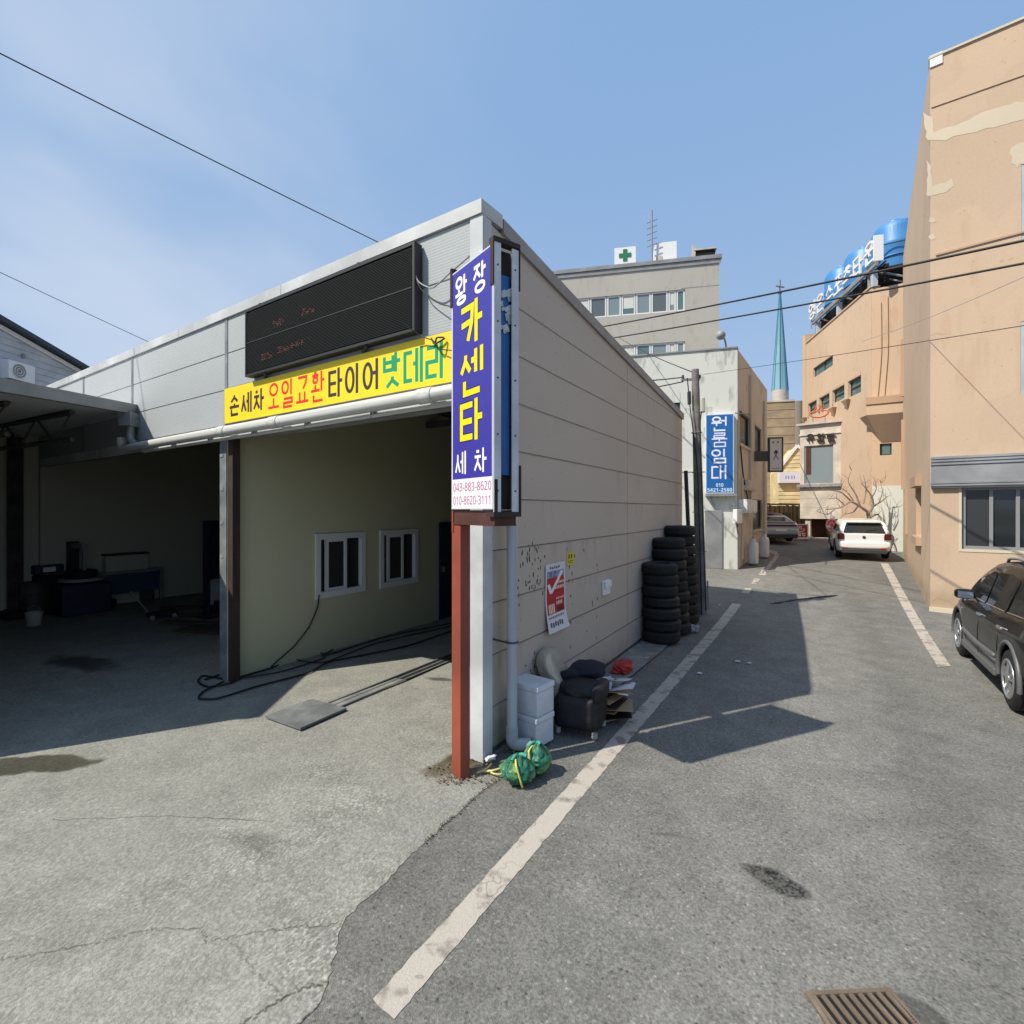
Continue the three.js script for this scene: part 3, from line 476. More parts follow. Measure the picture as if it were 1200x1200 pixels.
// lean-to canopy on the left
const Fa = FA.at(-8.05, 0.03), Fb = [-6.25, 4.75], Wb = [B_[0] - 0.509 * 6.5, B_[1] - 0.861 * 6.5];
{
  const t = thing('lean_to_canopy', 'flat-roofed dark lean-to shelter with grey gutter edge at the left of the yard', 'shelter', [Fa[0], 0, -Fa[1]]);
  const L2 = (g) => local(t, g);
  part('roof', L2(slab([[...Fa, 4.28], [...Fb, 3.87], [...Wb, 4.28], [B_[0], B_[1], 4.28]], 0.1)), M.roofSheet, t);
  part('gutter', L2(hull([[Fa, 4.31], [Fb, 3.9]].flatMap(([p, h]) => [P(p[0], p[1], h), P(p[0], p[1], h - 0.17), P(p[0] + 0.13, p[1], h + 0.0), P(p[0] + 0.11, p[1], h - 0.17)]))), M.greySteel, t);
  const q = [lerp(Fa[0], Fb[0], 0.04), lerp(Fa[1], Fb[1], 0.04)];
  part('outlet_box', L2(hull([[0, 0], [0.22, 0], [0.22, 0.3], [0, 0.3]].flatMap(([a, b]) => [P(q[0] + a - 0.02, q[1] - b + 0.12, 4.12), P(q[0] + a * 0.9, q[1] - b * 0.9 + 0.1, 3.88)]))), M.galv, t);
  part('downspout', L2(tube([P(q[0] + 0.1, q[1] - 0.03, 3.9), P(q[0] + 0.1, q[1] - 0.03, 3.66), P(q[0] + 0.2, q[1] - 0.05, 3.56)], 0.065, 10)), M.galv, t);
  const wallGeo = (a, b, h, th = 0.12) => { const d = [b[0] - a[0], b[1] - a[1]], l = Math.hypot(...d), n = [d[1] / l * th, -d[0] / l * th]; return L2(hull([a, b].flatMap((p) => [P(p[0], p[1], -0.5), P(p[0], p[1], h), P(p[0] - n[0], p[1] - n[1], -0.5), P(p[0] - n[0], p[1] - n[1], h)]))); };
  part('back_wall', wallGeo(Wb, B_, 4.2), M.inner, t);
  part('end_wall', L2(slab([[...Fb, 3.8], [...Wb, 4.1], [Wb[0] - 0.04, Wb[1] + 0.11, 4.1], [Fb[0] - 0.04, Fb[1] + 0.11, 3.8]], 4.6)), M.inner, t);
  for (let i = 1; i < 4; i++) { const b = [lerp(B_[0], Wb[0], i / 4), lerp(B_[1], Wb[1], i / 4)], a = [lerp(lerp(Fa[0], Fb[0], i / 4), b[0], 0.09), lerp(lerp(Fa[1], Fb[1], i / 4), b[1], 0.09)]; const top = lerp(4.1, 3.75, i / 4); const l = [bar(P(...a, top), P(...b, top), 0.07), bar(P(...a, top - 0.45), P(...b, top - 0.45), 0.06)]; for (let k = 0; k < 9; k++) l.push(bar(P(lerp(a[0], b[0], k / 9), lerp(a[1], b[1], k / 9), top - (k % 2) * 0.45), P(lerp(a[0], b[0], (k + 1) / 9), lerp(a[1], b[1], (k + 1) / 9), top - ((k + 1) % 2) * 0.45), 0.03)); part('roof_truss', l.map(L2), M.innerDark, t); }
  for (const px of [18, -160]) { const a = (px - 600) / 600; let f = 5; for (; f < 20; f += 0.02) { const x = a * f, s = (x - B_[0]) * 0.861 - (f - B_[1]) * 0.509; if (s < 0.2) break; } part('column', L2(tr(bx(-0.1, 0.1, -0.4, 4.1, -0.1, 0.1), a * f, 0, -f)), M.innerDark, t); }
}
// the yellow banner
{
  const X = (px) => FA.L(px, 470, 0.03)[0], x0 = -4.74, x1 = -0.02;
  const t = FA.thing('shop_banner', 'long yellow banner with black, red and green lettering over the open workshop bay', 'banner');
  const tex = board(2048, 232, (x, w, h) => {
    x.fillStyle = '#f3d51c'; x.fillRect(0, 0, w, h);
    const u = (px) => (X(px) - x0) / (x1 - x0) * w;
    for (const [txt, a, b, c, e, k] of [['손세차', 268, 311, '#3a2626', null, 0.58], ['오일교환', 313, 382, '#d8301c', null, 0.72], ['타이어', 384, 446, '#3a2a20', null, 0.68], ['밧데리', 448, 525, '#12935f', '#cfe04a', 0.74]]) { const hh = h * k; write(x, txt, u(a), (h - hh) / 2 + h * 0.02, u(b) - u(a), hh, txt === '오일교환' ? 16 : 19, c, e); }
    scuff(x, w, h, 60, 0.06);
  });
  part('frame', bx(x0 - 0.01, x1, 3.645, 4.17, 0.009, 0.03), M.galv, t);
  part('printed_sheet', face(x0 + 0.005, x1 - 0.005, 3.655, 4.16, 0.033), mat([0.92, 0.92, 0.92], 0.5, { map: tex }), t);
  const w = [tube([V(-0.88, 4.3, 0.2), V(-0.72, 4.16, 0.1), V(-0.55, 4.08, 0.08), V(-0.5, 4.0, 0.07), V(-0.35, 3.95, 0.09), V(-0.1, 3.9, 0.06)], 0.006, 5), tube([V(-0.6, 4.12, 0.06), V(-0.5, 4.03, 0.12), V(-0.42, 4.09, 0.06), V(-0.5, 4.1, 0.09), V(-0.56, 4.04, 0.05)], 0.009, 5)];
  tag(part('cable', w, M.black, scene), 'tangled black wire hanging over the right end of the yellow banner', 'cable');
  const c = scene.children[scene.children.length - 1]; { const [px, pf] = FA.at(0); c.position.set(px, 0, -pf); c.rotation.y = FA.turn; }
}
// the dark LED board
{
  const a = FA.L(288, 400, 0.12)[0], b = FA.L(485, 330, 0.12)[0], y0 = (FA.L(288, 438, 0.12)[1] + FA.L(485, 390, 0.12)[1]) / 2, y1 = (FA.L(288, 365, 0.12)[1] + FA.L(485, 284, 0.12)[1]) / 2;
  const t = FA.thing('led_display_board', 'wide switched-off black dot-matrix display board above the yellow banner', 'display board');
  part('case', bx(a, b, y0, y1, 0.02, 0.10), M.ledBody, t);
  part('rim', [bx(a - 0.012, b + 0.012, y1 - 0.018, y1 + 0.012, 0.015, 0.125), bx(a - 0.012, b + 0.012, y0 - 0.012, y0 + 0.018, 0.015, 0.125), bx(a - 0.012, a + 0.018, y0 + 0.018, y1 - 0.018, 0.015, 0.125), bx(b - 0.018, b + 0.012, y0 + 0.018, y1 - 0.018, 0.015, 0.125)], M.ledBody, t);
  const dots = board(1024, 288, (x, w, h) => { x.fillStyle = '#0c1212'; x.fillRect(0, 0, w, h); x.fillStyle = '#b03424'; const row = (u, v, n) => { for (let i = 0; i < n; i++) if (rnd() < 0.6) x.fillRect(u + (i % 14) * 7, v + Math.floor(i / 14) * 7, 4, 4); }; row(280, 96, 56); row(400, 90, 42); row(120, 214, 56); row(250, 206, 56); row(380, 200, 42); });
  part('dot_matrix', face(a + 0.03, b - 0.03, y0 + 0.03, y1 - 0.03, 0.103), mat([1, 1, 1], 0.6, { map: dots }), t);
  const rd = []; for (const [u, v, n] of [[0.20, 0.60, 46], [0.40, 0.62, 40], [0.12, 0.17, 44], [0.24, 0.20, 40], [0.33, 0.22, 36]]) for (let i = 0; i < n; i++) if (rnd() < 0.55) { const x = lerp(a, b, u) + (i % 12) * 0.022, y = lerp(y0, y1, v) + Math.floor(i / 12) * 0.0225; rd.push(bx(x, x + 0.011, y, y + 0.011, 0.1175, 0.1205)); }
  part('red_diode', rd, mat([0.22, 0.035, 0.028], 0.6), t).userData.kind = 'stuff';
  const lv = []; for (let i = 0; i < 48; i++) { const y = y0 + 0.04 + i * (y1 - y0 - 0.07) / 48; lv.push(bx(a + 0.03, b - 0.03, y, y + 0.004, 0.104, 0.119)); } part('louvre', lv, M.louvre, t).userData.kind = 'stuff';
  part('module_joint', bx(a + 0.03, b - 0.03, (y0 + y1) / 2 - 0.006, (y0 + y1) / 2 + 0.006, 0.105, 0.122), M.ledBody, t);
  for (const x of [a + 0.3, b - 0.9]) { part('bracket', bar(V(x, y0 - 0.05, 0.02), V(x + 0.15, y0 - 0.02, 0.1), 0.03), M.cladding, t); part('bracket', bx(x - 0.02, x + 0.02, y1 + 0.013, y1 + 0.05, 0.02, 0.1), M.cladding, t); }
  const c = FA.thing('cable', 'thin pale wires drooping from the display board to the blue corner sign', 'cable');
  part('wire', [tube([V(-0.86, 5.0, 0.1), V(-0.75, 4.72, 0.1), V(-0.55, 4.6, 0.1), V(-0.3, 4.68, 0.12), V(0.0, 4.72, 0.2)], 0.008, 5)], M.paleWire, c);
  part('wire', [tube([V(-0.86, 4.9, 0.1), V(-0.7, 4.62, 0.1), V(-0.45, 4.42, 0.1), V(-0.05, 4.25, 0.2)], 0.006, 5)], M.wire, c);
}
// the tall blue corner sign on its red steel post
{
  const FS = new Frame(-0.539, 4.62, 0.374, -0.53), w = 0.677, y0 = 2.4, y1 = 4.52;
  const t = FS.thing('pylon_sign', 'tall narrow blue box sign with yellow lettering on a rust red corner post', 'sign');
  const tex = board(650, 2048, (x, W2, H2) => {
    x.fillStyle = '#3f3a9c'; x.fillRect(0, 0, W2, H2); x.fillStyle = '#e9e6f0'; x.fillRect(0, H2 * 0.876, W2, H2); x.strokeStyle = '#dcdce6'; x.lineWidth = 12; x.strokeRect(4, 4, W2 - 8, H2 - 8);
    write(x, '왕', W2 * 0.06, H2 * 0.035, W2 * 0.36, H2 * 0.115, 30, '#f4f1f4', '#2b2770'); write(x, '장', W2 * 0.52, H2 * 0.035, W2 * 0.36, H2 * 0.115, 30, '#f4f1f4', '#2b2770');
    for (const [c, a, b] of [['카', 0.165, 0.335], ['센', 0.36, 0.535], ['타', 0.56, 0.725]]) write(x, c, W2 * 0.17, H2 * a, W2 * 0.66, H2 * (b - a), 50, '#ffdf10', '#28245e');
    write(x, '세', W2 * 0.06, H2 * 0.762, W2 * 0.33, H2 * 0.095, 24, '#f6f4f8', '#2b2770'); write(x, '차', W2 * 0.54, H2 * 0.762, W2 * 0.36, H2 * 0.095, 24, '#f6f4f8', '#2b2770');
    x.fillStyle = '#b0365e'; x.textAlign = 'center'; x.font = '96px sans-serif';
    for (const [s, y] of [['043-883-8620', 0.927], ['010-8620-3111', 0.982]]) { const m = x.measureText(s).width; x.save(); x.translate(W2 / 2, H2 * y); x.scale(W2 * 0.95 / m, 1); x.fillText(s, 0, 0); x.restore(); }
    scuff(x, W2, H2, 70, 0.1);
  });
  part('front_board', bx(0, w, y0, y1, -0.02, 0), M.trim, t);
  part('printed_face', face(0.004, w - 0.004, y0 + 0.004, y1 - 0.004, 0.003), mat([0.9, 0.9, 0.9], 0.38, { map: tex }), t);
  part('back_board', bx(0, w, y0, y1, -0.24, -0.22), M.trim, t);
  part('front_rail', [bx(w + 0.001, w + 0.012, y0 - 0.02, y1 + 0.01, -0.066, 0.0), bx(-0.012, -0.001, y0, y1, -0.07, 0)], M.trim, t);
  part('back_rail', [bx(w + 0.001, w + 0.012, y0 - 0.02, y1, -0.24, -0.175), bx(-0.012, -0.001, y0, y1, -0.24, -0.17)], M.trim, t);
  for (const g of [bx(w - 0.03, w + 0.016, y1 - 0.33, y1 + 0.04, 0.001, 0.012), bx(w - 0.012, w + 0.016, y1 - 0.33, y1 + 0.05, -0.255, -0.245), bx(w - 0.05, w + 0.02, y1 + 0.011, y1 + 0.05, -0.25, 0.008), bx(-0.02, 0.012, y1 - 0.3, y1 + 0.05, 0.001, 0.012), bx(-0.02, 0.01, y1 + 0.02, y1 + 0.05, -0.24, 0.012), bx(w - 0.02, w + 0.02, y0 - 0.05, y0 + 0.36, -0.262, -0.243), bx(w + 0.013, w + 0.02, y0 - 0.06, y0 + 0.24, -0.03, 0.0), bx(w - 0.08, w + 0.022, y0 - 0.06, y0 - 0.021, -0.26, 0.01)]) part('corner_angle', g, M.rust, t);
  part('inner_banner', tr(uvm(toCreasedNormals(new THREE.BoxGeometry(0.01, 1.62, 0.105, 1, 12, 4), 0.5)), w - 0.03, y0 + 1.09, -0.12), mat([0.02, 0.13, 0.40], 0.55, { map: grime2 }), t);
  const torn = []; for (let i = 0; i < 16; i++) { const y = y1 - rr(0.35, 0.75), z = -rr(0.08, 0.16), s = rr(0.02, 0.06); torn.push(prism([[0, 0], [s, s * 0.4], [s * 0.7, s * 1.6], [-s * 0.3, s]], 0, 0.003).rotateY(Math.PI / 2 + rr(-0.4, 0.4)).translate(w - 0.015, y, z)); }
  part('torn_film', torn, M.trim, t).userData.kind = 'stuff';
  part('rear_plate', bx(w - 0.08, w - 0.07, y0, y1, -0.22, -0.02), M.rust, t);
  const sc = []; for (let i = 0; i < 5; i++) for (const z of [-0.035, -0.205]) sc.push(rod(V(w + 0.012, y0 + 0.15 + i * 0.45, z), V(w + 0.016, y0 + 0.15 + i * 0.45, z), 0.008, 8)); part('screw', sc, M.cladding, t);
  // H-section post and cross beam
  const px = 0.03, pz = -0.07, q = 0.08;
  part('post', rbx(px - q, px + q, -0.3, 2.262, pz - 0.05, pz + 0.05, 0.008), M.redOxide, t);
  part('cross_beam', [bx(0.0, w - 0.01, 2.265, 2.277, -0.235, -0.012), bx(0.0, w - 0.01, 2.383, 2.394, -0.235, -0.012), bx(0.0, w - 0.01, 2.277, 2.383, -0.03, -0.02), bx(w - 0.03, w - 0.02, 2.277, 2.383, -0.235, -0.031)], M.beam, t);
  part('bracket', [bx(-0.03, -0.005, 2.2, 2.39, -0.12, -0.01)], M.redOxide, t);
}

// ---------------------------------------------------------------- things along the side wall
{
  const t = FW.thing('downpipe', 'pale blue-grey plastic downpipe with bottom elbow beside the workshop corner', 'pipe');
  const [lx] = FW.L(600, 800, 0.14), z = 0.14;
  part('pipe', rod(V(lx, 0.16, z), V(lx, 4.9, z), 0.053, 20), M.pvcBlue, t);
  part('elbow', tube([V(lx, 0.22, z), V(lx, 0.12, z), V(lx + 0.03, 0.075, z + 0.03), V(lx + 0.09, 0.07, z + 0.1), V(lx + 0.12, 0.075, z + 0.15)], 0.06, 18), M.pvcBlue, t);
  part('pipe_socket', rod(V(lx, 0.15, z), V(lx, 0.26, z), 0.061, 20), M.pvcBlue, t);
  const y = FW.L(600, 752, z)[1];
  part('clamp', [tr(new THREE.TorusGeometry(0.057, 0.008, 6, 24).rotateX(Math.PI / 2), lx, y, z), bar(V(lx - 0.06, y, z), V(lx - 0.14, y + 0.04, 0.0), 0.014)], M.cladding, t);
}
struct('concrete_footing', (() => { const c = (s, z) => FW.at(s, z); return sheet([c(1.0, 0), c(1.0, 0.3), c(2.0, 0.42), c(4.6, 0.5), c(8.5, 0.46), c(8.5, 0)], 0.3, 0.022, metreUV); })(), M.stoneCurb);
{ // poster, sticker, socket cover
  const q = FW.R(640, 662, 662.5, 733, 0.02);
  const tex = board(280, 900, (x, w, h) => {
    x.fillStyle = '#d9d6da'; x.fillRect(0, 0, w, h);
    x.fillStyle = '#4a4550'; for (let i = 0; i < 5; i++) x.fillRect(60 + i * 30, 40 + (i % 2) * 6, 20, 34);
    x.fillStyle = '#8f95b4'; x.fillRect(18, 100, w - 36, 110); x.fillStyle = '#b3202c'; x.fillRect(18, 190, w - 36, 480);
    write(x, '기간', 30, 110, 130, 70, 9, '#39406a');
    x.strokeStyle = '#efe9ea'; x.lineWidth = 36; x.beginPath(); x.moveTo(40, 270); x.lineTo(78, 390); x.lineTo(236, 120); x.stroke();
    x.fillStyle = '#eadfc8'; for (const [a, b, c, e] of [[180, 250, 70, 34], [130, 310, 120, 44], [150, 470, 90, 24], [150, 520, 80, 46], [40, 540, 70, 120]]) for (let k = 0; k < c; k += 22) x.fillRect(a + k, b, 14, e);
    x.fillStyle = '#c22430'; x.fillRect(18, 400, w - 36, 56); x.fillStyle = '#6d1c26'; x.fillRect(150, 590, 100, 70);
    x.fillStyle = '#4b4e60'; for (let i = 0; i < 9; i++) x.fillRect(30 + i * 24, 700, 16, 26); for (let i = 0; i < 6; i++) x.fillRect(34 + i * 30, 770 + (i % 2) * 10, 22, 60);
    scuff(x, w, h, 50, 0.15);
  });
  const g = new THREE.PlaneGeometry(q[1] - q[0], q[3] - q[2], 8, 24), p = g.attributes.position;
  for (let i = 0; i < p.count; i++) { const v = p.getY(i) / (q[3] - q[2]) + 0.5, u = p.getX(i) / (q[1] - q[0]) + 0.5; p.setZ(i, 0.012 + 0.05 * Math.pow(1 - v, 5) + 0.008 * Math.sin(v * 9 + u * 2) * (1 - v)); p.setX(i, p.getX(i) + 0.03 * (1 - v) * (u)); }
  g.computeVertexNormals(); tr(g, (q[0] + q[1]) / 2, (q[2] + q[3]) / 2, 0);
  const t = FW.thing('wall_poster', 'faded red and white paper poster with a big tick, curling off the grey wall', 'poster');
  part('printed_sheet', g, mat([0.9, 0.9, 0.9], 0.7, { map: tex, side: true }), t);
  const s = FW.R(664, 648, 672, 661), t2 = FW.thing('wall_sticker', 'small yellow warning sticker above the poster on the grey wall', 'sticker');
  part('printed_sheet', face(s[0], s[1], s[2], s[3], 0.004), mat([0.85, 0.85, 0.85], 0.5, { map: board(128, 160, (x, w, h) => { x.fillStyle = '#d8c81e'; x.fillRect(0, 0, w, h); x.fillStyle = '#3a3520'; x.fillRect(28, 24, 26, 56); x.fillRect(74, 24, 26, 56); x.fillRect(14, 104, 100, 10); x.fillRect(24, 128, 80, 8); }) }), t2);
  const o = FW.R(705, 681, 712.5, 695), t3 = FW.thing('outlet_cover', 'small white weatherproof socket cover on the grey wall right of the poster', 'socket');
  part('base', rbx(o[0], o[1], o[2], o[3], 0, 0.04, 0.01), M.whitePlain, t3);
  part('lid', [rbx(o[0] + 0.008, o[1] - 0.008, (o[2] + o[3]) / 2, o[3] - 0.01, 0.041, 0.065, 0.008)], M.whitePlain, t3);
}
// foam boxes
const onWall = (px, py, h = 0) => { const [x, f] = G(px, py); return [x, ground(x, f) + h, -f]; };
function foamBox(label, x, f, y, w, h, d, turn) {
  const t = thing('foam_box', label, 'box', [x, y, -f], turn, 'white foam boxes by the downpipe');
  part('box', rbx(-w / 2, w / 2, 0, h * 0.80, -d / 2, d / 2, 0.012), M.foam, t);
  part('lid', rbx(-w / 2 - 0.008, w / 2 + 0.008, h * 0.805, h, -d / 2 - 0.008, d / 2 + 0.008, 0.012), M.foam, t);
  part('tape', bx(-w / 2 + 0.05, -w / 2 + 0.1, h * 0.45, h * 0.78, d / 2 + 0.0005, d / 2 + 0.003), M.trim, t);
}
{
  const [x, f] = [0.20, 5.30], a = -0.72;
  foamBox('lower white foam box of the pair beside the downpipe elbow', x, f, 0.02, 0.36, 0.30, 0.29, a);
  foamBox('upper white foam box of the pair, resting on the lower box', x, f + 0.01, 0.322, 0.37, 0.31, 0.29, a + 0.04);
}
// old beige seat cushion, dark armchair, clothes, cardboard and paper
function blob(w, h, d, n, s, amp, sq = 2.6, fr = 1) {        // a soft rounded block
  const g = new THREE.SphereGeometry(1, n, Math.round(n * 0.75)), p = g.attributes.position;
  for (let i = 0; i < p.count; i++) {
    let x = p.getX(i), y = p.getY(i), z = p.getZ(i); const k = Math.pow(Math.abs(x) ** sq + Math.abs(y) ** sq + Math.abs(z) ** sq, -1 / sq);
    x *= k; y *= k; z *= k;
    const q = 1 + amp * (vnoise(((x + 2) * 2.6 + (z + 2) * 1.7) * fr, ((y + 2) * 2.6 + (z + 2) * 0.9) * fr, 512, s) - 0.5) * 2;
    p.setXYZ(i, x * q * w / 2, y * q * h / 2 + h / 2, z * q * d / 2);
  }
  g.computeVertexNormals(); return uvm(g);
}
{
  const [x, f] = FW.at(1.22, 0.24);
  const t = thing('seat_back', 'worn beige foam chair back leaning on the grey wall behind the foam boxes', 'chair back', [x, 0.16, -f], FW.turn);
  const g = blob(0.46, 0.66, 0.22, 40, 5, 0.04, 3.4), p = g.attributes.position;
  for (let i = 0; i < p.count; i++) { const y = p.getY(i), xx = p.getX(i); p.setX(i, xx * (1.08 - 0.32 * y) + 0.04 * Math.sin(y * 9)); p.setZ(i, p.getZ(i) - 0.15 * y + 0.05 * Math.sin(y * 8) - 0.03 * Math.exp(-((xx * 9) ** 2)) * Math.sign(p.getZ(i))); }
  g.computeVertexNormals(); part('cushion', g, M.beigeFoam, t);
  part('seam', tube([V(-0.16, 0.2, 0.085), V(0, 0.24, 0.075), V(0.16, 0.2, 0.085)], 0.008, 6), M.beigeFoam, t);
}
{
  const t = thing('armchair', 'black worn leather armchair seat on small castors dumped beside the foam boxes', 'armchair', [0.75, 0, -5.57], -0.42);
  part('seat_block', tr(blob(0.50, 0.36, 0.46, 40, 9, 0.02, 7), 0, 0.07, 0), M.leather, t);
  part('cushion', tr(blob(0.46, 0.16, 0.42, 36, 12, 0.05, 3.2), 0.0, 0.37, -0.03), M.leather, t);
  part('armrest', tr(blob(0.13, 0.2, 0.46, 24, 14, 0.03, 3), 0.22, 0.36, 0), M.leather, t);
  for (const [a, b] of [[0.2, 0.18], [-0.2, 0.18], [0.2, -0.18], [-0.2, -0.18]]) { const c = part('castor', [cyl(0.03, 0.03, 0.05, a, 0.03, b, 12)], M.greySteel, t); part('wheel', tr(new THREE.SphereGeometry(0.032, 12, 10), a, 0.033, b), M.paleWire, c); }
}
{
  const t = thing('clothes_heap', 'crumpled black jacket thrown over the back of the dark armchair', 'clothes', [0.85, 0.44, -5.90], 0.2);
  part('jacket', tr(blob(0.46, 0.22, 0.32, 48, 21, 0.2, 2.2), 0, 0, 0), M.cloth, t);
  part('sleeve', tube([V(-0.12, 0.1, 0.1), V(-0.25, 0.12, 0.12), V(-0.32, 0.08, 0.06), V(-0.36, 0.14, 0.0)], 0.05, 10), M.cloth, t);
}
{
  const t = thing('paper_pile', 'loose pile of white paper sheets and flattened cardboard beside the dark armchair', 'waste paper', [1.14, 0, -5.85], 0.3);
  for (let i = 0; i < 9; i++) { const g = bx(-rr(0.14, 0.22), rr(0.14, 0.22), 0, 0.008, -rr(0.1, 0.16), rr(0.1, 0.16)); g.rotateX(rr(-0.14, 0.14)).rotateZ(rr(-0.12, 0.12)).rotateY(rr(-0.8, 0.8)).translate(rr(-0.06, 0.06), 0.05 + i * 0.035, rr(-0.06, 0.06)); part('cardboard', g, [M.cardboard, M.leather, M.cardboard, M.rust][i % 4], t); }
  for (let i = 0; i < 6; i++) { const g = new THREE.PlaneGeometry(0.3, 0.21, 6, 4), p = g.attributes.position; for (let k = 0; k < p.count; k++) p.setZ(k, 0.03 * Math.sin(p.getX(k) * 9 + i)); g.rotateX(-Math.PI / 2 + rr(-0.25, 0.25)).rotateY(rr(-1, 1)).translate(rr(-0.12, 0.1), 0.40 + i * 0.012, rr(-0.12, 0.12)); g.computeVertexNormals(); part('paper_sheet', g, i === 3 ? mat([0.32, 0.30, 0.40], 0.8, { side: true }) : mat([0.60, 0.59, 0.63], 0.8, { side: true }), t); }
}
[[712, 828, 'white creased paper sheet on the asphalt right beside the dark armchair'], [724, 812, 'white creased paper sheet lying nearest the white lane line by the paper pile'], [708, 800, 'white creased paper sheet leaning behind the paper pile']].forEach(([a, b, lab], k) => { const [x, f] = G(a, b), g = new THREE.PlaneGeometry(0.26, 0.19, 8, 6), p = g.attributes.position; for (let i = 0; i < p.count; i++) p.setZ(i, 0.03 + 0.035 * Math.sin(p.getX(i) * 17 + k * 2) * Math.cos(p.getY(i) * 13 + k)); g.rotateX(-Math.PI / 2 + 0.15).rotateY(k * 1.3 + 0.4); g.computeVertexNormals(); const o = part('loose_paper', g, mat([0.58, 0.57, 0.60], 0.8, { side: true }), scene); o.position.set(x, ground(x, f) - 0.005, -f); tag(o, lab, 'paper', 'loose papers by the armchair'); });
{ const [x, f] = G(702, 840); const t = thing('rag', 'crumpled pale grey plastic scrap on the asphalt beside the armchair', 'litter', [x, 0, -f], 0.4); part('crumple', tr(blob(0.12, 0.16, 0.1, 24, 31, 0.35), 0, 0, 0), mat([0.35, 0.36, 0.40], 0.7), t); part('loose_end', tr(blob(0.16, 0.07, 0.08, 20, 33, 0.35), 0.1, 0.05, -0.08), mat([0.5, 0.5, 0.54], 0.7), t); }
{ const [x, f] = G(729, 789); const t = thing('red_bag', 'crumpled bright red bag lying on the concrete footing', 'bag', [x, 0.02, -f], FW.turn); const g = blob(0.36, 0.14, 0.24, 36, 41, 0.22, 4); part('bag', g, M.red, t); part('flap', bx(-0.14, 0.12, 0.11, 0.125, -0.08, 0.1).rotateZ(0.1), M.red, t); }
// green mesh bags with a yellow cord
function meshBag(label, px, py, w, h, d, turn, s) {
  const [x, f] = G(px, py), t = thing('mesh_bag', label, 'bag', [x, 0, -f], turn, 'green mesh bags at the pipe outlet');
  const g = blob(w * 1.1, h, d * 1.1, 80, s, 0.11, 2.3, 2.3), p = g.attributes.position, c = new Float32Array(p.count * 3);
  for (let i = 0; i < p.count; i++) { const y = p.getY(i) / h; const k = vnoise(p.getX(i) * 16 + 50, p.getY(i) * 16 + p.getZ(i) * 11 + 50, 999, s + 3); const cr = 0.014 * (vnoise(p.getX(i) * 34 + 70, p.getY(i) * 34 + p.getZ(i) * 29 + 70, 999, s + 9) - 0.5) * 2, rl = Math.hypot(p.getX(i), p.getZ(i)) + 0.02; p.setX(i, p.getX(i) * (1 + cr / rl)); p.setZ(i, p.getZ(i) * (1 + cr / rl)); const pinch = y > 0.55 ? 1 - (y - 0.55) * 1.35 : 1; p.setX(i, p.getX(i) * pinch); p.setZ(i, p.getZ(i) * pinch); const a = sstep(0.4, 0.75, k); c[3 * i] = lerp(0.02, 0.22, a); c[3 * i + 1] = lerp(0.20, 0.42, a); c[3 * i + 2] = lerp(0.12, 0.13, a); }
  g.computeVertexNormals(); g.setAttribute('color', new THREE.BufferAttribute(c, 3));
  const net = board(256, 256, (q, W2, H2) => { q.fillStyle = '#ffffff'; q.fillRect(0, 0, W2, H2); q.strokeStyle = '#4f6b60'; q.lineWidth = 3; for (let i = -16; i < 32; i++) { q.beginPath(); q.moveTo(i * 16, 0); q.lineTo(i * 16 + 256, 256); q.moveTo(i * 16, 0); q.lineTo(i * 16 - 256, 256); q.stroke(); } }); net.wrapS = net.wrapT = THREE.RepeatWrapping; net.repeat.set(5, 5);
  const m = mat([1, 1, 1], 0.5, { map: net, bump: plas1, bs: 0.01 }); m.vertexColors = true;
  part('net', g, m, t);
  part('cord', [tube([V(-w * 0.1, h * 0.9, d * 0.1), V(-w * 0.15, h * 0.8, d * 0.5), V(-w * 0.02, h * 0.3, d * 0.58), V(w * 0.05, h * 0.06, d * 0.5)], 0.009, 6)], M.yellow, t);
  part('tied_neck', [tube([V(0, h * 0.9, 0), V(w * 0.1, h * 1.0, 0.02), V(w * 0.25, h * 0.98, 0.05)], 0.018, 7), tube([V(0, h * 0.9, 0), V(-w * 0.12, h * 0.98, 0.03), V(-w * 0.26, h * 0.88, 0.06)], 0.014, 7)], mat([0.04, 0.27, 0.2], 0.6), t);
}
meshBag('nearer left green mesh bag of oranges tied with yellow cord', 607, 917, 0.27, 0.25, 0.24, 0.2, 51);
meshBag('right green mesh bag leaning behind its neighbour near the pipe outlet', 629, 906, 0.23, 0.29, 0.22, -0.4, 57);
{ const [x, f] = G(572, 906); const t = thing('yellow_cord', 'loose pale yellow plastic cord curled on the ground between post and green bags', 'cord', [x, 0.012, -f]); part('strand', [tube([V(-0.05, 0, 0), V(0.04, 0.02, 0.03), V(0.14, 0.03, -0.01), V(0.2, 0.06, -0.03)], 0.011, 6), tube([V(-0.02, 0.0, -0.05), V(0.05, 0.01, 0.06), V(0.12, 0.01, 0.07), V(0.17, 0.07, 0.02), V(0.2, 0.1, -0.02)], 0.009, 6), tube([V(-0.1, 0, 0.03), V(-0.02, 0.02, 0.0), V(0.03, 0.05, -0.04)], 0.01, 6)], mat([0.55, 0.50, 0.2], 0.6), t); }
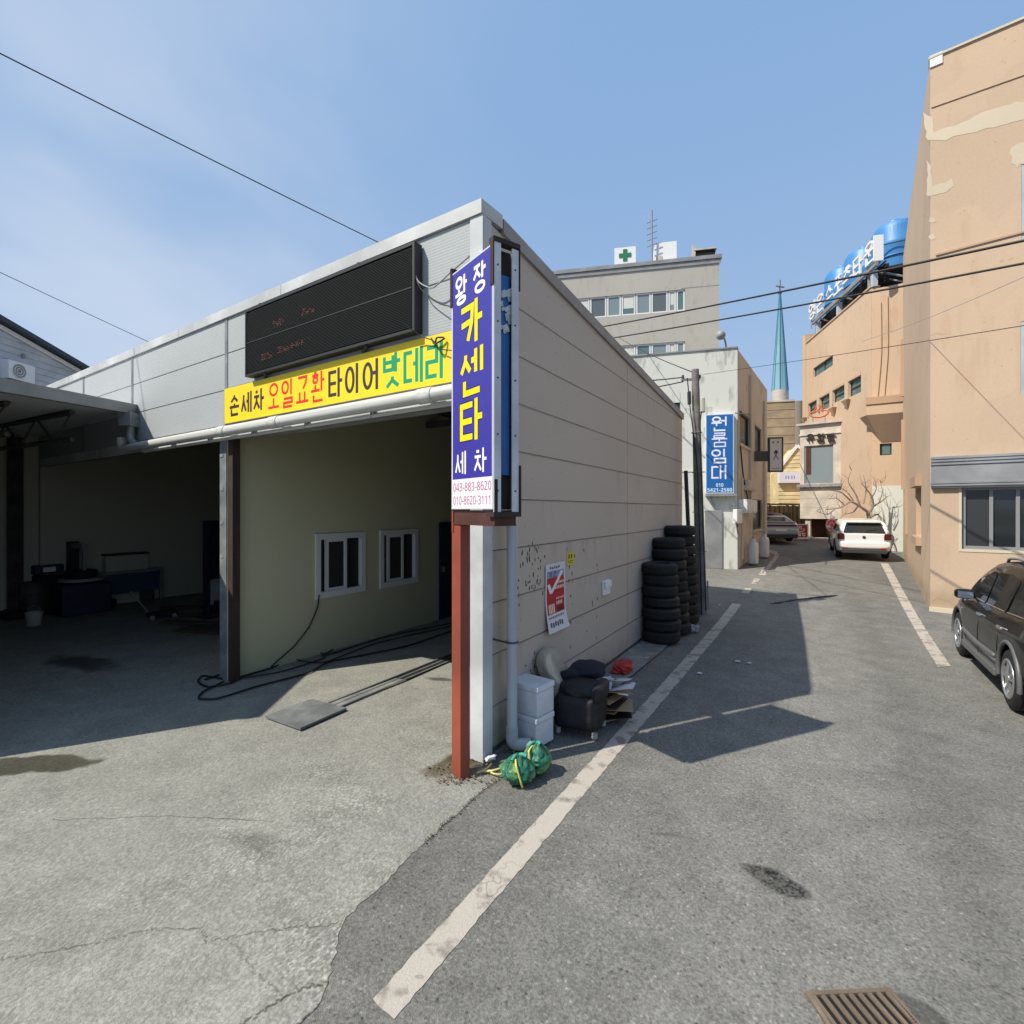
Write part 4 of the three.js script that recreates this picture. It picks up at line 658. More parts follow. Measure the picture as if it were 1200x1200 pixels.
{ // soil and small stones round the post foot
  const g = [], [cx, cf] = G(545, 905); for (let i = 0; i < 420; i++) { const a = rr(0, 6.28), r = 0.38 * Math.pow(rnd(), 0.8), s = 0.003 + 0.012 * Math.pow(rnd(), 3); const k = new THREE.IcosahedronGeometry(s, 0); k.scale(1, rr(0.4, 0.8), rr(0.7, 1.3)); k.rotateY(rr(0, 3)); k.translate(cx + r * Math.cos(a), ground(cx, cf) + 0.008, -cf + r * 0.6 * Math.sin(a)); g.push(k); }
  for (let i = 0; i < 110; i++) { const t = rnd(), s = rr(0.003, 0.008), [a, b] = [yardEdge[Math.floor(t * 30)], yardEdge[Math.floor(t * 30) + 1]], q = rnd(); const x = lerp(a[0], b[0], q) + rr(-0.012, 0.02), f = lerp(a[1], b[1], q); g.push(new THREE.IcosahedronGeometry(s, 0).translate(x, ground(x, f) + 0.004, -f)); }
  const o = part('soil_crumbs', g, mat([0.16, 0.125, 0.085], 1), scene); o.userData.kind = 'stuff'; tag(o, 'brown soil crumbs and grit round the red post foot and along the concrete edge', 'soil');
  const t = thing('crushed_cup', 'crushed white paper scrap behind the corner post foot', 'litter', [G(575, 893)[0], 0.01, -G(575, 893)[1]], 0.5); part('crumple', [tr(blob(0.11, 0.05, 0.06, 20, 61, 0.35), 0, 0, 0)], M.whitePlain, t);
  const lit = [[700, 836], [742, 802], [758, 772], [843, 710], [820, 790], [864, 776], [878, 778]];
  const gg = lit.map(([a, b], i) => { const [x, f] = G(a, b); return tr(blob(0.05 + 0.02 * (i % 3), 0.02, 0.05, 12, 70 + i, 0.3), x, ground(x, f) + 0.004, -f); });
  gg.forEach((q, i) => tag(part('paper_scrap', q, M.paper, scene), 'tiny pale paper scrap ' + ['beside the crumpled grey plastic by the armchair', 'between the red bag and the white lane line', 'on the concrete footing before the nearest tyre stack', 'in the shade near the end of the white lane line', 'nearest the lane line in the big road shadow', 'in the middle of the road shadow, left of two', 'in the middle of the road shadow, right of two'][i], 'litter', 'paper scraps on the lane'));
}
{ const g = []; for (let i = 0; i < 260; i++) { const a = rnd(), [x, f] = a < 0.6 ? FW.at(rr(0.2, 5), 0.02 + 0.5 * rnd() * rnd()) : FW.at(rr(1, 7), rr(0.4, 0.8)); const s = 0.003 + 0.009 * Math.pow(rnd(), 2); g.push(new THREE.IcosahedronGeometry(s, 0).rotateY(rr(0, 3)).translate(x, ground(x, f) + (a < 0.6 ? 0.024 : -0.008), -f)); }
  const o = part('grit', g, mat([0.22, 0.20, 0.17], 1), scene); o.userData.kind = 'stuff'; tag(o, 'loose grit and tiny stones strewn along the foot of the grey side wall', 'grit'); }
// tyre stacks
function tyreGeo(R, w) {
  const r0 = R * 0.6, pts = []; const q = (r, y) => pts.push(new THREE.Vector2(r, y));
  q(r0, 0.03); q(r0 + 0.012, 0.008); q(R * 0.78, 0); q(R * 0.90, 0.012); q(R * 0.955, 0.03); q(R * 0.985, 0.045);
  for (const k of [0.28, 0.43, 0.57, 0.72]) { q(R, k * w - 0.007); q(R - 0.009, k * w - 0.005); q(R - 0.009, k * w + 0.005); q(R, k * w + 0.007); }
  q(R * 0.985, w - 0.045); q(R * 0.955, w - 0.03); q(R * 0.90, w - 0.012); q(R * 0.78, w); q(r0 + 0.012, w - 0.008); q(r0, w - 0.03); q(r0, 0.03);
  return uvm(toCreasedNormals(new THREE.LatheGeometry(pts, 56), 0.6));
}
const ORD = ['lowest', 'second lowest', 'third from bottom', 'fourth from bottom', 'fifth from bottom', 'sixth from bottom', 'seventh from bottom', 'eighth from bottom', 'ninth from bottom', 'topmost'];
const tyreVariants = [[0.325, 0.205], [0.315, 0.2], [0.335, 0.21]].map(([R, w]) => [tyreGeo(R, w), w]);
const rubbers = [M.rubber, mat([0.021, 0.020, 0.019], 0.8, { map: dust1, bump: grain1, bs: 0.002 }), mat([0.013, 0.013, 0.0135], 0.6, { map: dust1, bump: grain1, bs: 0.002 }), mat([0.026, 0.024, 0.022], 0.85, { map: dust1, bump: plas1, bs: 0.003 })];
function stack(x, f, n, where, lean) {
  let y = ground(x, f) + 0.02;
  for (let i = 0; i < n; i++) {
    const [g, w] = tyreVariants[Math.floor(rnd() * 3)]; const o = part('used_tyre', g, rubbers[Math.floor(rnd() * 4)], scene);
    o.position.set(x + rr(-0.018, 0.018) + lean[0] * i, y, -f + rr(-0.018, 0.018) + lean[1] * i); o.rotation.y = rr(0, 6); o.rotation.z = rr(-0.008, 0.008);
    tag(o, `black used tyre, ${i === n - 1 ? 'topmost' : ORD[i]} in the ${where}`, 'tyre', 'used tyres stacked along the wall'); y += w * 0.985;
  }
}
stack(2.72, 9.28, 7, 'nearest tyre stack by the wall', [-0.008, 0]);
stack(3.12, 9.95, 9, 'middle tyre stack by the wall', [-0.012, 0.004]);
stack(3.58, 10.75, 10, 'farthest tyre stack next to the pole', [-0.008, 0]);
{ const [x, f] = G(812, 741); const t = thing('crumpled_bag', 'small crumpled pale plastic bag at the foot of the tyre stacks', 'litter', [x, ground(x, f) + 0.01, -f]); part('crumple', blob(0.2, 0.14, 0.16, 28, 81, 0.35), mat([0.25, 0.26, 0.28], 0.6), t); }

// ---------------------------------------------------------------- on the yard: plate, trench drain, hoses, and the things in the dark bays
{
  const q = [[311, 842], [365, 822], [406, 833], [352, 857]].map((p) => G(...p)), c = [(q[0][0] + q[2][0]) / 2, (q[0][1] + q[2][1]) / 2];
  const t = thing('steel_cover_plate', 'flat grey steel plate covering the end of the yard drain', 'cover plate', [c[0], 0, -c[1]]);
  part('plate', hull(q.flatMap(([x, f]) => [P(x - c[0], f - c[1], ground(x, f) + 0.01), P(x - c[0], f - c[1], ground(x, f) + 0.035)])), M.steelPlate, t);
  const a = G(385, 830), b = G(470, 797), e = G(560, 758), d = [e[0] - a[0], e[1] - a[1]], l = Math.hypot(...d), n = [d[1] / l, -d[0] / l];
  const s = (p, q2, o, w, y0, y1) => slab([[p[0] + n[0] * o, p[1] + n[1] * o], [q2[0] + n[0] * o, q2[1] + n[1] * o], [q2[0] + n[0] * (o + w), q2[1] + n[1] * (o + w)], [p[0] + n[0] * (o + w), p[1] + n[1] * (o + w)]].map(([x, f]) => [x, f, ground(x, f) + y1]), y1 - y0);
  const tr2 = thing('trench_drain', 'narrow trench drain with steel edges running from the plate into the bay', 'drain');
  part('edge_angle', s(a, e, -0.13, 0.025, -0.05, 0.02), M.steelPlate, tr2); part('edge_angle', s(a, e, 0.105, 0.025, -0.05, 0.02), M.steelPlate, tr2);
  part('channel', s(b, e, -0.1, 0.2, 0.0, 0.012), M.darkVoid, tr2); part('centre_bar', s(a, e, -0.012, 0.024, 0.0, 0.018), M.steelPlate, tr2);
  part('infill', s(a, b, -0.1, 0.2, 0.0, 0.013), M.stoneCurb, tr2);
}
{
  const gp3 = (list, y = 0.015) => list.map(([a, b]) => { const [x, f] = G(a, b); return V(x, ground(x, f) + y, -f); });
  const t = thing('air_hose', 'long black air hose looped on the floor round the grey post', 'hose');
  part('hose', [tube(gp3([[262, 797], [238, 793], [232, 800], [245, 806], [275, 800], [258, 792], [240, 798]]), 0.013, 6, 80), tube(gp3([[262, 800], [238, 812], [233, 820], [255, 820], [300, 806], [360, 790], [385, 777], [430, 768], [480, 757], [535, 738]]), 0.014, 6, 120)], M.black, t);
  const t2 = thing('cable_run', 'tangle of black cables lying along the foot of the inner wall', 'cable');
  part('cable', [tube(gp3([[280, 795], [320, 783], [335, 775], [310, 776], [350, 770], [392, 760], [378, 770], [420, 757], [460, 745], [535, 730]]), 0.012, 6, 120), tube(gp3([[275, 797], [330, 788], [380, 772], [372, 765], [345, 773], [380, 777], [440, 755], [535, 733]]), 0.011, 6, 120)], M.black, t2);
  const FP = new Frame(...FA.at(-4.76, -0.02), 0.509, 0.861); const c = [[374, 697], [372, 712], [362, 735], [345, 757], [328, 772], [318, 781]].map(([a, b]) => { const l = FP.L(a, b, 0.04), w = FP.at(l[0], 0.04); return V(w[0], Math.max(l[1], ground(...w) + 0.02), -w[1]); });
  const t3 = thing('power_cable', 'single black cable hanging from the first bay window down to the floor', 'cable'); part('cable', tube(c, 0.012, 6), M.black, t3);
}
{ // the dark workshop: lift column, benches, tool cabinets, tyre changer, drum, planks
  const at = (px, py) => { const [x, f] = G(px, py); return [x, ground(x, f), -f]; };
  const turn = Math.atan2(0.861, 0.509);
  const lift = thing('lift_column', 'tall dark blue steel column of a car lift behind the grey post', 'car lift', at(249, 722), turn);
  part('column', [bx(-0.16, 0.16, 0, 2.3, -0.13, -0.1), bx(-0.16, -0.13, 0, 2.3, -0.1, 0.13), bx(0.13, 0.16, 0, 2.3, -0.1, 0.13)], M.blueSteel, lift); part('foot_plate', bx(-0.3, 0.3, 0, 0.03, -0.25, 0.25), M.blueSteel, lift); part('carriage', bx(-0.12, 0.12, 0.3, 0.9, -0.09, 0.16), M.greySteel, lift); part('lift_arm', bx(-0.06, 0.06, 0.3, 0.4, 0.16, 1.0), M.blueSteel, lift);
  const bench = thing('workbench', 'dark blue steel workbench with grey box on top against the back wall', 'workbench', at(147, 706), turn);
  part('top', bx(-0.8, 0.8, 0.84, 0.9, -0.35, 0.35), M.greySteel, bench); for (const x of [-0.75, 0.75]) for (const z of [-0.3, 0.3]) part('leg', bx(x - 0.035, x + 0.035, 0, 0.84, z - 0.035, z + 0.035), M.galv, bench); part('skirt', bx(-0.72, 0.72, 0.3, 0.8, 0.26, 0.29), mat([0.02, 0.06, 0.12], 0.6), bench);
  const box = thing('storage_box', 'olive grey storage box on the dark workbench', 'box', [at(147, 706)[0], at(147, 706)[1] + 0.905, at(147, 706)[2]], turn); part('box', rbx(-0.55, 0.45, 0, 0.42, -0.28, 0.28, 0.02), M.inner, box); part('lid', rbx(-0.57, 0.47, 0.425, 0.47, -0.3, 0.3, 0.015), M.greenDark, box);
  for (let i = 0; i < 5; i++) { const b = thing('bottle', `small dark bottle on the storage box, ${['first', 'second', 'third', 'fourth', 'last'][i]} from the left`, 'bottle', [at(147, 706)[0] - 0.2 + i * 0.09, at(147, 706)[1] + 1.38, at(147, 706)[2] + 0.15 - i * 0.15], 0, 'bottles on the storage box'); part('body', cyl(0.035, 0.035, 0.16, 0, 0, 0, 12), M.blackRough, b); part('neck', cyl(0.033, 0.012, 0.07, 0, 0.16, 0, 12), M.blackRough, b); }
  const ch = thing('tyre_changer', 'bulky dark tyre changing machine with round turntable by the back wall', 'machine', at(95, 718), turn);
  part('cabinet', rbx(-0.5, 0.5, 0, 0.75, -0.4, 0.4, 0.04), M.blueSteel, ch); part('turntable', cyl(0.45, 0.45, 0.07, 0, 0.8, 0, 32), M.greySteel, ch); part('spindle', cyl(0.12, 0.12, 0.06, 0, 0.75, 0), M.black, ch); part('mast', bx(-0.1, 0.1, 0.7, 1.75, -0.58, -0.4), M.black, ch); part('tool_arm', [bx(-0.06, 0.06, 1.6, 1.72, -0.4, 0.2), bx(-0.03, 0.03, 1.05, 1.6, 0.12, 0.2)], M.greySteel, ch); part('wheel', tr(tyreGeo(0.34, 0.2), 0, 0.87, 0), M.rubber, ch);
  const bal = thing('wheel_balancer', 'dark box-shaped wheel balancer with a white panel left of the tyre changer', 'machine', at(56, 718), turn); part('cabinet', rbx(-0.28, 0.28, 0, 0.95, -0.3, 0.3, 0.03), M.blackRough, bal); part('hood', rbx(-0.3, 0.3, 0.96, 1.2, -0.32, 0.1, 0.05), M.blueSteel, bal); part('display', bx(-0.12, 0.12, 1.02, 1.14, 0.101, 0.11), M.whitePlain, bal);
  const drum = thing('oil_drum', 'dented grey-green oil drum by the column in the shelter', 'drum', at(38, 722)); part('barrel', [cyl(0.26, 0.26, 0.82, 0, 0, 0, 28), ...[0.02, 0.28, 0.54, 0.8].map((y) => tr(new THREE.TorusGeometry(0.262, 0.012, 6, 28).rotateX(Math.PI / 2), 0, y, 0))], mat([0.10, 0.105, 0.09], 0.6, { map: dust1 }), drum); part('bung', cyl(0.03, 0.03, 0.02, 0.12, 0.82, 0.08), M.black, drum);
  const cab = thing('tool_cabinet', 'wide dark blue tool cabinet with drawers at the back of the bay', 'cabinet', at(213, 694), turn); part('body', bx(-0.9, 0.9, 0.1, 1.75, -0.3, 0.3), M.blueSteel, cab); for (let i = 0; i < 6; i++) { const d = part('drawer', bx(-0.85, -0.02, 0.16 + i * 0.25, 0.38 + i * 0.25, 0.301, 0.325), M.greySteel, cab); part('handle', bx(-0.6, -0.27, 0.32 + i * 0.25, 0.34 + i * 0.25, 0.325, 0.345), M.chrome, d); } part('door', bx(0.02, 0.85, 0.16, 1.68, 0.301, 0.325), M.blueSteel, cab);
  const shelf = thing('parts_shelf', 'open grey shelf unit packed with cartons beside the tool cabinet', 'shelf', at(183, 697), turn); for (const x of [-0.45, 0.45]) for (const z of [-0.2, 0.2]) part('upright', bx(x - 0.02, x + 0.02, 0, 1.9, z - 0.02, z + 0.02), M.greySteel, shelf); for (let i = 0; i < 4; i++) part('shelf_board', bx(-0.43, 0.43, 0.25 + i * 0.5, 0.28 + i * 0.5, -0.22, 0.22), M.greySteel, shelf);
  for (let i = 0; i < 3; i++) { const b = at(183, 697), c = thing('carton', ['dark carton on the lowest shelf board of the parts shelf', 'dark carton on the middle shelf board of the parts shelf', 'dark carton on the upper shelf board of the parts shelf'][i], 'carton', [b[0], b[1] + 0.285 + i * 0.5, b[2]], turn); part('box', bx(-0.3, 0.25, 0, 0.33, -0.17, 0.17), M.cardboard, c); part('tape', bx(-0.3, 0.25, 0.331, 0.333, -0.03, 0.03), M.paper, c); }
  [[20, 724, 'dark tyre lying flat on the shelter floor left of the drum'], [72, 716, 'dark tyre lying flat between the balancer and the tyre changer'], [118, 712, 'dark tyre lying flat between the tyre changer and the workbench']].forEach(([a, b, lab], k) => { const o = part('used_tyre', tyreVariants[k][0], M.rubber, scene); o.position.set(...at(a, b)); tag(o, lab, 'tyre', 'loose tyres in the shelter'); });
  const can = thing('jerry_can', 'grey-green jerry can standing at the foot of the parts shelf', 'can', at(172, 703), 0.5); part('can', rbx(-0.17, 0.17, 0, 0.4, -0.08, 0.08, 0.04), M.greenDark, can); part('handle', bx(-0.1, 0.1, 0.42, 0.45, -0.02, 0.02), M.black, can); part('cap', cyl(0.03, 0.03, 0.05, 0.11, 0.39, 0, 12), M.black, can);
  const bk = thing('bucket', 'pale plastic bucket on the floor before the wheel balancer', 'bucket', at(40, 733)); part('bucket', new THREE.LatheGeometry([[0.001, 0.01], [0.12, 0.01], [0.15, 0.3], [0.16, 0.3], [0.125, 0], [0.001, 0]].map((p) => new THREE.Vector2(...p)), 24), mat([0.4, 0.4, 0.38], 0.6, { side: true }), bk); part('handle', tr(new THREE.TorusGeometry(0.15, 0.006, 6, 20, Math.PI), 0, 0.29, 0), M.greySteel, bk);
  const labels = ['nearest brown plank on the bay floor beside the lift column', 'second brown plank on the bay floor, behind the nearest one', 'third brown plank on the bay floor, farther back', 'farthest short plank on the bay floor'];
  [[235, 741, 1.2], [222, 731, 1.3], [226, 722, 1.2], [214, 713, 1.0]].forEach(([a, b, l], i) => { const p = thing('plank', labels[i], 'plank', at(a, b), -0.25 + i * 0.12, 'planks on the bay floor'); part('board', bx(-l / 2, l / 2, 0.0, 0.05, -0.11, 0.11), M.plank, p); });
  const jack = thing('trolley_jack', 'low dark trolley jack with steel handle on the shaded floor', 'jack', at(190, 724), 0.8); part('chassis', rbx(-0.3, 0.3, 0.04, 0.16, -0.14, 0.14, 0.03), M.blackRough, jack); part('handle', rod(V(-0.25, 0.12, 0), V(-0.6, 0.7, 0), 0.018), M.galv, jack); for (const x of [-0.22, 0.22]) for (const z of [-0.15, 0.15]) part('wheel', cyl(0.05, 0.05, 0.04, 0, -0.02, 0, 14).rotateX(Math.PI / 2).translate(x, 0.05, z), M.greySteel, jack);
}
// iron road drain in the foreground
{
  const a = G(943, 1164), b = G(1043, 1161), d = [b[0] - a[0], b[1] - a[1]], l = Math.hypot(...d), t = thing('road_drain', 'rusty brown iron grate set in the asphalt in the near right foreground', 'drain', [a[0], 0, -a[1]], Math.atan2(d[1], d[0]));
  const w = l, dep = 0.34;
  part('frame', [bx(0, w, 0.0, 0.012, 0, 0.022), bx(0, w, 0, 0.012, dep - 0.022, dep), bx(0, 0.022, 0, 0.012, 0.022, dep - 0.022), bx(w - 0.022, w, 0, 0.012, 0.022, dep - 0.022)], M.grate, t);
  part('pit', bx(0.022, w - 0.022, -0.008, -0.002, 0.022, dep - 0.022), M.darkVoid, t);
  const n = 9; for (let i = 0; i < n; i++) { const x = 0.03 + (w - 0.06) * i / (n - 1); part('grate_bar', prism([[x - 0.010, -0.02], [x + 0.009, -0.02], [x + 0.009 + 0.02, -dep + 0.02], [x - 0.010 + 0.02, -dep + 0.02]].map(([p, q]) => [p, q]).reverse(), 0, 0.012).rotateX(-Math.PI / 2).translate(0, 0, 0), M.grate, t); }
}

// ---------------------------------------------------------------- the tall peach building on the right
const CORN = [9.72, 11.9];
const FPF = new Frame(...CORN, 0.777, -0.629), FPL = new Frame(...CORN, -0.571, -0.82);
const wallHoles = (x0, x1, y0, y1, depth, holes) => prism(rect(x0, x1, y0, y1), -depth, 0, holes.map((h) => rect(...h)));
const inFrame = (t, fr, geo) => { const [x, f] = fr.at(0); geo.applyMatrix4(new THREE.Matrix4().makeRotationY(fr.turn)); geo.translate(x, 0, -f); return local(t, geo); };
{
  const t = FPF.thing('peach_building', 'tall plain peach rendered block with patched plaster, right foreground', 'building'), H = 12.85;
  const w1 = FPF.R(1127, 571, 1232, 647), w2 = FPF.R(1197, 186, 1246, 270), w3 = FPF.R(1196, 377, 1246, 456);
  const ws = [w1, w2, w3];
  part('front_wall', wallHoles(0, 13, -0.3, H, 0.3, ws), M.peach, t);
  windowIn(t, w1, -0.06, { frame: M.frameGrey, fw: 0.07, panes: 3, d: 0.08, glasses: [M.glassDim, M.glass, M.glass] });
  windowIn(t, w2, -0.01, { frame: M.pvcBlue, fw: 0.1, panes: 2, glass: M.glassPale }); windowIn(t, w3, -0.01, { frame: M.pvcBlue, fw: 0.1, panes: 2, glass: M.glassPale });
  part('window_trim', [bx(w1[0] - 0.05, w1[0], w1[2] - 0.06, w1[3] + 0.02, 0, 0.012), bx(w1[0], w1[1], w1[2] - 0.06, w1[2], 0, 0.012)], M.patch, t);
  const a = FPF.L(1091, 536), b = FPF.L(1091, 572);
  const aw = part('shutter_box', bx(a[0], 13, b[1], a[1], 0, 0.1), M.awning, t);
  for (const k of [0.08, 0.16, 0.76, 0.86, 0.95]) { const y = lerp(b[1], a[1], k); part('rib', bx(a[0] - 0.01, 13, y - 0.02, y + 0.02, 0.1, 0.125), M.awning, aw); }
  const poly = (pts, z = 0.005) => { const q = pts.map((p) => FPF.L(...p).slice(0, 2)), out = []; q.forEach((a, i) => { const b = q[(i + 1) % q.length], n = Math.max(1, Math.round(Math.hypot(b[0] - a[0], b[1] - a[1]) / 0.12)); for (let k = 0; k < n; k++) out.push([lerp(a[0], b[0], k / n) + rr(-0.025, 0.025), lerp(a[1], b[1], k / n) + rr(-0.03, 0.03)]); }); return prism(out, 0, z); };
  part('plaster_patch', poly([[1083, 133], [1093, 138], [1094, 154], [1120, 147], [1150, 132], [1200, 118], [1230, 108], [1230, 132], [1190, 142], [1150, 153], [1110, 163], [1086, 166]]), M.patch, t);
  part('plaster_patch', poly([[1086, 188], [1091, 196], [1094, 218], [1114, 211], [1117, 218], [1107, 226], [1087, 229]]), M.patch, t);
  part('plaster_patch', poly([[1184, 172], [1240, 158], [1240, 186], [1196, 192], [1193, 196], [1185, 190]]), M.patch, t);
  for (const [x, y, r] of [[1093, 258, 3.5], [1092, 277, 3.5]]) part('plaster_patch', poly(Array.from({ length: 10 }, (_, i) => [x + r * Math.cos(i * 0.628), y - r * Math.sin(i * 0.628)])), M.patch, t);
  const g1a = FPF.L(1097, 299), g1b = FPF.L(1200, 272); part('ledge', [hull([[0.1, g1a[1]], [13, g1a[1] + (g1b[1] - g1a[1]) / (g1b[0] - g1a[0]) * (13 - g1a[0])]].flatMap(([x, y]) => [V(x, y - 0.02, 0), V(x, y + 0.02, 0), V(x, y - 0.02, 0.03), V(x, y + 0.02, 0.03)]))], M.peachDark, t);
  const g2a = FPF.L(1084, 129), g2b = FPF.L(1200, 88); part('ledge', [hull([[0.02, g2a[1]], [13, g2a[1] + (g2b[1] - g2a[1]) / (g2b[0] - g2a[0]) * (13 - g2a[0])]].flatMap(([x, y]) => [V(x, y - 0.015, 0), V(x, y + 0.015, 0), V(x, y - 0.012, 0.022), V(x, y + 0.012, 0.022)]))], M.peach, t);
  part('foundation', bx(-0.02, 13, -0.3, 0.14, 0.0005, 0.05), M.patch, t);
  part('coping', bx(-0.03, 13, H, H + 0.05, -0.35, 0.04), M.patch, t);
  part('corner_bracket', [bx(-0.01, 0.22, H - 0.2, H + 0.07, 0.005, 0.03)], M.frameWhite, t);
  // face along the lane
  const s1 = FPL.R(1073.5, 572, 1079.5, 630), s2 = FPL.R(1061, 566, 1065, 640); const LL = 11.4;
  const hs = [[s1[0], s1[1], s1[2], s1[3]]];
  part('side_wall', inFrame(t, FPL, wallHoles(-LL, -0.0, -0.3, H, 0.28, hs)), M.peach, t);
  const pw = part('window', inFrame(t, FPL, bx(s1[0], s1[1], s1[2], s1[3], -0.2, -0.15)), M.brown, t);
  part('lintel', inFrame(t, FPL, bx(s1[0] - 0.12, s1[1] + 0.12, s1[3], s1[3] + 0.28, 0, 0.14)), M.peachDark, t); part('sill', inFrame(t, FPL, bx(s1[0] - 0.1, s1[1] + 0.1, s1[2] - 0.22, s1[2], 0, 0.12)), M.peachDark, t);
  for (const [a2, b2, y0, y1, w] of [[-10.9, -10.75, 7.0, 9.3, 0.1], [-10.6, -10.45, 3.2, 6.0, 0.1], [-8.6, -8.45, 1.5, 3.2, 0.07]]) part('wall_duct', inFrame(t, FPL, bx(a2, b2, y0, y1, 0.0, w)), M.peachDark, t);
  const back = [FPF.at(0.05, -0.29), FPF.at(13, -0.29), FPF.at(13, -10), FPL.at(-LL, -10), FPL.at(-LL, -0.27)];
  part('core', local(t, slab(back.map(([x, f]) => [x, f, H - 0.3]), H)), M.peachDark, t);
}
// ---------------------------------------------------------------- the sports hall and bath house behind it
const K = 1.12, HALL = EYE + 8.9 * K, FHA = new Frame(15.56 * K, 26.3 * K, -0.196, -0.98), FHB = new Frame(14.4 * K, 20.5 * K, 0.825, -0.565);
{
  const t = FHA.thing('sports_hall', 'peach rendered hall with small stepped windows, bearing rooftop lettering and three blue tanks', 'building'), H = HALL;
  const l0 = FHA.L(944.5, 600)[0], l1 = FHA.L(1021, 600)[0];
  const slit = [0, 0, 0, 0];
  const wins = [[948, 467, 957, 486], [961, 459, 972, 480], [976.5, 450, 989.5, 470], [995, 438, 1009, 463]].map((q) => { const r = FHA.R(...q); const c = FHA.L((q[0] + q[2]) / 2, q[1] + (q[3] - q[1]) * 0.22)[1], d = FHA.L((q[0] + q[2]) / 2, q[3] - (q[3] - q[1]) * 0.02)[1]; return [r[0], r[1], d, c]; });
  const sl = FHA.R(953, 439, 976, 419); const slc = FHA.L(964, 430)[1]; const slit2 = [sl[0], sl[1], slc - 0.28, slc + 0.28];
  part('lane_wall', wallHoles(l0, l1, -0.2, H, 0.3, [...wins, slit2]), M.hall, t);
  for (const w of wins) { windowIn(t, w, -0.08, { frame: M.frameDark, fw: 0.05, panes: 1, glass: M.glassGreen }); part('window_bar', bx(w[0] + 0.05, w[1] - 0.05, (w[2] + w[3]) / 2 - 0.03, (w[2] + w[3]) / 2 + 0.03, -0.11, -0.075), M.frameDark, t); part('window_trim', [bx(w[0] - 0.12, w[0], w[2] - 0.05, w[3] + 0.12, 0, 0.05), bx(w[0], w[1] + 0.02, w[3], w[3] + 0.12, 0, 0.05)], M.peach, t); }
  windowIn(t, slit2, -0.1, { frame: M.frameDark, fw: 0.04, panes: 2, glass: M.glassGreen });
  for (const [x, y] of [[978, 478], [994, 469], [944, 490]]) { const [a, b] = FHA.L(x, y); part('corbel', hull([V(a - 0.28, b, 0), V(a + 0.28, b, 0), V(a - 0.28, b, 0.22), V(a + 0.28, b, 0.22), V(a, b - 0.45, 0.03), V(a, b - 0.45, 0)]), M.peachDark, t); }
  part('coping', bx(l0 - 0.03, l1 + 0.03, H, H + 0.07, -0.35, 0.05), M.peach, t);
  part('end_pier', bx(l0 - 0.35, l0 + 0.1, -0.2, H + 0.55, -0.6, 0.08), M.hall, t);
  // the stretch between the long face and the tall block
  const B = (g) => inFrame(t, FHB, g);
  const sw = FHB.R(1031, 520, 1045, 533), bay = FHB.R(1021, 472, 1055, 486);
  part('link_wall', B(wallHoles(0, 2.2, -0.2, H - 0.1, 0.3, [[sw[0], sw[1], sw[2], sw[3]]])), M.hall, t);
  { const g = part('window', [B(bx(sw[0], sw[1], sw[2], sw[3], -0.16, -0.1))], M.frameDark, t); part('pane', B(bx(sw[0] + 0.22 * (sw[1] - sw[0]), sw[1] - 0.06, sw[2] + 0.05, sw[3] - 0.05, -0.099, -0.09)), M.glassGreen, g); }
  { // overhanging bay with a sloped underside
    const a = FHB.L(1013, 492, 0), yb = FHB.L(1021, 489)[1], yt = FHB.L(1021, 470)[1], yd = FHB.L(1040, 518)[1];
    part('overhang', B(hull([V(-0.45, yb, 0.02), V(1.35, yb, 0.02), V(-0.45, yt, 0.02), V(1.35, yt, 0.02), V(-0.2, yb, 0.75), V(1.35, yb, 0.75), V(-0.2, yt, 0.75), V(1.35, yt, 0.75), V(0.35, yd, 0.02), V(1.35, yd, 0.02)])), M.hall, t);
    part('overhang_band', B(bx(-0.22, 1.35, yt - 0.28, yt + 0.03, 0.751, 0.80)), M.peachDark, t);
  }
  for (const [x, y0, y1] of [[0.34, 7.0, 11.6], [0.58, 7.0, 11.8]]) part('wall_cable', B(tube([V(x, y1, 0.03), V(x + 0.01, (y0 + y1) / 2, 0.03), V(x - 0.15, y0, 0.03)], 0.018, 6)), M.peachDark, t);
  const pl = FHB.R(1013, 570, 1047, 668); part('pale_panel', B(bx(0.02, 2.1, 0.2, pl[3], 0.003, 0.035)), M.whiteWall, t);
  const back = [FHA.at(l0 + 0.05, -0.28), FHA.at(l1, -0.28), FHB.at(2.1, -0.28), FHB.at(2.1, -9), FHA.at(l0 + 0.05, -9)]; part('core', local(t, slab(back.map(([x, f]) => [x, f, H - 0.35]), H)), M.peachDark, t);
  const rp = [FHA.at(l0 + 0.4, -0.4), FHA.at(l1 - 0.1, -0.4), FHA.at(l1 - 0.1, -2.6), FHA.at(l0 + 0.4, -2.6)]; part('tank_deck', local(t, slab(rp.map(([x, f]) => [x, f, H + 0.95]), 0.12)), M.blackRough, t);
  part('roof_screen', bx(l0 + 0.3, l1 + 0.2, H + 0.07, H + 0.95, -0.62, -0.55), M.blackRough, t); const ls = []; for (let i = 0; i < 8; i++) ls.push(bx(l0 + 0.4, l1 + 0.4, H + 0.1 + i * 0.12, H + 0.15 + i * 0.12, -0.42, -0.36)); part('roof_louvre', ls, M.blackRough, t).userData.kind = 'stuff';
}
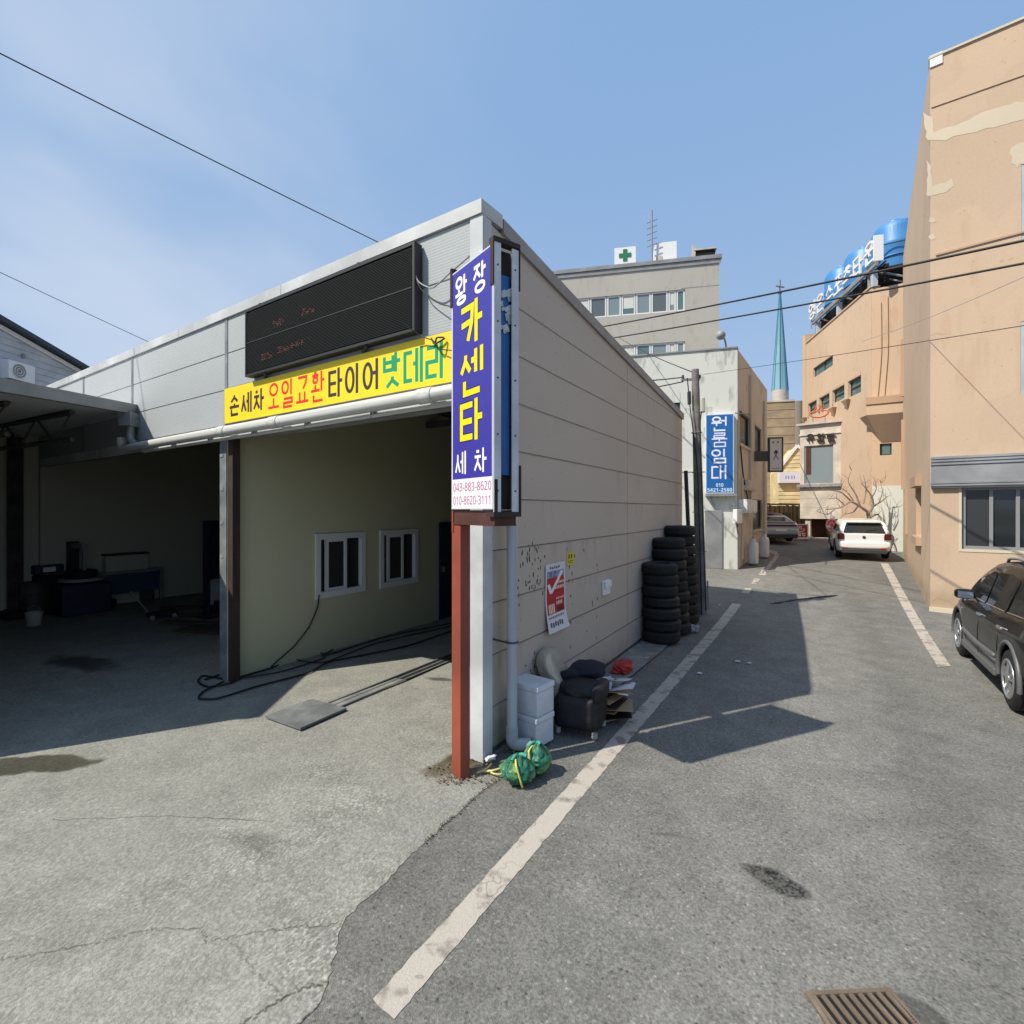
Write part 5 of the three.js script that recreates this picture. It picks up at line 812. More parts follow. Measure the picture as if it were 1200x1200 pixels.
{ // bath-house bay: stone clad box over the entrance
  const FB = new Frame(14.96 * K, 23.3 * K, 0.726, -0.688), t = FB.thing('bath_house_bay', 'pale stone clad bay with big window above the dark bath house entrance', 'building'); 
  const l = FB.L(937.5, 600)[0], top = FB.L(960, 497)[1], bot = FB.L(960, 608)[1], wn = FB.R(942.5, 523, 976.5, 566), gb = ground(16.8, 26.5);
  part('front', wallHoles(l, 0, bot, top, 0.25, [wn]), M.stone, t);
  windowIn(t, wn, -0.06, { frame: M.frameGrey, fw: 0.07, panes: 1, glass: M.glassPale });
  part('curtain', [bx(wn[0] + 0.08, wn[0] + 0.3, wn[2] + 0.5, wn[3] - 0.07, -0.089, -0.075)], M.darkRed, t);
  part('sill', bx(l - 0.12, 0.08, wn[2] - 0.18, wn[2] - 0.03, 0.001, 0.16), M.greySteel, t);
  part('cornice', [bx(l - 0.14, 0.1, top, top + 0.1, -0.5, 0.16), bx(l - 0.05, 0.03, top - 0.55, top - 0.47, 0.001, 0.06)], M.stone, t);
  const jn = []; for (const k of [0.2, 0.36, 0.5]) jn.push(bx(l, 0, lerp(bot, wn[2], k * 1.6), lerp(bot, wn[2], k * 1.6) + 0.012, 0.0005, 0.003)); part('stone_joint', jn, M.peachDark, t);
  part('side_left', bx(l, l + 0.2, bot, top, -3.2, -0.251), M.stone, t); part('roof_deck', bx(l + 0.2, 0, top - 0.2, top - 0.02, -3.2, -0.251), M.stone, t);
  part('soffit', bx(l + 0.2, 0.9, bot, bot + 0.12, -3.2, -0.251), M.darkRed, t);
  const cx = FB.L(946, 620)[0]; part('column', bx(cx - 0.12, cx + 0.12, gb - 0.3, bot, -0.35, -0.1), M.stone, t);
  part('entrance_back', bx(l, 0.9, gb - 0.3, bot, -1.8, -1.7), M.darkVoid, t); part('entrance_wall', bx(l + 0.3, l + 0.9, gb - 0.2, bot, -1.3, -1.2), M.darkRed, t);
  part('entrance_pier', bx(0.02, 0.75, gb - 0.3, bot, -1.0, 0.02), M.darkRed, t); part('step', bx(l - 0.2, 0.4, gb - 0.3, gb + 0.12, -1.6, 0.25), M.stone, t);
  // raised lettering and the hot-spring mark
  const ly = FB.L(957, 515), size = 0.36;
  const s = FB.thing('bath_house_lettering', 'three dark round-edged raised letters on the stone band over the bay window', 'sign letters');
  ['유', '황', '탕'].forEach((c, i) => { const x = FB.L([949.5, 961.5, 974][i], 514)[0], y = FB.L([949.5, 961.5, 974][i], 514.5)[1]; part('letter', letter(c, size * 1.1, size * 1.25, 0.042, 0.06).translate(x - size / 2, y - size / 2, 0.03), M.rust, s); });
  const [mx, my] = FB.L(960, 484, 0.05), m = FB.thing('hot_spring_mark', 'orange outlined hot spring emblem with three steam curls above the stone bay', 'sign');
  part('bowl', [tube(Array.from({ length: 19 }, (_, i) => V(mx + 0.42 * Math.cos(Math.PI * (0.9 + i / 18 * 1.2)), my + 0.22 * Math.sin(Math.PI * (0.9 + i / 18 * 1.2)), 0.1)), 0.05, 8), tube(Array.from({ length: 19 }, (_, i) => V(mx + 0.42 * Math.cos(Math.PI * (0.0 + i / 18 * 1.0)), my + 0.02 + 0.1 * Math.sin(Math.PI * (i / 18)), 0.1)), 0.035, 8)], mat([0.55, 0.16, 0.07], 0.5), m);
  for (const dx of [-0.18, 0, 0.18]) part('steam', tube([V(mx + dx, my + 0.02, 0.1), V(mx + dx - 0.05, my + 0.14, 0.1), V(mx + dx + 0.05, my + 0.26, 0.1), V(mx + dx, my + 0.4, 0.1)], 0.04, 8), mat([0.42, 0.10, 0.05], 0.5), m);
  part('rod', [bx(mx - 0.3, mx - 0.26, top + 0.1, my - 0.15, 0.08, 0.12), bx(mx + 0.26, mx + 0.3, top + 0.1, my - 0.15, 0.08, 0.12)], M.greySteel, m);
}
function letter(ch, w, h, lw, depth) {               // raised letter, lower left corner at the origin
  const out = []; let k = 0;
  for (const s of syllable(ch)) for (let i = 0; i + 1 < s.length; i++) { const a = V(s[i][0] * w, (1 - s[i][1]) * h, depth / 2 + (k++ % 7) * 0.0012), b = V(s[i + 1][0] * w, (1 - s[i + 1][1]) * h, a.z), e = b.clone().sub(a).normalize().multiplyScalar(lw * 0.45); out.push(bar(a.clone().sub(e), b.clone().add(e), lw, depth)); }
  return merge(out);
}
{ // rooftop lettering on its steel frame
  const t = FHA.thing('rooftop_sign', 'row of big white letters on a steel frame above the sports hall parapet', 'sign'), z = 0.12;
  const L = (x, y) => FHA.L(x, y, z), a = L(951, 384), b = L(1026, 318), yb = L(985, 352)[1] + 0.22;
  const pts = [['영', 953, 366], ['온', 962, 355], ['스', 973, 347], ['포', 983.5, 338.5], ['츠', 994.5, 329.5], ['타', 1007, 317], ['운', 1020.5, 303]];
  const y0 = yb + 0.18; const xs = pts.map((p) => L(p[1], p[2])[0]); const pitch = (xs[6] - xs[0]) / 6;
  part('beam', [bx(a[0], b[0], yb - 0.1, yb + 0.1, z - 0.12, z + 0.0)], M.greySteel, t);
  pts.forEach((p, i) => part('letter', letter(p[0], pitch * 0.84, 0.92, 0.10, 0.08).translate(xs[i] - pitch * 0.43, y0, z), M.whitePlain, t));
  const e = L(1030, 300)[0]; part('end_panel', bx(e - 0.02, e + 0.06, yb - 0.05, yb + 1.05, z - 0.15, z + 0.22), M.whitePlain, t);
  for (const x of [954, 978, 1018]) { const q = L(x, 360)[0]; part('post', bx(q - 0.11, q + 0.11, HALL, yb - 0.1, z - 0.32, z - 0.12), mat([0.42, 0.47, 0.53], 0.5), t); }
  for (let i = 0; i < 3; i++) part('stay', bar(V(lerp(a[0], b[0], 0.1 + i * 0.4), yb, z - 0.15), V(lerp(a[0], b[0], 0.2 + i * 0.4), HALL + 0.1, z - 1.2), 0.06), M.greySteel, t);
  part('mesh_edge', rod(V(a[0], yb + 0.9, z), V(a[0], yb - 0.3, z), 0.03), M.greySteel, t);
}
{ // three blue water tanks
  const spots = [[1047, 20.9 * K, 'nearest and largest-looking blue water tank beside the tall peach wall'], [1011.5, 23.2 * K, 'middle blue water tank of the three behind the rooftop letters'], [986, 25.4 * K, 'farthest blue water tank of the three behind the rooftop letters']];
  const tops = [258, 289, 311].map((y, i) => EYE + (HOR - y) / 600 * spots[i][1]);
  spots.forEach(([px, f, label], i) => {
    const x = (px - 600) / 600 * f + 0.25, ff = f + 0.15, R = 0.97, h = tops[i] - HALL - 0.97, t = thing('water_tank', label, 'water tank', [x, HALL + 0.97, -ff], 0, 'blue water tanks on the hall roof');
    const pr = [[0.001, 0], [R * 0.9, 0], [R * 0.93, h * 0.08], [R * 0.97, h * 0.4], [R, h * 0.44], [R * 1.0, h * 0.5], [R * 0.97, h * 0.54], [R * 0.98, h * 0.78], [R * 0.86, h * 0.88], [R * 0.45, h * 0.96], [0.001, h * 0.97]].map((p) => new THREE.Vector2(...p));
    part('shell', toCreasedNormals(new THREE.LatheGeometry(pr, 40), 0.5), M.tank, t); part('lid', cyl(R * 0.32, R * 0.3, 0.1, -0.1, h * 0.95, 0, 24), M.tank, t);
    part('rib', tr(new THREE.TorusGeometry(R * 0.985, 0.03, 8, 40).rotateX(Math.PI / 2), 0, h * 0.2, 0), M.tank, t); part('pipe', [cyl(0.04, 0.04, h * 0.5, R * 0.7, -0.1, R * 0.75, 8)], M.whitePlain, t);
  });
  const t = FHB.thing('tank_stand', 'dark steel stand with rail under the nearest blue tank', 'stand', 0.2, HALL - 0.1, -0.3); part('deck', bx(-0.4, 1.4, 0.85, 1.0, -1.8, -0.02), M.blackRough, t); for (const [x, z] of [[-0.3, -0.1], [1.3, -0.1], [-0.3, -1.7], [1.3, -1.7]]) part('leg', bx(x - 0.05, x + 0.05, 0, 0.85, z - 0.05, z + 0.05), M.greySteel, t); part('rail', [rod(V(-0.35, 2.0, 0), V(1.3, 2.0, 0), 0.03), rod(V(-0.35, 1.0, 0), V(-0.35, 2.0, 0), 0.03)], M.slateBlue, t); part('brace', bar(V(-0.3, 0.8, -0.05), V(1.2, 0.05, -0.05), 0.06), M.greySteel, t);
}
// bare pollarded tree before the hall
{
  const f0 = 22.1, x0 = (1023 - 600) / 600 * f0, g0 = ground(x0, f0), t = thing('bare_tree', 'leafless pollarded tree with crooked grey-brown branches before the hall wall', 'tree', [x0, g0, -f0]);
  const limb = (px, r0, r1, dz) => {                 // a tapering crooked limb through picture points, swinging dz metres in depth
    const pts = px.map(([a, b], i) => { const p = W(a, b, f0 + dz * i / (px.length - 1) + rr(-0.05, 0.05)); return V(p.x - x0, p.y - g0, p.z + f0); });
    const n = pts.length * 5, c = new THREE.CatmullRomCurve3(pts, false, 'catmullrom', 0.4), g = new THREE.TubeGeometry(c, n, 1, 7), pos = g.attributes.position;
    for (let i = 0; i <= n; i++) { const k = c.getPointAt(i / n), q = 0.58 * lerp(r0, r1, i / n) * (1 + 0.25 * (hash(i, px.length, 77) - 0.5)); for (let j = 0; j < 8; j++) { const m = i * 8 + j; pos.setXYZ(m, k.x + (pos.getX(m) - k.x) * q, k.y + (pos.getY(m) - k.y) * q, k.z + (pos.getZ(m) - k.z) * q); } }
    g.computeVertexNormals(); return g;
  };
  part('trunk', limb([[1023, 652], [1022, 632], [1019, 612], [1017, 600]], 0.17, 0.13, 0), M.bark, t);
  const B = [
    [[[1017, 602], [1023, 593], [1021, 581], [1012, 569]], 0.10, 0.03, -0.3], [[[1017, 600], [1007, 593], [997, 588], [985, 595], [968, 597]], 0.10, 0.03, -0.5], [[[1008, 594], [1003, 580], [994, 564], [998, 551]], 0.07, 0.015, 0.3],
    [[[1022, 594], [1032, 588], [1040, 582]], 0.08, 0.03, 0.2], [[[998, 588], [986, 577], [976, 575], [963, 573]], 0.06, 0.015, -0.2], [[[1012, 590], [1015, 573], [1012, 557]], 0.05, 0.012, 0.1], [[[1021, 584], [1027, 572], [1024, 560]], 0.05, 0.012, 0.2],
    [[[990, 592], [980, 584], [972, 585]], 0.045, 0.012, 0.2], [[[1020, 606], [1029, 603], [1033, 612], [1031, 622]], 0.07, 0.03, -0.2], [[[1000, 587], [994, 578], [985, 570], [988, 560]], 0.045, 0.012, 0.3], [[[1030, 589], [1034, 577], [1032, 566]], 0.04, 0.01, -0.2], [[[978, 597], [970, 603], [962, 601]], 0.035, 0.012, 0.1], [[[1006, 592], [1000, 600], [990, 603], [983, 609]], 0.05, 0.015, -0.3],
  ];
  for (const q of B) { const br = part('branch', limb(...q), M.bark, t); const tw = []; for (let i = 0; i < 4; i++) { const [a, b] = q[0][1 + Math.floor(rnd() * (q[0].length - 1))]; tw.push(limb([[a, b], [a + rr(-5, 5), b - rr(2, 7)], [a + rr(-9, 9), b - rr(6, 15)]], 0.016, 0.006, rr(-0.4, 0.4))); } part('twig', tw, M.bark, br).userData.kind = 'stuff'; }
}
{ // red and white standing sign, round banner, small plants pots
  const [x, f] = G(937, 633), t = thing('standing_sign', 'red and white standing board with a hot spring emblem beside the entrance column', 'sign', [x, ground(x, f), -f], -0.25);
  const tex = board(256, 256, (q, w, h) => { q.fillStyle = '#e6dfdc'; q.fillRect(0, 0, w, h); q.fillStyle = '#a3323a'; q.fillRect(14, 14, w - 28, h - 44); q.strokeStyle = '#f2dede'; q.lineWidth = 12; q.beginPath(); q.ellipse(w / 2, 95, 70, 34, 0, -0.6, Math.PI + 0.6); q.stroke(); for (const k of [-26, 0, 26]) { q.beginPath(); q.moveTo(w / 2 + k, 96); q.quadraticCurveTo(w / 2 + k + 14, 74, w / 2 + k, 60); q.quadraticCurveTo(w / 2 + k - 12, 46, w / 2 + k, 30); q.stroke(); } write(q, '유황탕', 34, 146, 188, 60, 9, '#f5e6e6'); });
  part('board', bx(-0.42, 0.42, 0.05, 0.85, -0.04, 0), M.whitePlain, t); part('printed_face', face(-0.41, 0.41, 0.06, 0.84, 0.003), mat([0.9, 0.9, 0.9], 0.6, { map: tex }), t); part('foot', [bx(-0.4, -0.34, 0, 0.05, -0.2, 0.15)], M.greySteel, t); part('foot', [bx(0.34, 0.4, 0, 0.05, -0.2, 0.15)], M.greySteel, t);
  const [x2, f2] = G(975, 635), t2 = thing('round_sign', 'oval red and pink sign on a thin pole in front of the dark entrance', 'sign', [x2 - 0.05, ground(x2, f2), -f2], -0.2);
  part('pole', rod(V(0, 0, 0), V(0, 1.5, 0), 0.025), M.greySteel, t2); part('disc', tr(new THREE.CylinderGeometry(0.34, 0.34, 0.04, 32).rotateX(Math.PI / 2).scale(0.8, 1, 1), 0, 0.85, 0.04), mat([0.5, 0.06, 0.09], 0.5), t2); part('rim', tr(new THREE.TorusGeometry(0.3, 0.03, 8, 32).scale(0.8, 1, 1), 0, 0.85, 0.06), mat([0.62, 0.42, 0.44], 0.5), t2); part('emblem', tr(new THREE.TorusGeometry(0.13, 0.025, 8, 24).scale(0.8, 1, 1), 0, 0.85, 0.065), mat([0.62, 0.42, 0.44], 0.5), t2); part('pennant', prism([[-0.05, 1.1], [0.2, 1.12], [0.12, 1.5], [0.08, 1.62]], 0.0, 0.02), M.whitePlain, t2);
}
// ---------------------------------------------------------------- white two-storey house left of the lane
const WC = G(864, 667), FWF = new Frame(...WC, 0.958, -0.287), FWS = new Frame(...WC, 0.5547, 0.832);
{
  const t = FWF.thing('white_house', 'stained white two-storey house with brown lane side and tall blue sign', 'building'), g0 = ground(...WC), H = FWF.L(862, 408)[1];
  const w1 = FWF.R(771, 473, 797, 515), dr = FWF.R(826, 598, 846, 662);
  part('front_wall', wallHoles(-6.5, 0, g0 - 0.5, H, 0.25, [w1]), M.whiteWall, t);
  windowIn(t, w1, -0.06, { frame: M.frameDark, fw: 0.04, panes: 2, glass: M.glassGreen });
  part('door', rbx(dr[0], dr[1], g0, dr[3], 0.001, 0.06, 0.01), mat([0.27, 0.275, 0.28], 0.6, { map: grime2 }), t); part('floor_band', bx(-6.5, 0.0, g0 + 3.4, g0 + 3.46, 0.0005, 0.02), M.whiteWall, t);
  part('parapet_cap', bx(-6.52, 0.02, H, H + 0.05, -0.3, 0.04), M.greySteel, t);
  const S = (g) => inFrame(t, FWS, g), len = FWS.L(899, 600)[0];
  const s1 = FWS.R(866.5, 480, 878.5, 526), s2 = FWS.R(884.5, 497, 892.5, 535), s3 = FWS.R(882, 585, 893, 619);
  part('lane_wall', S(wallHoles(0, len, g0 - 0.5, H - 0.02, 0.25, [s1, s2, s3])), M.taupe, t);
  for (const s of [s1, s2, s3]) { const [a, b, c, d] = s; const w = part('window', [S(bx(a, b, c, c + 0.05, -0.14, -0.06)), S(bx(a, b, d - 0.05, d, -0.14, -0.06)), S(bx(a, a + 0.05, c + 0.05, d - 0.05, -0.14, -0.06)), S(bx(b - 0.05, b, c + 0.05, d - 0.05, -0.14, -0.06))], M.frameDark, t); part('pane', S(bx(a + 0.05, b - 0.05, c + 0.05, d - 0.05, -0.12, -0.11)), M.glassDim, w); part('sill', S(bx(a - 0.08, b + 0.08, c - 0.1, c, 0, 0.06)), M.taupe, t); }
  part('corner_strip', [S(bx(0.001, 0.1, g0 - 0.4, H, 0.001, 0.02))], M.greySteel, t);
  for (const [px, y0, y1, r] of [[880, 440, 590, 0.05], [896, 470, 640, 0.05], [870, 560, 655, 0.04]]) { const l = FWS.L(px, y0, 0.08), l2 = FWS.L(px, y1, 0.08); part('wall_pipe', S(rod(V(l[0], l[1], 0.08), V(l[0], l2[1], 0.08), r, 10)), M.taupe, t); }
  part('cable', S(tube([V(0.3, 4.6, 0.05), V(0.8, 3.6, 0.06), V(1.6, 2.9, 0.06), V(2.2, 2.6, 0.06)], 0.025, 6)), M.wire, t);
  part('core', local(t, slab([FWF.at(-6.5, -0.24), FWF.at(-0.1, -0.24), FWS.at(len, -0.24), FWS.at(len, -6), FWF.at(-6.5, -6)].map(([x, f]) => [x, f, H - 0.2]), H)), M.taupe, t);
  const box = (name, label, cat, px0, py0, px1, py1, d, m) => { const q = FWS.R(px0, py0, px1, py1, d), o = FWS.thing(name, label, cat, q[0], q[2], 0); part('case', rbx(0, q[1] - q[0], 0, q[3] - q[2], 0.002, d, 0.02), m, o); part('cover', rbx(0.05, q[1] - q[0] - 0.05, 0.05, q[3] - q[2] - 0.05, d + 0.001, d + 0.02, 0.008), m, o); return o; };
  box('meter_box', 'pale grey meter box high on the brown lane wall', 'meter box', 877, 562, 886, 576, 0.18, M.taupe); box('air_conditioner', 'white boxy outdoor unit hung on the brown lane wall beside the dark window', 'air conditioner', 876, 585, 887, 601, 0.3, M.white);
  { const q = FWS.R(864.5, 597, 870, 613, 0.15), o = FWS.thing('junction_box', 'white junction box with looping cables on the house corner', 'junction box', q[0], q[2], 0); part('case', rbx(0, q[1] - q[0] + 0.1, 0, q[3] - q[2], 0.002, 0.14, 0.02), M.whitePlain, o); part('cable', [tube([V(0, 0.05, 0.1), V(-0.3, -0.1, 0.2), V(-0.55, 0.0, 0.25)], 0.02, 6), tube([V(0, 0.0, 0.1), V(-0.25, -0.3, 0.2), V(-0.5, -0.3, 0.25)], 0.02, 6)], M.wire, o); }
  for (const [px, py, lab] of [[882.5, 662, 'nearer of the two white gas cylinders standing against the brown wall'], [895.5, 654, 'farther of the two white gas cylinders standing against the brown wall']]) { const [x, f] = G(px, py), o = thing('gas_cylinder', lab, 'gas cylinder', [x, ground(x, f), -f], 0, 'white gas cylinders by the brown wall'); part('bottle', new THREE.LatheGeometry([[0.001, 0.03], [0.16, 0.03], [0.185, 0.08], [0.185, 0.72], [0.15, 0.82], [0.05, 0.86], [0.001, 0.86]].map((p) => new THREE.Vector2(...p)), 24), M.white, o); part('collar', [cyl(0.09, 0.09, 0.12, 0, 0.84, 0, 16)], M.white, o); part('valve', cyl(0.03, 0.03, 0.1, 0, 0.95, 0, 8), M.greySteel, o); }
  { const [a, b] = FWF.L(848, 402), o = FWF.thing('floodlight', 'small round floodlight on a bent arm at the white house roof edge', 'lamp', a, H, -0.1); part('arm', tube([V(0.1, 0.03, 0), V(0.05, 0.35, 0), V(-0.08, 0.5, 0.1)], 0.03, 8), M.greySteel, o); part('head', tr(new THREE.SphereGeometry(0.16, 16, 12), -0.1, 0.48, 0.14), M.greySteel, o); }
  { const q = FWF.R(827, 486, 860, 578, 0.2), o = FWF.thing('room_rental_sign', 'tall blue sign with large white lettering on the white house front', 'sign', 0, 0, 0); part('box', bx(q[0], q[1], q[2], q[3], 0.002, 0.19), M.whitePlain, o);
    const tex = board(360, 1000, (x, w, h) => { x.fillStyle = '#1d65ad'; x.fillRect(0, 0, w, h); x.strokeStyle = '#c3d4e4'; x.lineWidth = 8; x.strokeRect(2, 2, w - 4, h - 4); ['원', '룸', '임', '대'].forEach((c, i) => write(x, c, w * 0.14, h * (0.03 + i * 0.205), w * 0.7, h * 0.178, c === '룸' ? 15 : 21, '#f0ecff')); x.fillStyle = '#cfe6ea'; x.textAlign = 'center'; x.font = 'bold 62px sans-serif'; x.fillText('010', w / 2, h * 0.92); const s = '5421-2580', m = x.measureText(s).width; x.save(); x.translate(w / 2, h * 0.982); x.scale(w * 0.92 / m, 1); x.fillText(s, 0, 0); x.restore(); });
    part('printed_face', face(q[0] + 0.01, q[1] - 0.01, q[2] + 0.01, q[3] - 0.01, 0.193), mat([0.9, 0.9, 0.9], 0.4, { map: tex }), o); part('tray', bx(q[0], q[1] + 0.08, q[2] - 0.1, q[2] - 0.002, 0.002, 0.3), M.greySteel, o); }
  { // projecting sign with crossed sticks
    const f = 20.2, x0 = (900 - 600) / 600 * f, F2 = new Frame(x0, f, 0.98, -0.2), q = F2.R(900.5, 512.5, 918, 553), o = F2.thing('projecting_sign', 'dark framed grey hanging sign with two crossed sticks, projecting from the brown wall', 'sign', 0, 0, 0);
    part('frame', bx(q[0], q[1], q[2], q[3], -0.14, 0), M.frameDark, o);
    const tex = board(220, 500, (x, w, h) => { x.fillStyle = '#d6d2cf'; x.fillRect(0, 0, w, h); x.fillStyle = '#6c6a6e'; x.beginPath(); x.arc(60, 56, 17, 0, 7); x.arc(150, 56, 17, 0, 7); x.fill(); x.strokeStyle = '#35333a'; x.lineWidth = 14; x.lineCap = 'round'; x.beginPath(); x.moveTo(65, 325); x.lineTo(150, 205); x.moveTo(155, 325); x.lineTo(70, 205); x.stroke(); x.fillStyle = '#26242a'; x.beginPath(); x.arc(112, 205, 26, 0, 7); x.fill(); x.fillStyle = '#6a686c'; x.fillRect(30, 460, 160, 10); });
    part('printed_face', face(q[0] + 0.06, q[1] - 0.06, q[2] + 0.06, q[3] - 0.06, 0.003), mat([0.85, 0.85, 0.85], 0.5, { map: tex }), o); part('arm', [bx(q[0] - 0.5, q[0], (q[2] + q[3]) / 2 - 0.25, (q[2] + q[3]) / 2 + 0.15, -0.1, -0.04)], M.frameDark, o); }
}
// street pole
let POLE;
{
  const f = 11.6, x = (822 - 600) / 600 * f, h = EYE + (HOR - 430) / 600 * f, lean = Math.atan2((822 - 814.5) / 600 * f, h); POLE = [x - Math.tan(lean) * h, f, h];
  const t = thing('utility_pole', 'weathered grey concrete utility pole with crossarm behind the tyre stacks', 'pole', [x, ground(x, f), -f]); t.rotation.z = lean;
  part('shaft', uvm(cyl(0.125, 0.08, h, 0, -0.1, 0, 20)), M.concretePole, t);
  part('crossarm', bx(-0.28, 0.14, h - 0.32, h - 0.27, -0.14, -0.1), M.greySteel, t); for (const dx of [-0.24, 0.14]) part('insulator', [cyl(0.03, 0.025, 0.08, dx, h - 0.27, -0.12, 10)], M.cladding, t);
  part('terminal_box', rbx(-0.2, -0.13, h - 0.9, h - 0.6, 0.0, 0.08, 0.02), M.frameDark, t); part('pale_box', rbx(0.06, 0.16, h - 1.1, h - 0.75, 0.05, 0.15, 0.03), mat([0.5, 0.48, 0.42], 0.6), t);
  part('conduit', [tube([V(-0.2, h - 0.3, 0.05), V(-0.17, h - 1.0, 0.1), V(-0.12, h - 1.6, 0.13), V(-0.05, h - 2.6, 0.14), V(-0.05, 0.0, 0.16)], 0.013, 6), tube([V(0.1, h - 0.9, 0.12), V(0.02, h - 1.6, 0.15), V(0.04, 0.1, 0.165)], 0.011, 6)], M.wire, t); part('earth_tube', rod(V(0.13, 0.1, 0.1), V(0.12, 0.75, 0.1), 0.02), M.greySteel, t);
  const ties = []; for (let i = 0; i < 4; i++) ties.push(tr(new THREE.TorusGeometry(0.14 - i * 0.008, 0.008, 6, 20).rotateX(Math.PI / 2), 0, 1.4 + i * 0.9, 0)); part('band', ties, M.greySteel, t);
}
{ const a = W(802, 552, 12.6), b = W(808, 615, 12.5), t = thing('guy_rod', 'slanting black rod with small pale fitting behind the workshop wall end', 'rod', [b.x, 0, b.z]); part('rod', rod(V(a.x - b.x, a.y, 0), V(0.02, b.y - 1.2, 0), 0.05), M.black, t); part('fitting', tr(blob(0.1, 0.16, 0.1, 14, 91, 0.2), -0.06, b.y - 0.5, 0.05), mat([0.5, 0.42, 0.2], 0.6), t); }

// ---------------------------------------------------------------- hospital and the far things
{
  const f = 34, FH = new Frame(243 / 600 * f, f, 0.976, -0.217), H = FH.L(843, 303)[1], t = FH.thing('hospital', 'large beige multi-storey clinic block with ribbon windows and a green cross on its roof', 'building');
  const r1 = FH.R(664, 349, 803, 370), r2 = FH.R(664, 411, 803, 424), y1 = FH.L(800, 339), y1b = FH.L(800, 364), y2 = FH.L(800, 400), y2b = FH.L(800, 424);
  const b1 = [r1[0] - 4, r1[1], y1b[1], y1[1]], b2 = [r2[0] - 4, r2[1], y2b[1], y2[1]], b3 = [b1[0], b1[1], b2[2] - 3.3, b2[3] - 3.3];
  part('front_wall', wallHoles(-17, 0, 0, H, 0.3, [b1, b2, b3]), M.hospital, t);
  const xs = [664, 691, 711, 728, 745, 763, 783, 792.5, 803].map((p) => FH.L(p, 355)[0]); xs[0] = b1[0];
  for (const [bi, b] of [b1, b2, b3].entries()) for (let i = 0; i + 1 < xs.length; i++) { const w = windowIn(t, [xs[i] + 0.02, xs[i + 1] - 0.02, b[2], b[3]], -0.08, { frame: M.frameWhite, fw: 0.1, panes: 1, glass: [M.glassPale, M.glassGreen, M.glassPale, M.glassHosp][(i * 3 + bi) % 4] }); if (i % 3 === 0) part('blind', bx(xs[i] + 0.15, xs[i + 1] - 0.15, b[2] + 0.5, b[3] - 0.12, -0.118, -0.112), M.whiteWall, w); }
  part('parapet_cap', [bx(-17, 0.15, H, H + 0.25, -0.6, 0.14), bx(-17, 0.08, H - 0.3, H - 0.02, 0.001, 0.07)], M.greySteel, t); part('upper_ledge', bx(FH.L(718, 308)[0], FH.L(802, 300)[0], H + 0.25, H + 0.6, -3, -0.8), M.stone, t);
  part('groove', bx(-2.4, 0, FH.L(820, 336)[1] - 0.02, FH.L(820, 336)[1] + 0.02, 0.0005, 0.01), M.greySteel, t);
  part('core', bx(-17, 0, 0, H - 0.1, -11, -0.31), M.hospital, t);
  const c = FH.R(720, 291, 745, 309, -1), cr = FH.thing('green_cross_sign', 'white square rooftop sign with a green cross on the clinic', 'sign', 0, 0, -1); part('panel', bx(c[0], c[1], H + 0.6, c[3], -0.3, 0), M.whitePlain, cr); const mx = (c[0] + c[1]) / 2, my = (c[2] + c[3]) / 2 + 0.05, k = 0.42; part('cross', [bx(mx - 0.14, mx + 0.14, my - k, my + k, 0.001, 0.04), bx(mx - k, mx - 0.14, my - 0.14, my + 0.14, 0.001, 0.04), bx(mx + 0.14, mx + k, my - 0.14, my + 0.14, 0.001, 0.04)], mat([0.01, 0.16, 0.075], 0.5), cr);
  const p = FH.R(767, 285, 793, 303, -1.5), ph = FH.thing('roof_plant_box', 'plain white plant box on the clinic roof right of the antenna', 'plant box', 0, 0, -1.5); part('box', bx(p[0], p[1], H + 0.6, p[3], -1.6, 0), M.whitePlain, ph); part('vent', [bx(p[0] + 0.1, p[0] + 0.5, H + 0.7, H + 1.3, 0.001, 0.05)], M.stone, ph);
  const an = FH.L(764, 246, -1.2), a = FH.thing('antenna', 'thin rooftop antenna mast with short crossbars beside the white plant box', 'antenna', an[0], 0, -1.2); part('mast', rod(V(0, H, 0), V(0, an[1], 0), 0.05), M.frameGrey, a); for (let i = 0; i < 5; i++) part('crossbar', rod(V(-0.35, an[1] - 0.9 - i * 0.42, 0), V(0.35, an[1] - 0.7 - i * 0.42, 0), 0.03), M.frameGrey, a);
  const q = FH.R(815, 294, 838, 301, -0.5), du = FH.thing('roof_duct', 'dark open roof duct with pale rim at the clinic roof corner', 'duct', 0, 0, -0.5); part('opening', bx(q[0], q[1], H + 0.25, q[3], -1.2, 0), M.darkVoid, du); part('rim', [bx(q[0] - 0.1, q[1] + 0.1, q[3], q[3] + 0.1, -1.3, 0.1), bx(q[0] - 0.2, q[0] - 0.001, H + 0.25, q[3] + 0.4, -0.3, 0.05)], M.stone, du);
}
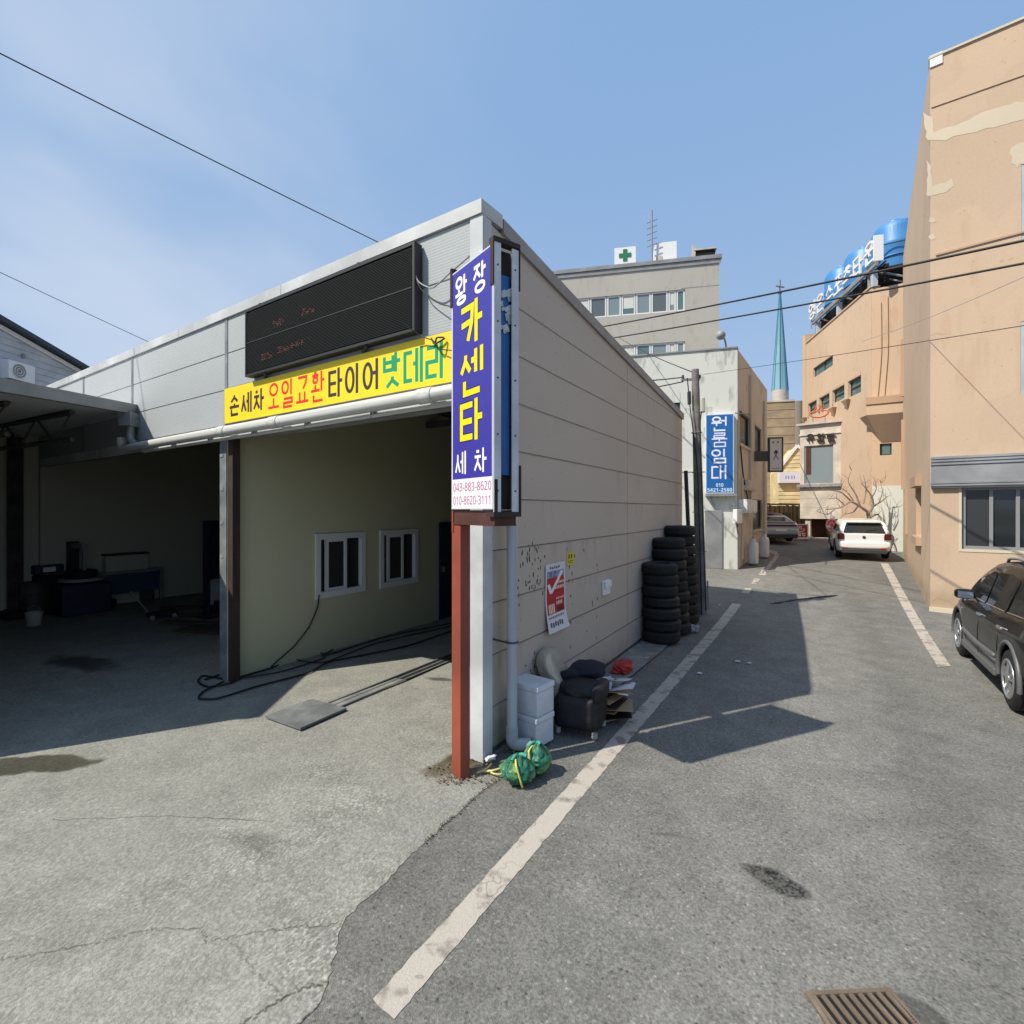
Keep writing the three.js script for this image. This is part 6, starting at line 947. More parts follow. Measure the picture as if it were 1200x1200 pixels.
{ // church steeple
  const f = 70, x = (914 - 600) / 600 * f, h0 = EYE + (HOR - 470) / 600 * f, h1 = EYE + (HOR - 345) / 600 * f, hc = EYE + (HOR - 328) / 600 * f;
  const t = thing('church_steeple', 'slender pale blue church steeple with a cross, far down the lane', 'steeple', [x, 0, -f], 0.3);
  part('tower', bx(-1.6, 1.6, 0, h0 - 1, -1.6, 1.6), M.brick, t); part('drum', new THREE.CylinderGeometry(1.05, 1.1, 2.4, 8).translate(0, h0 + 0.2, 0), M.stone, t);
  const c = new THREE.CylinderGeometry(0.08, 1.0, h1 - h0 - 1.4, 8).translate(0, (h1 + h0 + 1.4) / 2, 0); part('spire', toCreasedNormals(c, 0.2), M.spire, t);
  const rb = []; for (let i = 0; i < 8; i++) { const a = i * Math.PI / 4 + Math.PI / 8 * 0; rb.push(bar(V(1.02 * Math.sin(a), h0 + 1.4, 1.02 * Math.cos(a)), V(0.09 * Math.sin(a), h1, 0.09 * Math.cos(a)), 0.08)); } part('rib', rb, M.spireDark, t);
  part('finial', tr(new THREE.SphereGeometry(0.25, 12, 10), 0, h1 + 0.2, 0), M.frameGrey, t); const cr = part('cross', [bx(-0.07, 0.07, h1, hc, -0.07, 0.07), bx(-0.7, -0.07, hc - 1.0, hc - 0.86, -0.07, 0.07), bx(0.07, 0.7, hc - 1.0, hc - 0.86, -0.07, 0.07)], M.frameGrey, t);
}
{ // beige block behind the brown wall, yellow clapboard house, board fence
  const f = 33, FB = new Frame((931 - 600) / 600 * f, f, 0.97, -0.24), t = FB.thing('brick_block', 'beige brick block with horizontal banding beneath the steeple', 'building'), H = FB.L(915, 471)[1];
  part('front_wall', bx(-3.4, 0, 0, H, -0.3, 0), M.brick, t); for (let i = 0; i < 12; i++) part('brick_band', bx(-3.4, 0.0, H - 0.5 - i * 0.55, H - 0.44 - i * 0.55, 0.0005, 0.02), M.peachDark, t); part('corner_turret', uvm(cyl(0.35, 0.35, H, 0.3, 0.0, -0.2, 20)), mat([0.21, 0.19, 0.16], 0.85), t); part('core', bx(-3.4, 0, 0, H - 0.1, -5, -0.31), M.brick, t); part('parapet_cap', bx(-3.4, 0, H, H + 0.12, -0.4, 0.05), M.stone, t);
  const f2 = 31, FY = new Frame((946 - 600) / 600 * f2, f2, 0.97, -0.24), y = FY.thing('clapboard_house', 'pale yellow clapboard house with steep gable and white sign band', 'house'); const lx = FY.L(912, 560)[0], pk = FY.L(934, 524), ev = FY.L(917, 546)[1], bt = FY.L(930, 594)[1], b1 = FY.L(930, 553)[1], b0 = FY.L(930, 566)[1];
  part('front_wall', prism([[lx, bt - 1.6], [0.6, bt - 1.6], [0.6, ev], [pk[0], pk[1]], [FY.L(917, 546)[0], ev], [lx, b1]], -4, 0), M.clap, y);
  const n = Math.round((pk[1] - bt) / 0.24); for (let i = 0; i < n; i++) { const yy = bt + i * 0.24, hw = yy > ev ? (pk[1] - yy) / (pk[1] - ev) : 1; const xl = yy > ev ? lerp(pk[0], FY.L(917, 546)[0], hw) : lx, xr = yy > ev ? lerp(pk[0], 0.6, hw) : 0.6; part('clapboard', hull([V(xl, yy, 0.001), V(xr, yy, 0.001), V(xl, yy, 0.03), V(xr, yy, 0.03), V(xl, yy + 0.23, 0.001), V(xr, yy + 0.23, 0.001), V(xl, yy + 0.23, 0.008), V(xr, yy + 0.23, 0.008)]), M.clap, y); }
  part('gable_trim', [bar(V(FY.L(917, 546)[0] - 0.15, ev - 0.1, 0.06), V(pk[0], pk[1] + 0.1, 0.06), 0.16, 0.1), bar(V(pk[0], pk[1] + 0.1, 0.061), V(0.8, ev - 0.2, 0.061), 0.16, 0.1)], M.whitePlain, y);
  const s = FY.thing('sign_band', 'white sign band with faint violet marks across the yellow house', 'sign'); part('panel', bx(lx - 0.05, -0.2, b0, b1, 0.04, 0.3), M.whitePlain, s); part('printed_face', face(lx, -0.25, b0 + 0.02, b1 - 0.02, 0.303), mat([0.9, 0.9, 0.9], 0.6, { map: board(256, 96, (x, w, h) => { x.fillStyle = '#d9d7e0'; x.fillRect(0, 0, w, h); x.fillStyle = '#9a95c4'; for (const k of [60, 86, 120, 146]) x.fillRect(k, 34, 16, 30); x.fillRect(228, 14, 8, 60); }) }), s);
  const a = G(888, 636), b = G(946, 628), d = [b[0] - a[0], b[1] - a[1]], FF = new Frame(...a, ...d), L = Math.hypot(...d), fe = FF.thing('board_fence', 'olive brown vertical board fence behind the silver sedan', 'fence'), gy = ground(...a);
  const top = FF.L(920, 592)[1]; const m = Math.round(L / 0.17); for (let i = 0; i < m; i++) part('fence_board', bx(i * L / m, (i + 1) * L / m - 0.015, gy - 0.2, top - 0.06 * rnd(), -0.03, rr(0, 0.012)), [M.fence, M.plank, M.fence][i % 3], fe);
  part('rail', [bx(-0.1, L, top - 0.3, top - 0.2, -0.08, -0.031)], M.plank, fe); part('cap', bx(-0.1, L, top, top + 0.08, -0.08, 0.05), M.fenceDark, fe);
  const gx = FF.L(921, 600)[0]; part('hatch', bx(gx - 0.35, gx + 0.45, gy + 0.3, top - 0.4, 0.013, 0.06), M.fenceDark, fe);
  const [px, pf] = G(932, 630); const pt = thing('potted_shrub', 'small dark leafy shrub beside the red standing sign', 'shrub', [px - 0.2, ground(px, pf), -pf - 0.5]); const lv = []; for (let i = 0; i < 260; i++) { const q = new THREE.PlaneGeometry(0.1, 0.06); q.rotateX(rr(0, 3)).rotateY(rr(0, 6)).translate(rr(-0.4, 0.4), 0.35 + rr(0, 0.9) * rr(0.4, 1), rr(-0.3, 0.3)); lv.push(q); } part('foliage', lv, mat([0.05, 0.055, 0.025], 0.8, { side: true }), pt); part('stem', cyl(0.03, 0.02, 0.8, 0, 0, 0, 8), M.bark, pt);
}
{ // white sided house with outdoor unit, far left
  const F = new Frame(-15.3, 7.5, 0.03, 1), t = F.thing('white_sided_house', 'white clapboard house end with dark sloping roof edge above the left shelter', 'house');
  const a = F.L(0, 380), b = F.L(90, 431), k = (b[1] - a[1]) / (b[0] - a[0]); const yT = (l) => a[1] + (l - a[0]) * k, l1 = b[0] + 0.5;
  part('wall', prism([[0, 0], [l1, 0], [l1, yT(l1) - 0.1], [0, yT(0) - 0.1]], -8, 0), M.siding, t);
  const bd = []; for (let y = 4.5; y < yT(0); y += 0.2) { const e = Math.min(l1, (yT(0) - 0.15 - y) / -k); if (e > 0.3) bd.push(hull([V(0, y, 0.001), V(e, y, 0.001), V(0, y, 0.022), V(e, y, 0.022), V(0, y + 0.19, 0.001), V(e, y + 0.19, 0.001), V(0, y + 0.19, 0.006), V(e, y + 0.19, 0.006)])); } bd.forEach((g) => part('siding_board', g, M.siding, t));
  part('roof', prism([[-0.5, yT(-0.5)], [l1 + 0.3, yT(l1 + 0.3)], [l1 + 0.3, yT(l1 + 0.3) + 0.13], [-0.5, yT(-0.5) + 0.13]], -8.2, 0.3), M.slateBlue, t);
  part('roof_trim', prism([[-0.4, yT(-0.4) - 0.16], [l1, yT(l1) - 0.16], [l1, yT(l1) - 0.03], [-0.4, yT(-0.4) - 0.03]], 0.03, 0.08), M.whitePlain, t);
  const w = F.R(-14, 424, 9.5, 444); part('window', bx(w[0], w[1], w[2] - 0.1, w[3], 0.02, 0.06), M.frameDark, t); part('wall_vent', tr(blob(0.12, 0.14, 0.1, 12, 95, 0.1), F.L(26, 418)[0], F.L(26, 420)[1], 0.04), M.frameGrey, t);
  const q = F.R(10.5, 428, 39, 450, 0.4), ac = F.thing('air_conditioner', 'white outdoor air conditioner with round fan grille on the sided house', 'air conditioner', q[0], q[2], 0.1), aw = Math.max(0.8, q[1] - q[0]), ah = 0.55;
  part('case', rbx(0, aw, 0, ah, 0, 0.3, 0.02), M.whitePlain, ac); part('fan_grille', [tr(new THREE.TorusGeometry(0.21, 0.014, 8, 32), 0.3, ah / 2, 0.31), tr(new THREE.TorusGeometry(0.14, 0.01, 8, 28), 0.3, ah / 2, 0.31), tr(new THREE.TorusGeometry(0.07, 0.01, 8, 24), 0.3, ah / 2, 0.31)], M.frameWhite, ac); part('fan_recess', cyl(0.205, 0.205, 0.006, 0, 0, 0, 28).rotateX(Math.PI / 2).translate(0.3, ah / 2, 0.3), M.frameGrey, ac); part('bracket', [bx(0.05, aw - 0.05, -0.05, -0.01, -0.1, 0.3)], M.frameDark, ac);
}
// ---------------------------------------------------------------- overhead lines
function line(name, label, pts, r, sag, m = M.wire, beyond = 0) {
  if (beyond) { const l = pts.length - 1; if (beyond > 0) pts[l] = pts[l - 1].clone().lerp(pts[l], 1 + beyond); else pts[0] = pts[1].clone().lerp(pts[0], 1 - beyond); }
  const q = []; for (let k = 0; k + 1 < pts.length; k++) for (let i = k ? 1 : 0; i <= 14; i++) { const t = i / 14, p = pts[k].clone().lerp(pts[k + 1], t); p.y -= sag * 4 * t * (1 - t); q.push(p); }
  tag(part(name, new THREE.TubeGeometry(new THREE.CatmullRomCurve3(q), 60, r, 6), m, scene), label, 'cable');
}
line('overhead_cable', 'single thin black cable crossing the sky at upper left', [W(-40, 37, 9), W(470, 297, 15)], 0.014, 0.08, M.wire, -1);
line('overhead_cable', 'faint thin cable low in the sky at the far left', [W(-30, 303, 16), W(190, 408, 22)], 0.012, 0.05, M.wire, -1);
line('overhead_cable', 'upper of the two thick black cables crossing before the peach building', [W(660, 391, 20), W(1260, 257, 7)], 0.021, 0.15, M.wire, 0.6);
line('overhead_cable', 'lower of the two thick black cables crossing before the peach building', [W(660, 405, 18), W(1260, 285, 6.5)], 0.017, 0.14, M.wire, 0.6);
line('overhead_cable', 'thin cable from the pole crossing the hall at window height', [V(POLE[0] + 0.14, POLE[2] - 0.2, -POLE[1] + 0.12), W(1230, 371, 5.2)], 0.0045, 0.05, M.wire, 0.8);
line('overhead_cable', 'faint grey cable rising over the peach wall towards upper right', [W(1010, 400, 15), W(1240, 306, 7.8)], 0.006, 0.08, M.paleWire);
line('overhead_cable', 'pale service cable from white house corner to the beige brick block', [W(862, 484, 17), W(912, 482, 30)], 0.02, 0.1, M.paleWire);
for (const [y, yy, lab] of [[447, 432, 'upper black cable from the pole over the workshop roof'], [460, 443, 'lower black cable from the pole over the workshop roof']]) line('overhead_cable', lab, [W(720, y, 12.6), V(POLE[0] - 0.22, POLE[2] - (yy < 440 ? 0.2 : 0.3), -POLE[1] - 0.12)], 0.014, 0.03);
line('overhead_cable', 'thin cable from the pole top up to the clinic front', [W(725, 395, 30), V(POLE[0] - 0.05, POLE[2] - 0.12, -POLE[1])], 0.012, 0.1);

// ---------------------------------------------------------------- vehicles
function loft(rings) {                               // rings: [x, [[y, z], ...]] closed loops
  const n = rings[0][1].length, pos = [], idx = [];
  for (const [x, r] of rings) for (const [y, z] of r) pos.push(x, y, z);
  for (let i = 0; i + 1 < rings.length; i++) for (let j = 0; j < n; j++) { const a = i * n + j, b = i * n + (j + 1) % n, c = a + n, d = b + n; idx.push(a, b, d, a, d, c); }
  for (const [i, flip] of [[0, 1], [rings.length - 1, 0]]) { const r = rings[i][1], base = pos.length / 3; let my = 0; for (const p of r) my += p[0] / n; pos.push(rings[i][0], my, 0); for (let j = 0; j < n; j++) { const a = i * n + j, b = i * n + (j + 1) % n; flip ? idx.push(base, b, a) : idx.push(base, a, b); } }
  const g = new THREE.BufferGeometry(); g.setAttribute('position', new THREE.Float32BufferAttribute(pos, 3)); g.setIndex(idx); g.computeVertexNormals(); return g;
}
const curve = (keys) => (x) => { let i = 0; while (i + 2 < keys.length && x > keys[i + 1][0]) i++; const [a, b] = [keys[i], keys[i + 1]]; const t = clamp((x - a[0]) / (b[0] - a[0])); const m = (k) => k <= 0 || k >= keys.length - 1 ? 0 : (keys[k + 1][1] - keys[k - 1][1]) / (keys[k + 1][0] - keys[k - 1][0]); const h = b[0] - a[0], t2 = t * t, t3 = t2 * t; return a[1] * (2 * t3 - 3 * t2 + 1) + m(i) * h * (t3 - 2 * t2 + t) + b[1] * (-2 * t3 + 3 * t2) + m(i + 1) * h * (t3 - t2); };
const evaluator = new Evaluator(); evaluator.attributes = ['position', 'normal']; evaluator.useGroups = false;
function wheelInto(t, x, z, R, w, side) {
  const g = part('wheel', tyreGeo(R, w).rotateX(Math.PI / 2).translate(x, R, z - w / 2), M.rubber, t), zo = z + side * (w / 2 - 0.03);
  part('rim', [tr(new THREE.CylinderGeometry(R * 0.60, R * 0.60, 0.05, 32, 1, true).rotateX(Math.PI / 2), x, R, zo), tr(new THREE.TorusGeometry(R * 0.62, 0.018, 8, 36), x, R, zo + side * 0.02)], M.alloy, g);
  part('brake_disc', tr(new THREE.CylinderGeometry(R * 0.5, R * 0.5, 0.02, 28).rotateX(Math.PI / 2), x, R, zo - side * 0.06), M.frameDark, g);
  const sp = []; for (let i = 0; i < 5; i++) for (const o of [-0.16, 0.16]) { const a = i * 1.2566 + o + 0.3, c = i * 1.2566 + o * 1.3 + 0.3; sp.push(bar(V(x + 0.05 * Math.cos(a), R + 0.05 * Math.sin(a), zo + side * 0.015), V(x + R * 0.6 * Math.cos(c), R + R * 0.6 * Math.sin(c), zo + side * 0.005), 0.04, 0.03)); }
  part('spokes', [...sp, tr(new THREE.CylinderGeometry(0.06, 0.07, 0.04, 20).rotateX(Math.PI / 2), x, R, zo + side * 0.015)], M.alloy, g);
}
function car(t, c) {
  const { len, w, wheel: R, base, front } = c, xf = base / 2, xr = -base / 2, x0 = xr - (len - base - front), x1 = xf + front;
  const top = curve(c.belt), half = curve(c.plan), bot = curve(c.sill), rings = [], N = 44;
  for (let i = 0; i <= N; i++) {
    const x = lerp(x0, x1, i / N), b = bot(x), y = top(x), hw = half(x), s = [[b, 0], [b, hw * 0.86], [b + 0.05, hw * 0.95], [lerp(b, y, 0.3), hw * 0.995], [lerp(b, y, 0.52), hw], [lerp(b, y, 0.72), hw * 0.985], [lerp(b, y, 0.9), hw * 0.955], [y, hw * 0.89], [y + 0.018, hw * 0.78], [y + 0.03, hw * 0.4], [y + 0.034, 0]];
    rings.push([x, [...s, ...s.slice(1, -1).reverse().map(([p, q]) => [p, -q])].map(([p, q]) => [p, -q])]);
  }
  let body = new Brush(loft(rings)); body.updateMatrixWorld();
  for (const x of [xf, xr]) for (const s of [-1, 1]) { const k = new Brush(new THREE.CylinderGeometry(R + 0.055, R + 0.055, 0.62, 40).rotateX(Math.PI / 2).translate(x, R + 0.01, s * (w / 2))); k.updateMatrixWorld(); body = evaluator.evaluate(body, k, SUBTRACTION); body.updateMatrixWorld(); }
  part('body', toCreasedNormals(body.geometry, 0.7), c.paint, t);
  for (const x of [xf, xr]) for (const s of [-1, 1]) {
    wheelInto(t, x, s * (w / 2 - 0.13), R, c.tyre ?? 0.225, s);
    const a = []; for (let i = 0; i <= 18; i++) { const q = -0.15 + i / 18 * (Math.PI + 0.3); a.push(V(x + (R + 0.065) * Math.cos(q), R + 0.01 + (R + 0.065) * Math.sin(q), s * (half(x) * 0.985))); } part('arch_trim', tube(a, 0.028, 6, 40), c.trimMat ?? M.cladding, t);
  }
  // greenhouse
  const roof = curve(c.roof), gb = (x) => half(x) * 0.90, gr = (x) => half(x) * (c.narrow ?? 0.70), gx0 = c.roof[0][0], gx1 = c.roof[c.roof.length - 1][0], gr2 = [];
  const sec = (x) => { const y = top(x) - 0.01, r = Math.max(roof(x), y + 0.02), k = clamp((r - y) / c.glassH), e = gb(x), q = lerp(e, gr(x), k); return [y, r, e, q]; };
  for (let i = 0; i <= 40; i++) { const x = lerp(gx0, gx1, i / 40), [y, r, e, q] = sec(x), s = [[y - 0.06, 0], [y - 0.06, e], [lerp(y, r, 0.45), lerp(e, q, 0.42)], [lerp(y, r, 0.86), lerp(e, q, 0.84)], [lerp(y, r, 0.96), q * 0.965], [r, q * 0.86], [r + 0.022, q * 0.45], [r + 0.028, 0]]; gr2.push([x, [...s, ...s.slice(1, -1).reverse().map(([p, z]) => [p, -z])].map(([p, z]) => [p, -z])]); }
  const cabin = part('cabin', toCreasedNormals(loft(gr2), 0.6), c.paint, t);
  const zAt = (x, y) => { const [b, r, e, q] = sec(x); const k = (y - b) / (r - b); return k < 0.45 ? lerp(e, lerp(e, q, 0.42), k / 0.45) : lerp(lerp(e, q, 0.42), lerp(e, q, 0.84), (k - 0.45) / 0.41); };
  for (const s of [-1, 1]) for (const pts of c.windows) {
    const g = new THREE.ShapeGeometry(shapeOf(pts)).toNonIndexed(), fine = [];
    const p = g.attributes.position; const tri = (A, B, C, d) => { if (!d) { fine.push(A, B, C); return; } const m = (u, v) => [(u[0] + v[0]) / 2, (u[1] + v[1]) / 2], ab = m(A, B), bc = m(B, C), ca = m(C, A); tri(A, ab, ca, d - 1); tri(ab, B, bc, d - 1); tri(ca, bc, C, d - 1); tri(ab, bc, ca, d - 1); };
    for (let i = 0; i < p.count; i += 3) tri(...[0, 1, 2].map((k) => [p.getX(i + k), p.getY(i + k)]), 3);
    const q = fine.flatMap(([x, y]) => [x, y, s * (zAt(x, y) + 0.006)]), o = new THREE.BufferGeometry(); if (s < 0) for (let i = 0; i < q.length; i += 9) for (let k = 0; k < 3; k++) { const h = q[i + 3 + k]; q[i + 3 + k] = q[i + 6 + k]; q[i + 6 + k] = h; }
    o.setAttribute('position', new THREE.Float32BufferAttribute(q, 3)); o.computeVertexNormals(); part('side_window', o, M.glass, t);
    part('window_trim', tube([...pts.slice(0, 2)].map(([x, y]) => V(x, y - 0.012, s * (zAt(x, y - 0.012) + 0.008))), 0.011, 6, 8), c.chromeTrim ? M.chrome : M.black, t);
  }
  const screen = (xa, ya, xb, yb, wa, wb, name, lift) => { const g = new THREE.PlaneGeometry(1, 1, 12, 4), p = g.attributes.position; for (let i = 0; i < p.count; i++) { const u = p.getX(i) * 2, v = p.getY(i) + 0.5, x = lerp(xa, xb, v), y = lerp(ya, yb, v), ww = lerp(wa, wb, v); p.setXYZ(i, x - Math.sign(xb - xa) * -0.02 * 0 , y + lift - 0.035 * u * u * 0.6, u * ww); } g.computeVertexNormals(); return part(name, g, c.screenMat ?? M.glass, t).material = (c.screenMat ?? M.glassDouble); };
  for (const q of c.screens) screen(...q);
  return { half, top, x0, x1, sec, zAt };
}
M.glassDouble = M.glass.clone(); M.glassDouble.side = THREE.DoubleSide;
{ // black sport utility car in the near right
  const a = G(1131, 768), b = G(1196, 838), dir = [0.52, 0.854], l = Math.hypot(...dir); dir[0] /= l; dir[1] /= l;
  const left = [dir[1] * -1, dir[0]];                // to the left of the heading
  const W2 = 0.94, base = 2.7, mid = [a[0] - dir[0] * base / 2 - left[0] * (W2 - 0.11), a[1] - dir[1] * base / 2 - left[1] * (W2 - 0.11)];
  const t = thing('parked_suv', 'shiny black sport utility car parked beside the peach building, partly out of view', 'car', [mid[0], 0, -mid[1]], Math.atan2(dir[1], dir[0]));
  const c = { len: 4.66, w: 1.88, wheel: 0.36, base, front: 0.93, tyre: 0.235, paint: M.carBlack, trimMat: M.sideTrim, chromeTrim: true, glassH: 0.62,
    belt: [[-2.35, 0.92], [-2.1, 1.1], [-1.2, 1.09], [0, 1.06], [0.7, 1.04], [1.2, 1.0], [1.9, 0.88], [2.2, 0.76], [2.32, 0.62]],
    plan: [[-2.35, 0.72], [-2.1, 0.87], [-1.2, 0.935], [0.8, 0.935], [1.6, 0.90], [2.05, 0.80], [2.32, 0.58]], sill: [[-2.35, 0.42], [-1.9, 0.3], [-1.0, 0.27], [1.0, 0.27], [1.9, 0.26], [2.32, 0.34]],
    roof: [[-2.3, 1.02], [-2.0, 1.42], [-1.5, 1.62], [-0.6, 1.69], [0.1, 1.66], [0.5, 1.55], [0.95, 1.28], [1.3, 1.02]],
    windows: [[[0.88, 1.07], [0.02, 1.085], [-0.02, 1.50], [0.12, 1.52], [0.42, 1.43], [0.72, 1.23]], [[-0.06, 1.085], [-0.92, 1.11], [-1.02, 1.5], [-0.6, 1.55], [-0.08, 1.52]], [[-1.0, 1.115], [-1.75, 1.15], [-1.85, 1.36], [-1.6, 1.45], [-1.1, 1.5]]], screens: [[1.27, 1.06, 0.5, 1.58, 0.72, 0.58, 'windscreen', 0.015]] };
  const k = car(t, c);
  for (const s of [-1, 1]) {
    const z = s * (k.half(0.75) * 0.9 + 0.13);
    const m = part('wing_mirror', tr(blob(0.16, 0.15, 0.24, 24, 99, 0.02, 3.2), 0.62, 1.03, z), M.carBlack, t); part('mirror_glass', bx(0.53, 0.536, 1.05, 1.15, z - 0.09, z + 0.09), M.chrome, m); part('mirror_arm', bar(V(0.64, 1.06, s * k.half(0.7) * 0.88), V(0.64, 1.08, z), 0.05), M.cladding, m);
    for (const x of [-0.08, -1.05]) part('door_handle', rbx(x - 0.1, x + 0.1, 0.90, 0.935, s * (k.half(x) * 0.99) - 0.02, s * (k.half(x) * 0.99) + 0.035, 0.012), M.chrome, t);
    part('side_moulding', tube([V(0.85, 0.52, s * (k.half(0.8) + 0.0)), V(0, 0.50, s * (k.half(0) + 0.0)), V(-0.85, 0.52, s * (k.half(-0.8) + 0.0))], 0.034, 8, 30), M.sideTrim, t); for (const q of [0.85, -0.85]) part('moulding_end', tr(new THREE.SphereGeometry(0.0345, 12, 8), q, 0.52, s * k.half(Math.sign(q) * 0.8)), M.sideTrim, t);
    part('sill_trim', rbx(-0.9, 0.9, 0.26, 0.36, s * 0.9 - 0.06, s * 0.9 + 0.03, 0.02), M.sideTrim, t);
    part('roof_rail', tube([V(-1.6, 1.62, s * 0.56), V(-1.3, 1.70, s * 0.57), V(-0.4, 1.735, s * 0.58), V(0.15, 1.70, s * 0.56), V(0.28, 1.64, s * 0.55)], 0.02, 8), M.frameGrey, t);
    for (const x of [-0.02, -0.96]) part('door_gap', tube([V(x + 0.02, 0.36, s * (k.half(x) * 0.985 + 0.002)), V(x, 0.7, s * (k.half(x) + 0.001)), V(x, 1.04, s * (k.half(x) * 0.945))], 0.004, 4), M.black, t);
    part('headlamp', tr(blob(0.34, 0.16, 0.2, 24, 101, 0.0, 2.6), 2.0, 0.64, s * 0.66), M.glassPale, t); part('tail_lamp', tr(blob(0.16, 0.34, 0.14, 20, 103, 0.0, 2.6), -2.14, 0.86, s * 0.76), M.tail, t);
  }
  part('front_grille', bx(2.22, 2.34, 0.5, 0.68, -0.42, 0.42), M.cladding, t); part('indicator', rbx(1.02, 1.1, 0.78, 0.83, -k.half(1.05) - 0.004, -k.half(1.05) + 0.02, 0.008), M.chrome, t); part('indicator', rbx(1.02, 1.1, 0.78, 0.83, k.half(1.05) - 0.02, k.half(1.05) + 0.004, 0.008), M.chrome, t);
}
{ // white compact sport utility car from behind
  const [x, f] = G(1012, 657), hd = [0.47, 0.883];
  const t = thing('white_suv', 'white compact sport utility car seen from behind, parked by the bare tree', 'car', [x + hd[0] * 2.0, ground(x + hd[0] * 2, f + hd[1] * 2.0), -f - hd[1] * 2.0], Math.atan2(hd[1], hd[0]));
  t.rotation.z = 0.03;
  const c = { len: 4.2, w: 1.8, wheel: 0.34, base: 2.6, front: 0.82, narrow: 0.76, paint: M.carWhite, glassH: 0.47,
    belt: [[-2.1, 0.9], [-2.0, 1.02], [-1.5, 1.05], [0, 1.0], [0.9, 0.98], [1.7, 0.88], [2.1, 0.66]], plan: [[-2.1, 0.80], [-1.95, 0.88], [-1.0, 0.9], [0.8, 0.9], [1.6, 0.86], [2.1, 0.62]], sill: [[-2.1, 0.34], [-1.6, 0.26], [1.5, 0.24], [2.1, 0.3]],
    roof: [[-2.08, 1.0], [-1.92, 1.28], [-1.74, 1.43], [-1.0, 1.5], [0.1, 1.48], [0.6, 1.33], [1.1, 1.04]],
    windows: [[[0.7, 1.04], [0.02, 1.05], [0.0, 1.34], [0.3, 1.33]], [[-0.05, 1.05], [-0.85, 1.08], [-0.9, 1.34], [-0.05, 1.36]], [[-0.93, 1.09], [-1.55, 1.14], [-1.45, 1.31], [-0.98, 1.34]]], screens: [[1.08, 1.08, 0.5, 1.38, 0.7, 0.58, 'windscreen', 0.015]] };
  const k = car(t, c);
  part('rear_window', hull([[-2.085, 1.07, 0.66], [-1.83, 1.385, 0.56]].flatMap(([x, y, z]) => [V(x - 0.03, y + 0.01, -z), V(x - 0.03, y + 0.01, z), V(x + 0.05, y - 0.02, -z), V(x + 0.05, y - 0.02, z)])), M.glass, t);
  part('tailgate', hull([V(-2.115, 0.62, -0.62), V(-2.115, 0.62, 0.62), V(-2.12, 0.98, -0.62), V(-2.12, 0.98, 0.62), V(-2.08, 0.6, -0.6), V(-2.08, 0.6, 0.6), V(-2.08, 1.0, -0.6), V(-2.08, 1.0, 0.6)]), M.carWhite, t);
  part('number_plate', rbx(-2.16, -2.125, 0.5, 0.62, -0.27, 0.27, 0.008), M.whitePlain, t); part('badge', tr(new THREE.CylinderGeometry(0.055, 0.055, 0.015, 20).rotateZ(Math.PI / 2), -2.13, 0.88, 0), M.frameDark, t);
  part('rear_wiper', bar(V(-2.11, 1.10, 0.05), V(-2.04, 1.19, 0.42), 0.018), M.black, t); part('tailgate_gap', bx(-2.124, -2.119, 0.70, 0.712, -0.6, 0.6), M.black, t); part('rear_bumper', tr(blob(0.2, 0.3, 1.66, 30, 111, 0.0, 4), -2.08, 0.44, 0), M.carWhite, t); part('bumper_skirt', rbx(-2.17, -2.0, 0.26, 0.42, -0.72, 0.72, 0.03), M.cladding, t); part('roof_spoiler', rbx(-2.0, -1.68, 1.43, 1.47, -0.56, 0.56, 0.02), M.carWhite, t);
  for (const s of [-1, 1]) { part('tail_lamp', rbx(-2.14, -1.96, 0.78, 1.02, s * 0.75 - 0.11, s * 0.75 + 0.11, 0.03), M.tail, t); part('wing_mirror', tr(blob(0.12, 0.13, 0.2, 18, 113, 0, 3), 0.55, 1.02, s * 0.98), M.carWhite, t); part('reflector', rbx(-2.165, -2.12, 0.44, 0.49, s * 0.6 - 0.1, s * 0.6 + 0.1, 0.008), M.red, t); }
}
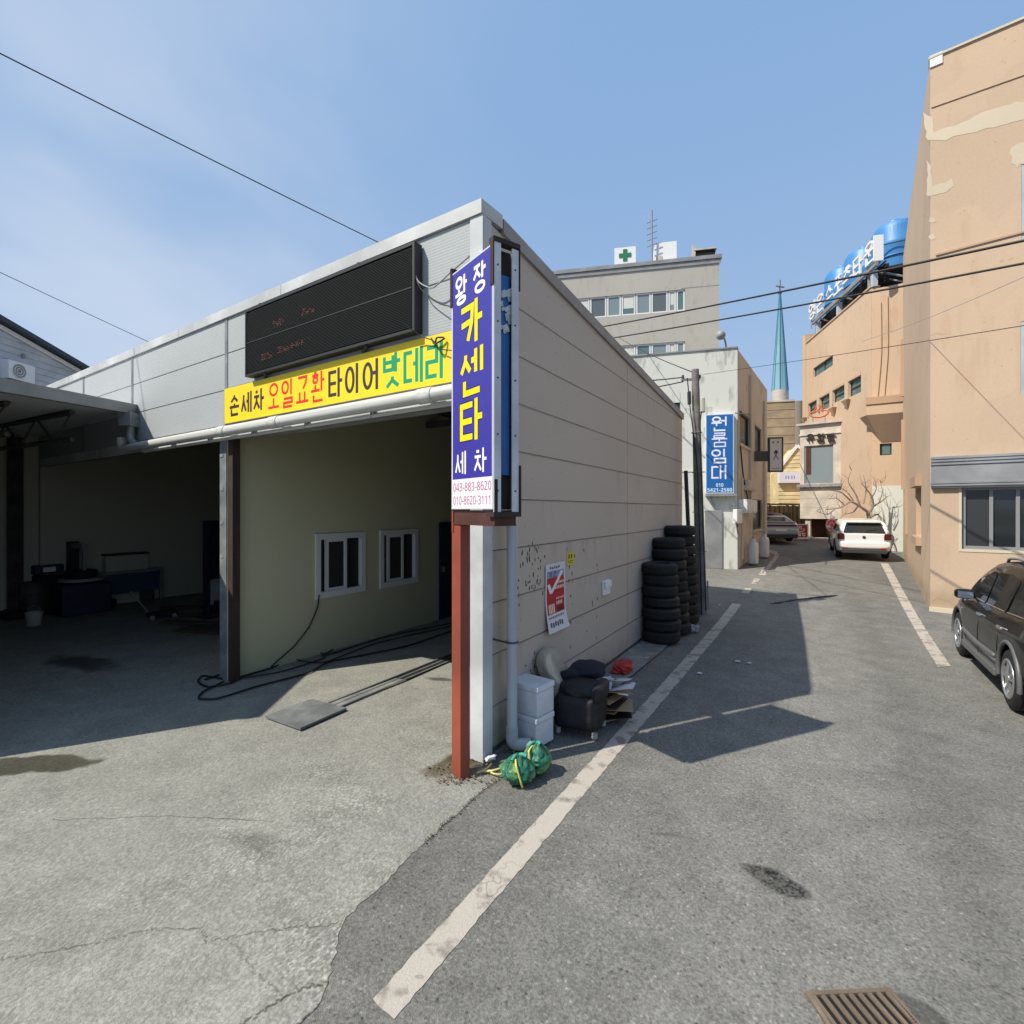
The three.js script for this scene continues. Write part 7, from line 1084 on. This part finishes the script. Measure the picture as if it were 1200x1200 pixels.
{ // silver sedan, rear, half behind the brown house
  const [x, f] = G(914, 638), hd = [0.1, 0.995];
  const t = thing('silver_sedan', 'silver saloon car seen from behind, half hidden by the brown house wall', 'car', [x + hd[0] * 2.2, ground(x, f + 2), -f - hd[1] * 2.3], Math.atan2(hd[1], hd[0]));
  const c = { len: 4.75, w: 1.86, wheel: 0.335, base: 2.8, front: 0.92, paint: M.carSilver, glassH: 0.48,
    belt: [[-2.42, 0.88], [-2.2, 0.97], [-1.5, 0.97], [0, 0.93], [0.9, 0.92], [1.9, 0.8], [2.32, 0.6]], plan: [[-2.42, 0.78], [-2.2, 0.88], [-1.0, 0.93], [0.8, 0.93], [1.7, 0.88], [2.32, 0.6]], sill: [[-2.42, 0.32], [-1.8, 0.22], [1.7, 0.2], [2.32, 0.28]],
    roof: [[-2.1, 0.98], [-1.4, 1.25], [-0.7, 1.42], [0.1, 1.43], [0.6, 1.26], [1.2, 0.96]], windows: [[[0.7, 0.98], [0.02, 0.98], [0.0, 1.3], [0.3, 1.3]], [[-0.05, 0.98], [-0.9, 1.0], [-0.8, 1.29], [-0.05, 1.31]]], screens: [[1.17, 1.0, 0.55, 1.31, 0.7, 0.56, 'windscreen', 0.015], [-2.05, 1.02, -1.1, 1.36, 0.68, 0.56, 'rear_window', 0.02]] };
  car(t, c);
  part('rear_bumper', tr(blob(0.2, 0.34, 1.7, 30, 121, 0, 4), -2.38, 0.36, 0), M.carSilver, t); part('bumper_skirt', rbx(-2.5, -2.3, 0.2, 0.4, -0.75, 0.75, 0.03), M.cladding, t); part('light_bar', rbx(-2.455, -2.38, 0.78, 0.86, -0.74, 0.74, 0.015), M.tail, t); part('boot_lip', tr(blob(0.16, 0.06, 1.5, 24, 123, 0, 4), -2.28, 0.965, 0), M.carSilver, t); part('number_plate', rbx(-2.49, -2.46, 0.55, 0.66, -0.26, 0.26, 0.008), M.whitePlain, t);
}

// ---------------------------------------------------------------- draw
scene.traverse((o) => { if (o.isMesh) { o.castShadow = true; o.receiveShadow = true; } });
const renderer = new THREE.WebGLRenderer({ antialias: true });
renderer.setSize(1024, 1024); renderer.shadowMap.enabled = true;
renderer.toneMapping = THREE.LinearToneMapping; renderer.toneMappingExposure = EXPOSURE;
renderer.render(scene, camera);
